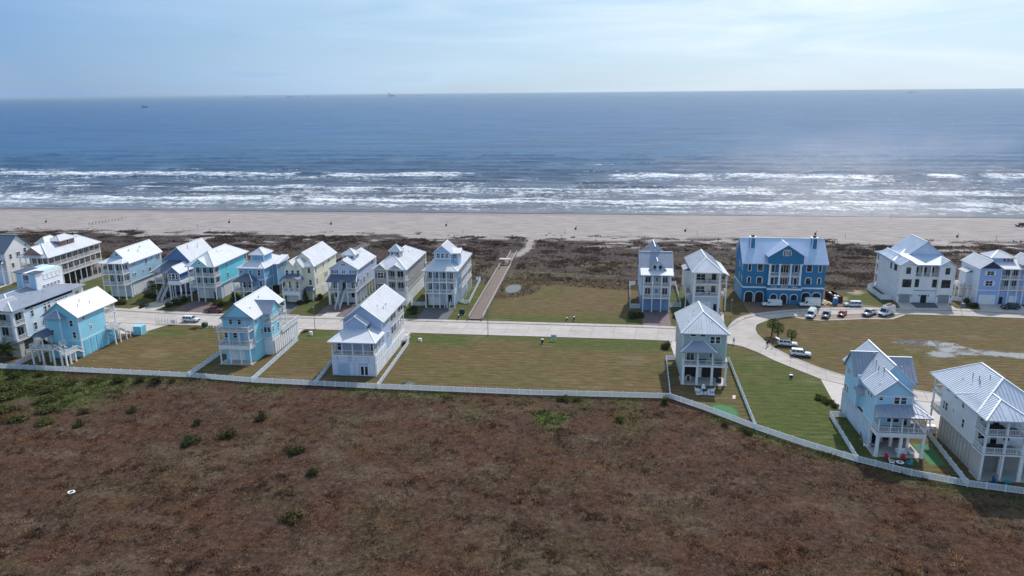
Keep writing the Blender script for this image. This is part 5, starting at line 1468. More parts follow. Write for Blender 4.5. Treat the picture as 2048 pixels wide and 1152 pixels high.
# ---- mint white house at right edge
h = House('beach_house', 63.8, 118, 'mint white house with two rear balconies at the lower right edge', S_mint, roof=roofmat('pearl_metal_roof', L(196, 202, 212)))
h.wall(64, 121.4, 4.7, 75, 134.4, 10.9, bands=(4.7,)); h.wall(64.2, 121.4, 0, 75, 134, 4.68, siding('grey_panel_wall', L(150, 150, 146)), trim=False)
h.porch(63.8, 118, 70.2, 121.4, (5.0, 8.3), 11.0, [64.1, 67.2, 70.0], 'LR', pr=.15); h.deck(70.2, 119, 75, 121.4, 5.0); h.rail([(70.2, 119.1), (75, 119.1)], 5.0)
for x, y in ((66, 122), (68.2, 120.6), (70.4, 118.6), (73, 119.2)): h.post(x, y, 0, 4.9, .22)
h.hip(63.9, 121.2, 75.2, 138.2, 11.0, 15.0, 'y', 126.2, 133.6)
h.hip(63.8, 118, 70.2, 128, 11.02, 13.1, 'y', 121.2, 124)
h.porch(64, 134.4, 75, 138, (4.8, 8.1), 11.0, [], 'L', ysides=[(64.2, 137.8), (69, 137.8), (74, 137.8)]); h.rail([(64.1, 134.5), (64.1, 137.9), (75, 137.9)], 8.1); h.rail([(64.1, 134.5), (64.1, 137.9), (75, 137.9)], 4.8)
h.slats('L', 64.2, 119.0, 134.2, .15, 4.5, S_stone, .95, .25); h.panel('wall', 'L', 64.0, 118.3, 121.4, .1, 4.6, S_stone, .02)
h.wins('L', 64, [(133.0, 6.4, .7, 1.5), (132.0, 6.4, .7, 1.5), (126.4, 9.4, .7, 1.5), (125.6, 6.1, .7, 1.5), (132.6, 10.1, .5, .6), (131.9, 10.1, .5, .6), (129.4, 10.1, .5, .6), (128.7, 10.1, .5, .6), (129.4, 7.3, .35, .6)])
for z in (5.1, 8.4): h.wins('F', 121.4, [(65, z + 1, 1.0, 1.2), (67, z, 1.0, 2.1), (69, z + .8, 1.0, 1.3)])
h.bx('slab', 63.8, 118, 0, 75, 121.4, .12, M_conc); h.bx('porch_sofa', 65, 119.6, 5.0, 68, 120.4, 5.7, M_dark); h.bx('porch_sofa', 65.4, 120, 8.3, 67.6, 120.8, 9.0, M_dark)
for q in ((66.8, 130.4, 13.5, .8), (67.2, 129, 13.6, .8), (66.8, 127.8, 13.2, .8), (68.4, 128, 14.4, .5), (65.8, 131.6, 12.6, .2), (65.4, 125, 12.0, .2), (66, 128.8, 12.6, .2)): h.vent(*q)
m = MB(); m.box(0, 0, 0, 1.6, .9, 1.5); m.build('air_conditioner', M_white, h.e, h.p(62.9, 135.6))


# ------------------------------------------------------------------ fences
def fence(label, pts, h_=1.25, solid=False):
    root = empty('vinyl_fence', (*pts[0], 0), 0, label, 'fence')
    pm = cached(('fp', h_), lambda: MB().box(-.09, -.09, 0, .09, .09, h_ + .06).taper((-.1, -.1, .1, .1), (-.02, -.02, .02, .02), h_ + .06, h_ + .16).mesh('post', M_vinyl))
    def pk():
        m = MB(); Lb = 2.4
        m.box(.075, -.03, h_ - .14, Lb - .075, .03, h_ - .02).box(.075, -.03, .10, Lb - .075, .03, .22)
        if solid: m.box(.075, -.02, .22, Lb - .075, .02, h_ - .14)
        else:
            n = 13
            for i in range(n):
                x = .075 + (Lb - .15) * (i + .5) / n; m.box(x - .052, -.018, .22, x + .052, .018, h_ - .14)
        return m.mesh('panel', M_vinyl)
    bm_ = cached(('fb', h_, solid), pk)
    O = Vector((pts[0][0], pts[0][1], 0))
    for i, (a, b) in enumerate(zip(pts, pts[1:])):
        A, B = Vector((*a, 0)), Vector((*b, 0)); d = B - A; n = max(1, round(d.length / 2.4)); ang = atan2(d.y, d.x)
        for k in range(n):
            q = A + d * (k / n) - O
            link('post', pm, root, q, ang)
            o = link('panel', bm_, root, q, ang); o.scale = (d.length / n / 2.4, 1, 1)
    link('post', pm, root, Vector((*pts[-1], 0)) - O, 0)
    return root


fence('long white picket fence along the edge of the brown field', [(-150, 150.9), (-139.1, 150.6), (-93.0, 149.4), (-77, 147.8), (-47.2, 146.9), (-13.5, 146.7), (16.2, 147.6), (22.5, 142.4), (31.2, 134.0), (38.5, 128), (46.2, 122.6), (53.5, 118.6), (61.2, 115.8), (69.1, 114.2), (90, 112.5)])
fence('white side fence between big tower house and turquoise deck house', [(-139, 150.9), (-138.8, 172)])
fence('white side fence left of the turquoise house with corner bay', [(-93.2, 149.7), (-93.2, 165.3), (-90.1, 165.3)])
fence('white side fence right of the turquoise house with corner bay', [(-77, 148.2), (-78, 176.8), (-79.3, 176.8)])
fence('short white side fence left of the grey blue house', [(-62, 147.7), (-63.1, 162), (-60.3, 162)])
fence('white side fence right of the grey blue house', [(-47.5, 147.3), (-48, 177.1), (-48.4, 177.1)])
fence('white side fence left of the sage green house', [(16.3, 147.9), (17.4, 171), (19.4, 171.4)])
fence('white side fence right of the sage green house', [(31.2, 134.5), (32.2, 171), (29.2, 171.3)])
fence('white side fence left of the sky blue house', [(46.2, 123), (47, 141.4), (49.9, 141.6)])
fence('white side fence between sky blue and mint white houses', [(61.2, 116.2), (62.7, 135.2), (63.8, 135.3)])
fence('white fence between brick gallery house and light blue house', [(-178.6, 229.5), (-177.5, 244)])
fence('white fence around grass strip beside the lookout tower house', [(-41.2, 245), (-39.8, 245), (-38.8, 216), (-40.4, 215.8), (-42, 217)])
fence('white fence on left of the pale blue dormer house', [(13.2, 242.5), (11.4, 242.3), (10.5, 215), (13.3, 215)], 1.5)
fence('white fence on right of the pale blue dormer house', [(22.3, 243), (26.6, 243.5), (25.7, 217.5), (22.3, 217.4)], 1.5)
fence('solid white fence wrapping left side of the white gable house', [(94.4, 250.4), (88, 243), (88, 231), (91.4, 231.2)], 1.8, True)
fence('solid white fence between white gable house and periwinkle house', [(107.6, 232.6), (111.6, 230.7), (114.1, 230.7)], 1.5, True)
fence('short white fence between taupe house and lookout tower house', [(-57.2, 218), (-56.2, 212.2), (-51.6, 212.5)])

# ------------------------------------------------------------------ boardwalk and walkovers
M_plank = plain('boardwalk_planks', L(118, 103, 95), 0.85, 0.22, 1.0)
M_rail = plain('boardwalk_rail', L(176, 168, 164), 0.8, 0.15, 1.0)


def walkway(name, label, path, w, z, rails=True, cat='boardwalk', sec=2.44, railm=None):
    O = Vector((*path[0], 0)); root = empty(name, O, 0, label, cat)
    for a, b in zip(path, path[1:]):
        A, B = Vector((*a, 0)), Vector((*b, 0)); d = B - A; n = max(1, round(d.length / sec)); e = Vector((-d.y, d.x, 0)).normalized()
        dn = d.normalized()
        for k in range(n):
            p0 = A + d * (k / n) - O; p1 = A + d * ((k + 1) / n) - O
            m = MB(); c = 8
            for i in range(c):
                q = p0.lerp(p1, (i + .5) / c); zz = z + random.uniform(-.012, .012)
                m.beam(q - e * w / 2 + Vector((0, 0, zz)), q + e * w / 2 + Vector((0, 0, zz)), (p1 - p0).length / c * .9, .05)
            for t in (-.46, .46): m.beam(p0 + e * w * t + Vector((0, 0, z - .14)), p1 + e * w * t + Vector((0, 0, z - .14)), .1, .2)
            m.build('deck_section', M_plank, root)
        if rails:
            for t in (-.5, .5):
                for k in range(n + 1):
                    q = A + d * (k / n) - O + e * w * t
                    me = cached(('wp', z), lambda: MB().box(-.06, -.06, -.3, .06, .06, z + 1.05).mesh('rail_post', M_rail))
                    link('rail_post', me, root, q)
                for hh, ht in ((1.05, .12), (.7, .14), (.35, .14)):
                    m = MB(); p0 = A - O + e * w * t; p1 = B - O + e * w * t
                    m.beam(p0 + Vector((0, 0, z + hh)), p1 + Vector((0, 0, z + hh)), .16 if hh > 1 else .05, ht if hh < 1 else .06); m.build('handrail', railm or M_rail, root)
    return root


bw = walkway('boardwalk', 'long brown plank boardwalk with pale rails leading to the beach', [(-33.9, 198.7), (-33.7, 267.6)], 4.0, .45)
walkway('boardwalk', 'narrow end of the boardwalk running down to the sandy path', [(-33.1, 269.8), (-33.0, 288.5)], 2.4, .6)
walkway('dune_walkover', 'curved wooden walkover ramp behind the light blue house', [(-186, 274), (-183, 280.5), (-179.5, 285.2), (-175.5, 288)], 1.6, 1.5, True, 'walkover')
walkway('dune_walkover', 'straight wooden walkover behind the lavender house', [(-101.2, 258), (-95.3, 294)], 1.6, 1.7, True, 'walkover')
walkway('dune_walkover', 'wooden walkover just right of the brick gallery house', [(-184, 246), (-186.5, 268)], 1.5, 1.6, True, 'walkover')
ab = empty('boardwalk_shelter', (-34.1, 268.7, 0), 0, 'small open timber shelter with benches near the seaward end of boardwalk', 'shelter')
for x in (-1.7, 1.7):
    for y in (-.9, .9): MB().box(x - .09, y - .09, 0, x + .09, y + .09, 2.5).build('post', M_wood, ab)
MB().box(-2.1, -1.2, 2.5, 2.1, 1.2, 2.62).build('roof', M_rail, ab)
for x in (-1.75, 1.35): MB().box(x, -.8, .9, x + .4, .8, .98).box(x, -.8, .55, x + .08, .8, .9).box(x + .32, -.8, .55, x + .4, .8, .9).build('bench', M_wood, ab)
MB().box(-1.9, -.95, .4, 1.9, .95, .5).build('floor', M_plank, ab)
bn = empty('bench', (-35.3, 262.2, .48), 0, 'short timber bench against the left boardwalk rail', 'bench')
MB().box(-.2, -1.2, .4, .2, 1.2, .47).build('seat', M_wood, bn)
for y in (-1, 1): MB().box(-.18, y - .05, 0, .18, y + .05, .4).build('leg', M_wood, bn)

# ------------------------------------------------------------------ vehicles
def paint(name, c, rough=.25):
    if name in MATS: return MATS[name]
    k = NM(name, rough, .5); k.color(k.ramp(k.noise(k.pos(), 2.0, 3), [(.3, tuple(x * .92 for x in c[:3])), (.7, tuple(min(1, x * 1.04) for x in c[:3]))]))
    k.b.inputs['Coat Weight'].default_value = .4
    MATS[name] = k.m
    return k.m


P_white = paint('white_car_paint', (0.78, 0.79, 0.80, 1)); P_maroon = paint('maroon_car_paint', L(110, 28, 40)); P_silver = paint('silver_car_paint', L(172, 178, 186)); P_grey = paint('grey_car_paint', L(120, 126, 134)); P_red = paint('faded_red_car_paint', L(160, 66, 84)); P_blk = paint('black_car_paint', L(26, 28, 32))
# lower body profile (x forward, z), cabin: belt x0,x1, roof x0,x1, roof z
KINDS = {
    'suv': dict(L=4.8, W=1.92, body=[(-2.4, .42), (-2.4, .95), (-2.32, 1.06), (1.05, 1.06), (2.15, .98), (2.36, .82), (2.4, .42)], belt=1.06, cab=(-2.28, 1.12, -2.08, .42), top=1.78),
    'pickup': dict(L=5.7, W=2.0, body=[(-2.85, .5), (-2.85, 1.08), (1.2, 1.08), (2.6, 1.06), (2.82, .9), (2.85, .5)], belt=1.08, cab=(-.95, 1.45, -.75, .75), top=1.88),
    'car': dict(L=4.2, W=1.78, body=[(-2.1, .36), (-2.1, .82), (-1.9, .92), (.95, .92), (1.9, .74), (2.1, .6), (2.1, .36)], belt=.92, cab=(-1.85, 1.05, -1.2, .25), top=1.46),
    'minivan': dict(L=5.1, W=1.98, body=[(-2.55, .38), (-2.55, .98), (-2.45, 1.06), (1.3, 1.06), (2.25, .9), (2.5, .72), (2.55, .38)], belt=1.06, cab=(-2.45, 1.5, -2.2, .6), top=1.76),
    'van': dict(L=5.7, W=2.02, body=[(-2.85, .42), (-2.85, 1.2), (1.6, 1.2), (2.55, 1.06), (2.8, .86), (2.85, .42)], belt=1.2, cab=(-2.85, 1.75, -2.8, 1.15), top=2.1),
    'tallvan': dict(L=5.95, W=2.06, body=[(-2.97, .42), (-2.97, 1.25), (1.75, 1.25), (2.7, 1.08), (2.94, .84), (2.97, .42)], belt=1.25, cab=(-2.97, 1.95, -2.92, 1.05), top=2.7),
}


def vehicle(name, kind, label, cat, x, y, deg, pm, group=None, roofm=None, extra=None):
    K = KINDS[kind]; Wd = K['W'] / 2; z0 = .06
    root = empty(name, (x, y, z0), RAD(deg), label, cat, group)
    def mk():
        m = MB(); pts = K['body']; n = len(pts)
        zt = K['belt']
        vs = []
        for sy in (-1, 1):
            for px, pz in pts:
                vs.append((px, sy * (Wd - .02), pz))
        m.add(vs, [tuple(range(n)), tuple(range(2 * n - 1, n - 1, -1))] + [(i, n + i, n + (i + 1) % n, (i + 1) % n) for i in range(n)])
        me = m.mesh('body', pm)
        bm = bmesh.new(); bm.from_mesh(me); bmesh.ops.bevel(bm, geom=list(bm.edges), offset=.07, segments=2, affect='EDGES'); bm.to_mesh(me); bm.free()
        me.polygons.foreach_set('use_smooth', [True] * len(me.polygons))
        c = MB(); b0, b1, t0, t1 = K['cab']
        wt = Wd - (.2 if kind in ('suv', 'car', 'minivan', 'pickup') else .1)
        c.taper((b0, -Wd + .05, b1, Wd - .05), (t0, -wt, t1, wt), K['belt'] - .03, K['top'])
        cm = c.mesh('cabin', [pm])
        bm = bmesh.new(); bm.from_mesh(cm); bmesh.ops.bevel(bm, geom=list(bm.edges), offset=.08, segments=2, affect='EDGES'); bm.to_mesh(cm); bm.free()
        return me, cm
    bme, cme = cached(('veh', kind, pm.name), mk)
    link('body', bme, root); link('cabin', cme, root)
    b0, b1, t0, t1 = K['cab']; zb, zt = K['belt'], K['top']; wb = Wd - .05; wt = Wd - (.2 if kind in ('suv', 'car', 'minivan', 'pickup') else .1)
    lp = lambda a, b, t: a + (b - a) * t
    def side(name, fa, fb, lo=.12, hi=.84):
        for sy in (-1, 1):
            q = []
            for f_, v in ((fa, lo), (fb, lo), (fb, hi), (fa, hi)):
                xa = lp(lp(b0, t0, v), lp(b1, t1, v), f_); q.append((xa, sy * (lp(wb, wt, v) + .012), lp(zb, zt, v)))
            m = MB(); m.add(q + [(a, b - sy * .04, c) for a, b, c in q], [(0, 1, 2, 3), (7, 6, 5, 4), (0, 4, 5, 1), (1, 5, 6, 2), (2, 6, 7, 3), (3, 7, 4, 0)]); m.build(name, M_cglass, root)
    def end(name, front, lo=.1, hi=.86, k=.86):
        q = []
        for sy, v in ((-1, lo), (1, lo), (1, hi), (-1, hi)):
            xa = lp(b1, t1, v) if front else lp(b0, t0, v); q.append((xa + (.015 if front else -.015), sy * lp(wb, wt, v) * k, lp(zb, zt, v)))
        d = -.05 if front else .05
        m = MB(); m.add(q + [(a + d, b, c) for a, b, c in q], [(0, 1, 2, 3), (7, 6, 5, 4), (0, 4, 5, 1), (1, 5, 6, 2), (2, 6, 7, 3), (3, 7, 4, 0)]); m.build(name, M_cglass, root)
    if kind == 'van': end('windscreen', True); side('side_window', .80, .93, .05, .6)
    elif kind == 'tallvan': end('windscreen', True, .04, .62); side('side_window', .80, .93, .03, .5)
    elif kind == 'pickup':
        end('windscreen', True); end('rear_window', False); side('side_window', .08, .46); side('side_window', .52, .92)
        m = MB(); m.box(-2.75, -.82, 1.02, -1.0, .82, 1.1); m.build('bed', M_dark, root)
    else:
        end('windscreen', True); end('rear_window', False); side('side_window', .05, .34); side('side_window', .38, .64); side('side_window', .68, .93)
    wm = cached('wheel', lambda: MB().cyl((0, .36), -.11, .11, .36, n=18, axis='y').mesh('wheel', M_tyre)); rmh = cached('rim', lambda: MB().cyl((0, .36), -.125, .125, .22, n=12, axis='y').mesh('rim', M_rim))
    ax = K['L'] * .30
    for sx in (-1, 1):
        for sy in (-1, 1):
            wq = link('wheel', wm, root, (sx * ax + .02, sy * (Wd - .12), -.0)); link('rim', rmh, wq)
    hx = K['L'] / 2
    for sy in (-1, 1):
        MB().box(hx - .14, sy * (Wd - .3) - .2, .68, hx + .012, sy * (Wd - .3) + .2, .86).build('headlight', M_lamp, root)
        MB().box(-hx - .012, sy * (Wd - .18) - .12, .72, -hx + .1, sy * (Wd - .18) + .12, 1.0).build('tail_light', M_red, root)
        MB().box(b1 - .45, sy * (Wd + .08) - .1, zb + .02, b1 - .3, sy * (Wd + .08) + .1, zb + .2).build('mirror', M_black, root)
    MB().box(hx - .1, -Wd + .5, .62, hx + .01, Wd - .5, .84).build('grille', M_black, root)
    MB().box(hx - .12, -Wd + .06, .36, hx + .03, Wd - .06, .56).build('bumper', M_black, root)
    MB().box(-hx - .03, -Wd + .06, .38, -hx + .12, Wd - .06, .56).build('bumper', M_black, root)
    if roofm: MB().box(t0 + .12, -wt + .1, zt - .01, t1 - .05, wt - .1, zt + .015).build('roof_panel', roofm, root)
    if extra: extra(root, K)
    return root


def rack(ladder):
    def f(root, K):
        for x in (-2.2, -1.0, .2):
            m = MB(); m.box(x - .04, -.85, K['top'], x + .04, -.79, K['top'] + .2).box(x - .04, .79, K['top'], x + .04, .85, K['top'] + .2).box(x - .04, -.95, K['top'] + .2, x + .04, .95, K['top'] + .26); m.build('roof_rack', M_steel, root)
        if ladder:
            for y, mt in ((-.55, M_steel), (.1, M_red), (.55, M_red)):
                m = MB(); m.box(-2.8, y - .18, K['top'] + .27, 1.0, y - .12, K['top'] + .35).box(-2.8, y + .12, K['top'] + .27, 1.0, y + .18, K['top'] + .35)
                for i in range(10): m.box(-2.7 + i * .38, y - .12, K['top'] + .29, -2.64 + i * .38, y + .12, K['top'] + .33)
                m.build('ladder', mt, root)
        else:
            for y in (-.6, -.2, .2, .6): MB().box(-2.5, y - .06, K['top'] + .27, .8, y + .06, K['top'] + .33).build('roof_bar', M_white, root)
    return f


def tailgate(root, K):
    m = MB(); m.beam((-2.15, 0, 1.78), (-2.95, 0, 2.05), 1.5, .07); m.build('tailgate', P_white, root)


vehicle('parked_suv', 'suv', 'white SUV parked at the road edge beside the post row', 'car', -115.6, 190.4, -2, P_white)
vehicle('pickup_truck', 'pickup', 'maroon pickup truck parked by the bright aqua house', 'truck', -113.7, 199.9, 178, P_maroon)
vehicle('cargo_van', 'van', 'low white cargo van parked in front of the arched blue garages', 'van', 52.9, 220.6, 180, P_white)
vehicle('cargo_van', 'tallvan', 'tall white cargo van parked at right corner of the royal blue house', 'van', 64.1, 221.3, 179, P_white)
vehicle('cargo_van', 'van', 'white van with roof bars nosed towards the grass island', 'van', 61.7, 210.5, -116, P_white, None, None, rack(False))
vehicle('pickup_truck', 'pickup', 'grey pickup truck second in the line on gravel strip', 'truck', 66.0, 210.9, -114, P_grey)
vehicle('small_car', 'car', 'faded red car in the middle of gravel parking line', 'car', 70.9, 212.6, -122, P_red)
vehicle('pickup_truck', 'pickup', 'silver pickup truck beside the van with ladders', 'truck', 78.8, 213.8, -136, P_silver)
vehicle('cargo_van', 'tallvan', 'tall white van with ladders on its roof', 'van', 83.6, 214.3, -140, P_white, None, None, rack(True))
vehicle('minivan', 'minivan', 'silver white minivan at the kerb near the maroon dumpster', 'car', 77.0, 222.6, 180, paint('pearl_car_paint', L(205, 206, 210)))
vehicle('parked_suv', 'suv', 'white SUV with black roof and raised tailgate beside the palms', 'car', 48.9, 184.2, -9, P_white, None, P_blk, tailgate)
vehicle('parked_suv', 'suv', 'white SUV parked closest on the loop below the palms', 'car', 50.3, 177.0, -13, P_white)
vehicle('parked_suv', 'suv', 'black SUV in front of the periwinkle house', 'car', 121.9, 223.9, 180, P_blk)
vehicle('beach_truck', 'suv', 'dark truck on the sand at the far right edge', 'truck', 199.2, 368.6, 182, paint('dark_blue_car_paint', L(38, 44, 62)))

# ------------------------------------------------------------------ dumpster, toilet, street furniture
M_maroon = plain('maroon_steel', L(92, 32, 44), .6, .25, 1.2); M_blue = plain('blue_plastic', L(70, 140, 200), .4, .08); M_green = plain('green_box_paint', L(46, 74, 62), .5, .15)
dm = empty('dumpster', (73.6, 229.8, .05), RAD(99), 'maroon steel dumpster full of white rubbish beside the blue house', 'dumpster')
for q in ((-3.4, -1.2, .15, 3.4, -1.12, 2.0), (-3.4, 1.12, .15, 3.4, 1.2, 2.0), (-3.4, -1.12, .15, -3.32, 1.12, 2.0), (3.32, -1.12, .15, 3.4, 1.12, 2.0)): MB().box(*q).build('side', M_maroon, dm)
MB().box(-3.4, -1.2, .05, 3.4, 1.2, .15).build('floor', M_maroon, dm)
for i in range(8):
    for sy in (-1, 1): MB().box(-3.2 + i * .9, sy * 1.24 - .05, .15, -3.08 + i * .9, sy * 1.24 + .05, 1.95).build('rib', M_maroon, dm)
m = MB()
for i in range(26):
    q = Vector((random.uniform(-2.9, 2.9), random.uniform(-.8, .8), random.uniform(1.2, 1.8))); m.beam(q, q + Vector((random.uniform(-.7, .7), random.uniform(-.5, .5), random.uniform(-.2, .3))), random.uniform(.2, .6), random.uniform(.1, .3))
props(m.build('rubbish', M_white, dm), kind='stuff')
tl = empty('portable_toilet', (72.4, 224.3, .04), RAD(8), 'blue portable toilet with white roof in front of the dumpster', 'toilet')
MB().box(-.55, -.55, 0, .55, .55, 2.0).build('cabin', M_blue, tl); MB().taper((-.6, -.6, .6, .6), (-.35, -.35, .35, .35), 2.0, 2.3).build('roof', M_white, tl)
MB().box(-.38, -.6, .1, .38, -.555, 1.9).build('door', plain('blue_door', L(52, 116, 176), .4), tl); MB().cyl((.4, .4), 2.0, 2.6, .05, n=8).build('vent_pipe', M_white, tl)
db = [(68.9, 224.9, 1.6), (70.0, 226.4, 1.2), (70.6, 224.2, .9)]
for i, (x, y, s_) in enumerate(db):
    m = MB()
    for k in range(7):
        q = Vector((random.uniform(-s_, s_) * .6, random.uniform(-.5, .5), .08 + .11 * k)); m.beam(q - Vector((s_ * .6, 0, 0)), q + Vector((s_ * .6, random.uniform(-.3, .3), 0)), random.uniform(.2, .5), .1)
    props(m.build('material_pile', plain('pale_timber', L(206, 190, 160), .8, .2), None, (x, y, .02), random.uniform(0, 2)), ['largest pile of pale boards at the corner of royal blue house', 'middle pile of pale boards next to the dumpster', 'smallest pile of pale boards by portable toilet'][i], 'timber pile')


def lamp(label, x, y, ht, arm):
    e = empty('street_lamp', (x, y, 0), 0, label, 'lamp post')
    MB().cyl((0, 0), 0, ht, .09, .06, 8).build('pole', plain('lamp_pole_paint', L(120, 118, 118), .6), e); MB().cyl((0, 0), 0, .35, .16, .14, 8).build('base', M_gutter, e)
    if arm: MB().cyl((0, 0), ht, ht + .15, .2, .28, 8).cyl((0, 0), ht + .15, ht + .5, .28, .12, 8).build('lantern', M_rim, e)
    else: MB().box(-.12, -.5, ht - .1, .12, .1, ht + .05).build('lantern', M_rim, e)


lamp('thin street lamp standing on verge of the wide mown lot', -28.4, 185.6, 7.1, True)
lamp('street lamp on verge between turquoise and grey blue houses', -76.8, 186.0, 6.4, True)
lamp('street lamp at the curve left of the royal blue house', 37.9, 203.0, 6.4, True)
lamp('street lamp at the kerb between white and periwinkle houses', 107.6, 222.6, 7.6, True)


def box_thing(name, label, cat, x, y, w, d, ht, mat, cap=None):
    e = empty(name, (x, y, .02), random.uniform(-.1, .1), label, cat)
    MB().box(-w / 2, -d / 2, .08, w / 2, d / 2, ht).build('cabinet', mat, e); MB().box(-w / 2 - .08, -d / 2 - .08, 0, w / 2 + .08, d / 2 + .08, .08).build('plinth', M_conc, e)
    MB().taper((-w / 2 - .03, -d / 2 - .03, w / 2 + .03, d / 2 + .03), (-w / 2 + .05, -d / 2 + .05, w / 2 - .05, d / 2 - .05), ht, ht + .1).build('lid', cap or mat, e)


box_thing('transformer_box', 'dark green transformer box on verge right of the white SUV', 'utility box', -109.0, 186.0, 1.3, 1.1, 1.2, M_green)
box_thing('utility_pedestal', 'small pale pedestal beside the transformer on the left verge', 'utility box', -106.6, 185.9, .35, .35, .9, M_white)
box_thing('transformer_box', 'dark green transformer box between lookout house and boardwalk', 'utility box', -38.9, 204.6, 1.5, 1.2, 1.5, M_green)
box_thing('utility_pedestal', 'pale pedestal at the foot of the boardwalk', 'utility box', -39.2, 200.4, .4, .4, 1.0, M_green, M_white)
box_thing('utility_pedestal', 'white topped pedestal on the lawn left of the lot sign', 'utility box', -13.4, 180.7, .6, .5, 1.1, M_green, M_white)
box_thing('utility_pedestal', 'left pedestal of two across the road on the pond lot', 'utility box', -7.9, 201.0, .4, .4, .8, M_green, M_white)
box_thing('utility_pedestal', 'right pedestal of two across the road on the pond lot', 'utility box', -5.9, 201.2, .45, .45, 1.1, M_green, M_white)
box_thing('utility_pedestal', 'white pedestal on grass between the two blue rear houses', 'utility box', -76.4, 181.9, .8, .6, .9, M_white)
box_thing('utility_pedestal', 'white pedestal on lawn right of the grey blue house', 'utility box', -45.6, 179.5, .9, .6, .7, M_white)
box_thing('transformer_box', 'dark box on green lawn below the loop road', 'utility box', 44.4, 161.8, .7, .6, .8, M_green, M_white)
box_thing('transformer_box', 'pale box on grass beside the periwinkle house drive', 'utility box', 109.4, 225.4, 1.0, .9, 1.0, M_steel)
sg = empty('lot_sign', (-10.6, 183.0, 0), RAD(-6), 'small white lot sign on two posts beside the road', 'sign')
for x in (-.55, .55): MB().box(x - .05, -.04, 0, x + .05, .04, 1.6).build('post', M_white, sg)
MB().box(-.75, -.08, .8, .75, -.045, 1.7).build('board', plain('sign_board', L(190, 210, 214), .5), sg); MB().box(-.6, -.1, 1.05, .6, -.082, 1.25).build('print', plain('sign_print', L(110, 140, 150), .6), sg)
pr = empty('post_row', (-124.2, 187.0, 0), RAD(2), 'row of thin dark posts with rails at the road edge', 'barrier')
for i in range(8): MB().cyl((i * .87, 0), 0, 1.9, .05, n=6).build('post', M_steel, pr)
for z in (.35, .75, 1.1): MB().box(0, -.03, z, 6.1, .03, z + .06).build('rail', M_steel, pr)
MB().box(4.6, -.12, .5, 5.7, -.06, 1.5).build('board', M_white, pr)

# ------------------------------------------------------------------ beach things
ords = ['first', 'second', 'third', 'fourth', 'fifth', 'sixth', 'seventh', 'eighth', 'ninth', 'tenth', 'eleventh']
for i, (x, y) in enumerate([(-284.3, 347.6), (-186.7, 352.5), (-132.5, 351.7), (-73.7, 351.4), (-10.0, 346.1), (40.9, 344.4), (97.8, 339.7), (157.3, 338.0)]):
    e = empty('litter_barrel', (x, y, float(dune_z(x, y))), 0, f'dark litter barrel on a post, {ords[i]} from the left along the beach', 'barrel', 'litter barrels along the beach')
    MB().cyl((0, 0), 0, .9, .36, .36, 10).cyl((0, 0), .9, .95, .39, .39, 10).build('barrel', M_dark, e); MB().box(.36, -.07, -.3, .5, .07, 2.1).build('post', M_wood, e)
for i in range(11):
    t = i / 10; x, y = -256.5 + 7.0 * t, 342.6 + 16 * t
    props(MB().cyl((0, 0), -.3, 1.3, .13, .12, 7).build('timber_post', M_wood, None, (x, y, float(dune_z(x, y)))), f'wooden post, {ords[i]} from the dunes in the slanting beach row', 'post', 'slanting row of beach posts')
for i, (x, y) in enumerate([(-249.7, 335.3), (-194.6, 336.2), (-62, 333), (-14.5, 334.2), (45.3, 336.0), (108.1, 331.0), (171.1, 333.3)]):
    props(MB().cyl((0, 0), -.3, 2.0, .08, .07, 6).build('marker_post', M_wood, None, (x, y, float(dune_z(x, y)))), f'thin marker post at the dune edge, {ords[i]} from the left', 'post', 'marker posts at the dune edge')

# ------------------------------------------------------------------ ships
M_hull = plain('ship_hull', L(58, 70, 86), .7); M_sup = plain('ship_superstructure', L(150, 160, 170), .6)
def ship(label, brg, dist, Ls, ht, deg=0):
    e = empty('ship', (brg[0] * dist, brg[1] * dist, -.46), RAD(deg), label, 'ship')
    b = Ls * .075
    MB().prism([(-Ls / 2, -b), (Ls * .36, -b), (Ls / 2, 0), (Ls * .36, b), (-Ls / 2, b)], 'z', 0, ht * .38).build('hull', M_hull, e)
    MB().box(-Ls * .46, -b * .85, ht * .38, -Ls * .28, b * .85, ht).build('bridge', M_sup, e); MB().box(-Ls * .43, -b * .3, ht, -Ls * .38, b * .3, ht * 1.25).build('funnel', M_hull, e)
    MB().box(-Ls * .26, -b * .7, ht * .38, Ls * .34, b * .7, ht * .5).build('deck_cargo', M_hull, e); MB().cyl((Ls * .4, 0), ht * .38, ht * .85, Ls * .006, n=6).build('mast', M_hull, e)


ship('dark fishing boat nearest on the left part of the sea', (-.5365, .8439), 5080, 40, 9)
ship('long low ship on the left horizon', (-.3885, .9215), 22000, 190, 42)
ship('tallest ship on the horizon left of centre', (-.2686, .9633), 22000, 190, 85)
ship('tiny ship just right of the long low horizon ship', (-.3675, .9300), 23000, 70, 48)
ship('small dark boat on the right horizon', (.3604, .9328), 17000, 110, 22)
ship('faint leftmost ship on the horizon', (-.4357, .9001), 25000, 100, 40)
ship('faint ship right of the tallest horizon ship', (-.2330, .9725), 25000, 80, 45)

# ------------------------------------------------------------------ plants
kle = NM('shrub_leaves', .7, .25); t_ = kle.attr('tint'); translucent(kle, kle.mix(kle.attr('olive'), kle.ramp(t_, [(0, L(40, 50, 28)), (.6, L(68, 80, 42)), (1, L(104, 112, 64))]), kle.ramp(t_, [(0, L(58, 52, 36)), (1, L(122, 108, 74))])), 0.3); M_leaf = kle.m
kfr = NM('palm_frond', .6, .3); translucent(kfr, kfr.ramp(kfr.noise(kfr.pos(), 3.0, 3), [(.3, L(48, 60, 30)), (.7, L(104, 112, 56))]), 0.3); M_frond = kfr.m
M_bark = plain('bark', L(92, 80, 70), .9, .25, 3.0)


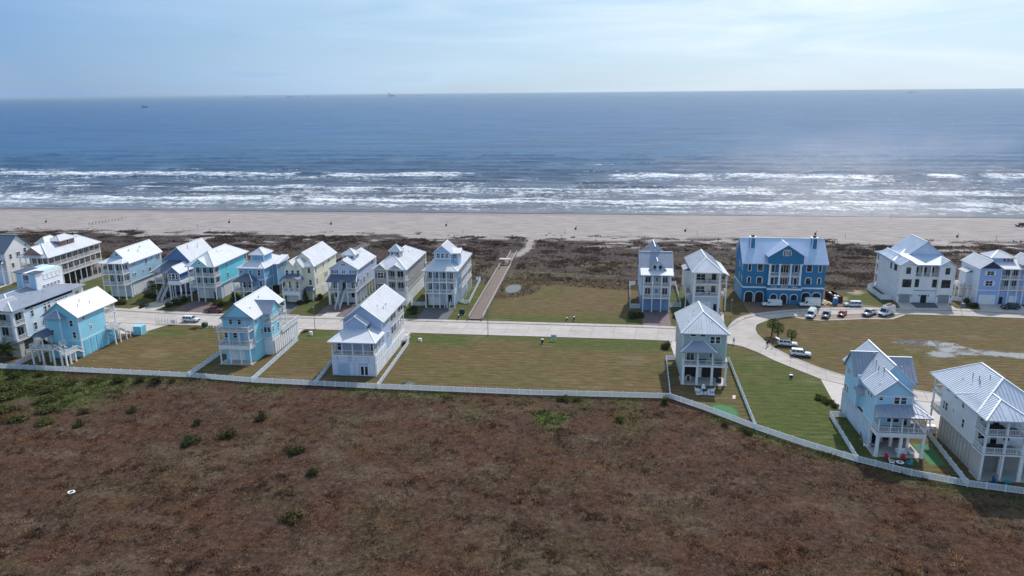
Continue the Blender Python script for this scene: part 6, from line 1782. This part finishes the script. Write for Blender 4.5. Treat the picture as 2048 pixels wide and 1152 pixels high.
def leaf_mesh(seed, olive, n=1000, flat=.75):
    """ragged crown: leaves gathered in uneven lobes with stray shoots"""
    r = np.random.default_rng(seed)
    k = 9
    ca = r.uniform(0, 2 * pi, k); cr_ = r.uniform(.1, .66, k); cz = r.uniform(.15, .75, k) * flat * 1.2; rad = r.uniform(.28, .52, k)
    idx = r.integers(0, k, n)
    u = r.normal(0, 1, (n, 3)); u /= np.linalg.norm(u, axis=1)[:, None]
    rr = rad[idx] * r.uniform(.3, 1.15, n) ** .6
    c = np.stack([cr_[idx] * np.cos(ca[idx]), cr_[idx] * np.sin(ca[idx]), cz[idx]], 1) + u * rr[:, None]
    st = r.uniform(0, 1, n) < .08; c[st] *= r.uniform(1.05, 1.5, (st.sum(), 1))
    c[:, 2] = np.abs(c[:, 2]) * (1 - .35 * np.clip(np.hypot(c[:, 0], c[:, 1]), 0, 1.4) ** 2) + .03
    a = r.normal(0, 1, (n, 3)); a /= np.linalg.norm(a, axis=1)[:, None]; b = np.cross(a, u); b /= np.linalg.norm(b, axis=1)[:, None] + 1e-6
    s_ = r.uniform(.05, .125, n)[:, None]
    V = np.stack([c - a * s_, c + b * s_ * .6, c + a * s_, c - b * s_ * .6], 1).reshape(-1, 3)
    return npmesh('foliage', V, np.arange(4 * n).reshape(-1, 4), M_leaf, {'tint': np.repeat(r.uniform(0, 1, n), 4), 'olive': np.repeat(np.clip(r.normal(olive, .25, n), 0, 1), 4)})


LM = [leaf_mesh(5, .1), leaf_mesh(9, .3), leaf_mesh(14, .6), leaf_mesh(21, .95, 700, .6), leaf_mesh(33, .2, 1000, 1.1)]
stem_me = MB()
for i in range(5):
    a = i * 1.3; stem_me.beam((0, 0, -.1), (.35 * cos(a), .35 * sin(a), .55), .05, .05)
stem_me = stem_me.mesh('stem', M_bark)


def shrub(label, x, y, r, hgt=None, v=0, group=None, z=0.0, name='shrub'):
    e = empty(name, (x, y, z), random.uniform(0, 6), label, 'shrub', group)
    f = link('foliage', LM[v], e); hgt = hgt or r * .8; f.scale = (r, r * random.uniform(.85, 1.15), hgt); s_ = link('stem', stem_me, e); s_.scale = (r, r, hgt * 1.2)


SH = [('dark shrub left of the driveway at the light blue house', -147.9, 206.4, 2.3, 1.7, 0), ('round dark shrub on the concrete drive of deep blue house', -138.6, 203.4, 1.4, 1.5, 0), ('large dark hedge shrub left of the aqua house drive', -129.8, 207.8, 2.2, 1.9, 0), ('lower hedge shrub left of the aqua house drive', -130.6, 204.8, 1.6, 1.5, 1), ('tall hedge shrub touching deep blue house garage', -129.2, 210.6, 1.8, 2.0, 1), ('dark hedge shrub behind the maroon pickup', -117.0, 208.3, 2.0, 1.8, 0), ('second hedge shrub behind the maroon pickup', -114.8, 207.0, 1.7, 1.5, 1), ('tall spiky green shrub below the screened corner porch', -112.3, 211.6, 2.2, 2.6, 4), ('small shrub beside the pale yellow house drive', -91.2, 210.4, 1.1, 1.7, 0), ('tall narrow evergreen at the pale yellow house', -89.8, 212.6, 1.2, 3.4, 4), ('dark rounded shrub right of the pale yellow house', -87.2, 216.8, 1.6, 2.2, 0), ('dark hedge shrub left of the lookout house drive', -54.6, 207.6, 2.0, 1.5, 0), ('lower hedge shrub left of the lookout house drive', -53.6, 203.4, 1.5, 1.1, 1), ('large dark shrub at left of the pale blue dormer house', 10.6, 205.4, 2.0, 2.3, 0), ('dark shrub nearest the pale blue dormer garage', 12.8, 206.2, 1.5, 1.9, 0), ('brown shrub right of the pale blue dormer garage', 23.4, 206.8, 1.7, 2.0, 2), ('round dark shrub at the sage house drive', 18.0, 179.8, 1.6, 1.9, 2), ('left part of the low shrub bed by sky blue house drive', 47.6, 150.4, 1.5, .9, 0), ('middle part of the low shrub bed by sky blue house drive', 48.6, 148.4, 1.5, 1.0, 0), ('right part of the low shrub bed by sky blue house drive', 49.2, 146.6, 1.2, .8, 1), ('dark clipped shrub by the periwinkle garage', 112.4, 225.0, 1.6, 1.8, 0), ('smaller shrub behind clipped one by the periwinkle garage', 111.6, 228.2, 1.3, 2.0, 1), ('low planting under the cabbage palms', -141.6, 214.4, 2.2, 1.2, 0), ('low planting right of the cabbage palms', -139.0, 212.6, 1.6, 1.0, 1), ('dark planting left of the cabbage palms', -145, 216.0, 1.7, 1.3, 0), ('brown leafless bush at road verge near the turquoise bay house', -79.0, 184.4, 1.5, .6, 3), ('brown flat bush on the lawn near the transformer', -111.4, 184.4, 1.6, .5, 3)]
for l_, x, y, r, hg, v in SH: shrub(l_, x, y, r, hg, v)
FS = [(-101.4, 123.1, 1.6, 2, 'dark brown bush at left of the field, lower of a pair'), (-104.4, 128.9, 1.5, 3, 'brown bush at left of the field, upper of a pair'), (-94.8, 130.4, 1.4, 2, 'brown bush right of the pair in the left field'), (-74.8, 117.9, 2.0, 0, 'large dark green bush in the middle of left field'), (-69.3, 121.8, 1.7, 0, 'dark green bush just right of the large field bush'), (-66.5, 129.5, 1.8, 2, 'olive bush in upper part of the field below grey house'), (-53.6, 116.5, 1.7, 0, 'low dark green bush alone in the centre left field'), (-47.6, 109.8, 1.5, 2, 'brown bush right of the lone low green one'), (-45.4, 95.4, 2.0, 3, 'dead brown bush low in the centre field'), (5.4, 135.5, 1.1, 0, 'small dark green bush below the long fence on right'), (-77.8, 125.8, 1.3, 1, 'small green bush above the large field bush')]
for x, y, r, v, l_ in FS: shrub(l_, x, y, r, r * .85, v, None, float(field_z(x, y)))
ES = [(-119.2, 144.0, 2.4, 1), (-114.0, 145.2, 2.0, 1), (-108.3, 145.8, 2.6, 1), (-103, 145.8, 2.2, 1), (-98.5, 146.0, 2.6, 4), (-95, 146.2, 1.6, 1), (-6.3, 144.6, 2.0, 0), (-3.2, 144.8, 1.6, 1), (15.0, 145.4, 2.0, 4), (26.0, 135.9, 1.6, 2), (29.4, 132.7, 1.6, 0), (-128, 147.0, 2.0, 1), (-124, 142, 2.6, 1), (-120.5, 138, 2.4, 1), (-116, 133, 2.6, 1), (-112, 129.5, 2.2, 1), (-109.4, 124, 2.0, 1), (-131, 140, 3, 1), (-127, 135.5, 2.8, 1), (-121, 129, 2.6, 1), (-116, 124, 2.4, 1), (-134, 146, 2.4, 1)]
wh = ['first', 'second', 'third', 'fourth', 'fifth', 'sixth', 'seventh', 'eighth', 'ninth', 'tenth', 'eleventh', 'twelfth', 'thirteenth', 'fourteenth', 'fifteenth', 'sixteenth', 'seventeenth', 'eighteenth', 'nineteenth', 'twentieth', 'twenty-first', 'twenty-second']
edge = sorted([q for q in ES if q[1] > fenceY(q[0]) - 4.6]); deep = sorted([q for q in ES if q[1] <= fenceY(q[0]) - 4.6])
for i, (x, y, r, v) in enumerate(edge): shrub(f'leafy bush against the long white fence, {wh[i]} from the left', x, y, r * .8, r * .55, v, 'bushes along the long fence')
for i, (x, y, r, v) in enumerate(deep): shrub(f'green bush in the left corner thicket of the field, {wh[i]} from the left', x, y, r * 1.25, r * .38, v, 'green thicket bushes', float(field_z(x, y)))


def frond_mesh(fan):
    m = MB(); n = 11
    if fan:
        for i in range(n):
            a = (i - (n - 1) / 2) * .26
            tip = (.75 + 1.0 * cos(a) * (1 - .12 * (i % 2)), 1.05 * sin(a), -.38 - .4 * abs(sin(a)) - .15 * (i % 2)); w = .05
            m.add([(.62, 0, 0), (1.0 + .1 * cos(a) - w * sin(a), .34 * sin(a) + w, .04), tip, (1.0 + .1 * cos(a) + w * sin(a), .34 * sin(a) - w, .04)], [(0, 1, 2, 3)])
        m.beam((0, 0, -.05), (.66, 0, 0), .045, .03)
    else:
        P = [Vector((t * 1.9, 0, .55 * t - 1.15 * t * t)) for t in np.linspace(0, 1, 9)]
        for a, b in zip(P, P[1:]): m.beam(a, b, .05, .04)
        for k, q in enumerate(P[1:]):
            for s_ in (-1, 1):
                l_ = .55 * (1 - .06 * k); m.add([q, q + Vector((.12, s_ * .06, 0)), q + Vector((.32, s_ * l_, -.25)), q + Vector((.1, s_ * l_ * .55, -.05))], [(0, 1, 2, 3)])
    return m.mesh('frond', M_frond)


FRF, FRP = frond_mesh(True), frond_mesh(False)


def palm(label, x, y, ht, s_, fan=True, n=20):
    e = empty('palm_tree', (x, y, 0), random.uniform(0, 6), label, 'palm')
    m = MB(); lean = random.uniform(-.2, .2)
    for i in range(6): m.cyl((lean * (i / 6) ** 2, 0), ht * i / 6, ht * (i + 1) / 6 + .03, .21 - .012 * i, .19 - .012 * i, 9)
    m.build('trunk', M_bark, e)
    for i in range(n):
        t = (i + .5) / n; el = 1.2 - 1.7 * t; a = i * 2.399
        f = link('frond', FRF if fan else FRP, e, (lean, 0, ht - .1 + .25 * (1 - t)))
        f.rotation_euler = (0, -el, a); f.rotation_mode = 'XYZ'; f.scale = (s_,) * 3


palm('tallest cabbage palm on the tip of the grass island', 46.8, 192.1, 3.4, 1.15); palm('middle cabbage palm above the open SUV', 47.9, 190.2, 2.7, 1.2); palm('short cabbage palm standing apart on the grass island', 50.9, 188.4, 1.9, 1.0)
palm('feathery palm at the corner of the big tower house', -144.2, 155.6, 3.0, 1.5, False, 26)
palm('left cabbage palm of three before the deep blue house', -143.0, 215.8, 3.8, 1.1); palm('middle cabbage palm of three before the deep blue house', -141.5, 217.2, 4.2, 1.1); palm('right cabbage palm of three before the deep blue house', -140.2, 215.4, 3.6, 1.0)
palm('small palm between the far left house and brick house', -199.5, 232, 4.0, 1.2, True, 24)

# ------------------------------------------------------------------ water standing on the ground
kpd = NM('standing_water', .02, .5); kpd.color(L(120, 118, 117)); tr = kpd.new('BsdfTransparent'); mx = kpd.new('MixShader')  # pale base colour stands in for bright sky mirrored in the water
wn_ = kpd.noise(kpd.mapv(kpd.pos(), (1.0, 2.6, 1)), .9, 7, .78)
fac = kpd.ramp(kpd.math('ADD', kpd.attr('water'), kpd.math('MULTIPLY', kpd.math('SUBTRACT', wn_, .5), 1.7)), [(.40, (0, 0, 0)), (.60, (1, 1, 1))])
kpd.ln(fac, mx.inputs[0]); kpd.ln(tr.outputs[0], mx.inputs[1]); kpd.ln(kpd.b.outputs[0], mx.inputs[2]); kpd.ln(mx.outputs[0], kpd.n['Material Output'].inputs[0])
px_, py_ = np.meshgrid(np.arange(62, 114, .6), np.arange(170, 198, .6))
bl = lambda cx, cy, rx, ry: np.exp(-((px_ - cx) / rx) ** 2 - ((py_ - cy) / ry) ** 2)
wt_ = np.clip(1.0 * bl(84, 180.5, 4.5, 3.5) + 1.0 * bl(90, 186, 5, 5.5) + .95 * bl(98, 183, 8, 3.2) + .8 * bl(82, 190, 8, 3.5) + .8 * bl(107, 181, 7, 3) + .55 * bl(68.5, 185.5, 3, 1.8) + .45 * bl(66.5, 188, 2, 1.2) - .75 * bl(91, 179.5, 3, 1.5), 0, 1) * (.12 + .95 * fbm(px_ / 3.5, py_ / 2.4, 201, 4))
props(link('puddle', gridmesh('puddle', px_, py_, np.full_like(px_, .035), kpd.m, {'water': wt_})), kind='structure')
kpo = NM('pond_water', .03, .5); kpo.color(L(60, 62, 60)); kpo.bump(kpo.noise(kpo.pos(), 1.5, 2), .05, .02)
props(sheet('pond', [(-29.9, 235.0), (-29.3, 238.2), (-28.4, 240.2), (-26.2, 240.6), (-24.9, 238.4), (-24.6, 234.6), (-25.6, 231.0), (-27.2, 229.4), (-29.0, 230.4)], .036, kpo.m), kind='structure')
props(sheet('puddle', [(-43.4, 150.0), (-42.2, 151.4), (-40.6, 151.5), (-39.6, 150.4), (-41, 149.2)], .036, kpo.m), kind='structure')

# reeds round the pond and rough growth at the back of the lots
def mow(x):
    return np.interp(x, [-46, -39.2, -39.1, -32.2, -32.1, -25, -21, -18.5, -18, -12, -2, 10, 27, 28, 45, 70, 88, 90, 250], [246, 246, 240, 240, 221, 224.5, 227.5, 234, 239.2, 240.3, 238, 235.8, 235, 240, 240, 240, 243, 248, 248])


N = 5200
rx_ = RNG.uniform(-38, 92, N); ry_ = RNG.uniform(220, 250, N)
ok = (ry_ > mow(rx_)) & ~((rx_ > -30) & (rx_ < -24.4) & (ry_ > 229) & (ry_ < 241)) & ~((rx_ > -36.2) & (rx_ < -31.6)) & ~((rx_ > 44) & (rx_ < 70) & (ry_ < 240)) & ~((rx_ > 26) & (rx_ < 39) & (ry_ < 234))
rx_, ry_ = rx_[ok], ry_[ok]
pale_ = ((rx_ < -17) * 1.0 + (rx_ > 5) * (fbm(rx_ / 5, ry_ / 3, 211, 2) > .5))
me = tufts('marsh_reeds', rx_, ry_, np.full(len(rx_), .02), np.full(len(rx_), .6), .45 + .5 * RNG.uniform(0, 1, len(rx_)) * (.5 + .5 * pale_), 6, M_tuft, {'green': np.clip(RNG.normal(.25, .3, len(rx_)), 0, 1), 'rust': np.zeros(len(rx_)), 'pale': np.clip(pale_ * .8 + RNG.normal(0, .2, len(rx_)), 0, 1)}, .6, .6)
props(link('marsh_reeds', me), 'pale dry reeds and rough grass around the small pond', 'reeds', kind='stuff')

# putting green and artificial turf
M_turf = plain('artificial_turf', L(58, 108, 66), .9, .06, 2.0); M_turfe = plain('turf_edge', L(34, 92, 40), .9, .1, 2.0)
gp_ = [(24.6, 144.6), (26.2, 145.4), (28.2, 144.4), (29.1, 142.6), (28.9, 140.6), (28.2, 138.2), (26.6, 139.2), (25.4, 140.9), (24.4, 142.8)]
c_ = (sum(q[0] for q in gp_) / 9, sum(q[1] for q in gp_) / 9)
pg = props(sheet('putting_green', [(c_[0] + (x - c_[0]) * 1.13, c_[1] + (y - c_[1]) * 1.13) for x, y in gp_], .034, M_turfe), 'bright green putting green with dark rim behind the sage house', 'putting green'); sheet('turf', gp_, .042, M_turf, pg)
props(sheet('turf_strip', [(58.3, 123), (61.0, 122.6), (61.6, 131), (58.3, 131)], .036, M_turf), 'strip of green artificial turf beside the sky blue house', 'turf')

# ------------------------------------------------------------------ garden furniture
def adirondack(label, x, y, deg, mat):
    e = empty('garden_chair', (x, y, .04), RAD(deg), label, 'chair')
    m = MB(); m.add([(-.3, -.3, .38), (.3, -.3, .38), (.3, .3, .26), (-.3, .3, .26), (-.3, -.3, .34), (.3, -.3, .34), (.3, .3, .22), (-.3, .3, .22)], [(0, 1, 2, 3), (7, 6, 5, 4), (0, 4, 5, 1), (1, 5, 6, 2), (2, 6, 7, 3), (3, 7, 4, 0)]); m.build('seat', mat, e)
    for i in range(4):
        xx = -.27 + .15 * i; hh = 1.0 + (.08 if i in (1, 2) else 0); MB().beam((xx + .05, .28, .24), (xx + .05, .58, hh), .13, .03).build('back_slat', mat, e)
    for s_ in (-1, 1):
        MB().box(s_ * .38 - .07, -.4, .54, s_ * .38 + .07, .35, .58).build('arm', mat, e)
        MB().box(s_ * .36 - .03, -.38, 0, s_ * .36 + .03, -.3, .54).build('leg', mat, e); MB().box(s_ * .36 - .03, .25, 0, s_ * .36 + .03, .33, .54).build('leg', mat, e)


M_cr = plain('red_furniture', L(170, 36, 48), .5); M_ct = plain('teal_furniture', L(40, 150, 160), .5); M_cb = plain('blue_furniture', L(36, 74, 130), .5)
adirondack('white garden chair on far side of the patterned rug', 23.9, 153.2, 180 + 180, M_white); adirondack('white garden chair on near side of the patterned rug', 24.2, 150.4, 180, M_white); adirondack('white garden chair on left end of the patterned rug', 22.4, 152.0, 80, M_white); adirondack('white garden chair on right end of the patterned rug', 25.6, 152.0, -80, M_white)
adirondack('red garden chair behind the white one at sky blue house', 51.6, 123.9, 10, M_cr); adirondack('white garden chair left of the round fire table', 51.9, 122.6, 60, M_white); adirondack('red garden chair right of the sky blue house column', 54.3, 124.0, -10, M_cr); adirondack('teal garden chair facing the round fire table', 54.6, 122.2, -60, M_ct)
adirondack('dark blue garden chair behind the mint white house', 66.2, 117.3, 20, M_cb); adirondack('teal garden chair behind the mint white house', 68.0, 117.2, -20, M_ct)
krg = NM('patterned_rug', .9, .1); vo = krg.new('TexVoronoi'); vo.inputs['Scale'].default_value = 2.2; krg.ln(krg.pos(), vo.inputs['Vector']); krg.color(krg.ramp(vo.outputs[0], [(.3, L(40, 62, 84)), (.45, L(190, 198, 206))]))
props(MB().box(22.0, 150.2, .03, 26.0, 153.6, .05).build('outdoor_rug', krg.m), 'blue and white patterned rug behind the sage house', 'rug')


def firetable(label, x, y, r, mat):
    e = empty('fire_table', (x, y, .05), 0, label, 'table'); MB().cyl((0, 0), .38, .46, r, n=16).build('tabletop', mat, e); MB().cyl((0, 0), 0, .38, r * .55, r * .6, 12).build('base', M_dark, e); MB().cyl((0, 0), .46, .5, r * .4, n=12).build('burner', M_black, e)


firetable('dark fire table in the middle of the patterned rug', 24.0, 151.9, .6, M_dark); firetable('white round fire table between the garden chairs', 53.2, 122.5, .65, M_white)
e = empty('cable_spool', (21.0, 157.2, .15), RAD(10), 'round dartboard-like wheel leaning under the sage house porch', 'spool'); MB().cyl((0, .85), -.1, .0, .85, n=20, axis='y').build('disc', M_tan, e); MB().box(-.25, -.13, .25, .25, -.1, 1.45).build('board', M_black, e); MB().box(-.5, .0, 0, .5, .5, .1).build('stand', M_wood, e)
e = empty('corn_hole_board', (29.7, 149.2, .02), RAD(-12), 'small pale game board on the lawn near the putting green', 'board'); MB().add([(-.3, -.6, .1), (.3, -.6, .1), (.3, .6, .4), (-.3, .6, .4), (-.3, -.6, .06), (.3, -.6, .06), (.3, .6, .34), (-.3, .6, .34)], [(0, 1, 2, 3), (7, 6, 5, 4), (0, 4, 5, 1), (1, 5, 6, 2), (2, 6, 7, 3), (3, 7, 4, 0)]).build('top', plain('pale_pink_board', L(210, 180, 176), .6), e); MB().box(-.28, .5, 0, .28, .56, .34).build('leg', M_wood, e)
e = empty('paddle_board', (49.3, 129.4, .05), RAD(90), 'grey and white paddle board leaning on the sky blue house', 'board')
pts_ = [(.36 * cos(a), 1.35 + 1.35 * sin(a)) for a in np.linspace(0, 2 * pi, 17)[:-1]]
o = MB().prism(pts_, 'y', -.06, .06).build('board', M_rim, e); o.rotation_euler = (RAD(-14), 0, 0); o = MB().prism([(x * 1.06, (z - 1.35) * 1.03 + 1.35) for x, z in pts_], 'y', -.03, .03).build('rail_edge', M_black, e); o.rotation_euler = (RAD(-14), 0, 0); MB().box(-.4, -.5, 0, .4, 0, .12).build('stand', M_white, e)
for i, (x, y, dg) in enumerate(((54.9, 126.6, 0), (56.6, 127.0, -90))):
    e = empty('outdoor_sofa', (x, y, .14), RAD(dg), ['white outdoor sofa facing out under the sky blue house', 'white outdoor sofa turned sideways under the sky blue house'][i], 'sofa')
    MB().box(-.9, -.4, .12, .9, .4, .42).build('seat', M_white, e); MB().box(-.9, .25, .42, .9, .42, .85).build('backrest', M_white, e)
    for s_ in (-1, 1): MB().box(s_ * .82 - .08, -.4, .42, s_ * .82 + .08, .25, .62).build('arm', M_white, e)
    for a in (-.8, .8):
        for b in (-.32, .32): MB().box(a - .04, b - .04, 0, a + .04, b + .04, .12).build('leg', M_dark, e)
e = empty('stored_boat', (51.6, 129.8, .14), RAD(60), 'small pale boat stored under the sky blue house', 'boat'); MB().prism([(-1.6, -.6), (1.0, -.6), (1.7, 0), (1.0, .6), (-1.6, .6)], 'z', .25, .75).build('hull', M_steel, e); MB().prism([(-1.4, -.48), (.9, -.48), (1.4, 0), (.9, .48), (-1.4, .48)], 'z', .75, .78).build('cockpit', M_dark, e); MB().box(-1.2, -.4, 0, -1.0, .4, .25).build('cradle', M_wood, e); MB().box(.6, -.4, 0, .8, .4, .25).build('cradle', M_wood, e)
e = empty('tyre_ring', (-84.7, 98.9, float(field_z(-84.7, 98.9)) + .25), 0, 'white ring lying in the dry grass at lower left', 'ring')
V = []; F = []
for i in range(20):
    a = 2 * pi * i / 20
    for j in range(8):
        b = 2 * pi * j / 8; rr = .46 + .12 * cos(b); V.append((rr * cos(a), rr * sin(a), .12 + .13 * sin(b)))
        F.append((i * 8 + j, ((i + 1) % 20) * 8 + j, ((i + 1) % 20) * 8 + (j + 1) % 8, i * 8 + (j + 1) % 8))
MB().add(V, F).build('ring', M_white, e, smooth=True)

# ------------------------------------------------------------------ people
def person(label, x, y, deg, shirt, trousers, z=.1, stride=.12, arm=.12):
    k = NM('clothing_' + str(len(bpy.data.materials)), .8, .2)
    sep = k.new('SeparateXYZ'); k.ln(k.obj(), sep.inputs[0]); v = k.math('MULTIPLY', sep.outputs[2], .5)
    k.color(k.ramp(v, [(0, L(40, 36, 34)), (.045, trousers), (.47, shirt), (.735, L(190, 142, 120)), (.815, L(48, 36, 30))], True))
    bm = bmesh.new(); sk = bm.verts.layers.skin.verify(); vt = {}
    def v_(n, p_, r): q = bm.verts.new(p_); q[sk].radius = (r, r); vt[n] = q; return q
    J = [('pel', (0, 0, .96), .145), ('sp', (0, .01, 1.18), .14), ('ch', (0, .01, 1.38), .155), ('nk', (0, 0, 1.49), .058), ('hd', (0, -.02, 1.60), .095), ('tp', (0, -.01, 1.71), .085)]
    for n, p_, r in J: v_(n, p_, r)
    vt['pel'][sk].use_root = True
    for a, b in zip(J, J[1:]): bm.edges.new((vt[a[0]], vt[b[0]]))
    for s_ in (-1, 1):
        c = [('hip', (s_ * .10, 0, .88), .095), ('kn', (s_ * .12, -s_ * stride - .02, .50), .062), ('an', (s_ * .12, -s_ * stride * .8 + .03, .09), .042), ('toe', (s_ * .13, -s_ * stride * .8 - .14, .04), .035)]
        pv = 'pel'
        for n, p_, r in c: v_(n + str(s_), p_, r); bm.edges.new((vt[pv], vt[n + str(s_)])); pv = n + str(s_)
        c = [('sh', (s_ * .19, .01, 1.40), .062), ('el', (s_ * (.25 + arm * .3), .02, 1.12), .046), ('wr', (s_ * (.24 + arm * .3), -.14, .92), .032), ('pa', (s_ * (.24 + arm * .3), -.18, .85), .034)]
        pv = 'ch'
        for n, p_, r in c: v_(n + str(s_), p_, r); bm.edges.new((vt[pv], vt[n + str(s_)])); pv = n + str(s_)
        P0 = vt['pa' + str(s_)].co
        for i in range(4): v_(f'f{i}{s_}', P0 + Vector((0, -.03 + .022 * i, -.085 + .008 * abs(i - 1))), .009); bm.edges.new((vt['pa' + str(s_)], vt[f'f{i}{s_}']))
        v_(f'th{s_}', P0 + Vector((-s_ * .04, -.035, -.03)), .01); bm.edges.new((vt['pa' + str(s_)], vt[f'th{s_}']))
    me = bpy.data.meshes.new('person'); bm.to_mesh(me); bm.free(); me.materials.append(k.m)
    e = empty('person', (x, y, z), RAD(deg), label, 'person')
    o = link('body', me, e); o.modifiers.new('skin', 'SKIN').use_smooth_shade = True; s2 = o.modifiers.new('sub', 'SUBSURF'); s2.levels = s2.render_levels = 1
    h_ = MB().cyl((0, 0), 0, .09, .102, .075, 10).cyl((0, 0), -.06, .0, .1, .102, 10).build('hair', M_dark, e, (0, .01, 1.70), smooth=True)
    for s_ in (-1, 1): MB().box(s_ * .035 - .012, -.125, 1.615, s_ * .035 + .012, -.108, 1.63).build('eye', M_black, e)
    MB().taper((-.015, -.135, .015, -.1), (-.008, -.118, .008, -.1), 1.56, 1.61).build('nose', plain('skin_tone', L(190, 142, 120), .6), e); MB().box(-.025, -.12, 1.53, .025, -.1, 1.54).build('mouth', plain('lip_tone', L(150, 90, 84), .6), e)


person('person in dark clothes at left of the group by the open SUV', 43.5, 182.6, -60, L(44, 44, 50), L(40, 40, 46)); person('person in a grey top and tan trousers in the group by open SUV', 44.8, 182.3, 40, L(60, 58, 58), L(150, 130, 112)); person('person in black behind the others by the open SUV', 44.2, 184.0, 170, L(34, 34, 40), L(70, 70, 84)); person('person in a teal top standing alone at the road edge', 35.6, 184.3, 20, L(80, 160, 170), L(60, 70, 86)); person('person walking alone on the wet sand near the water', 148.5, 391, 100, L(44, 50, 66), L(40, 44, 58), float(dune_z(148.5, 391)) + .02, .22); person('person standing near the shelter on the boardwalk', -34.6, 266.2, 160, L(50, 48, 60), L(60, 62, 80), .48)
e = empty('picnic_bag', (45.7, 182.6, .07), 0, 'dark bag on the ground behind the open SUV', 'bag'); MB().taper((-.3, -.2, .3, .2), (-.24, -.14, .24, .14), 0, .5).build('body', M_dark, e); MB().beam((-.15, 0, .5), (0, 0, .7), .04, .04).beam((0, 0, .7), (.15, 0, .5), .04, .04).build('handle', M_black, e)
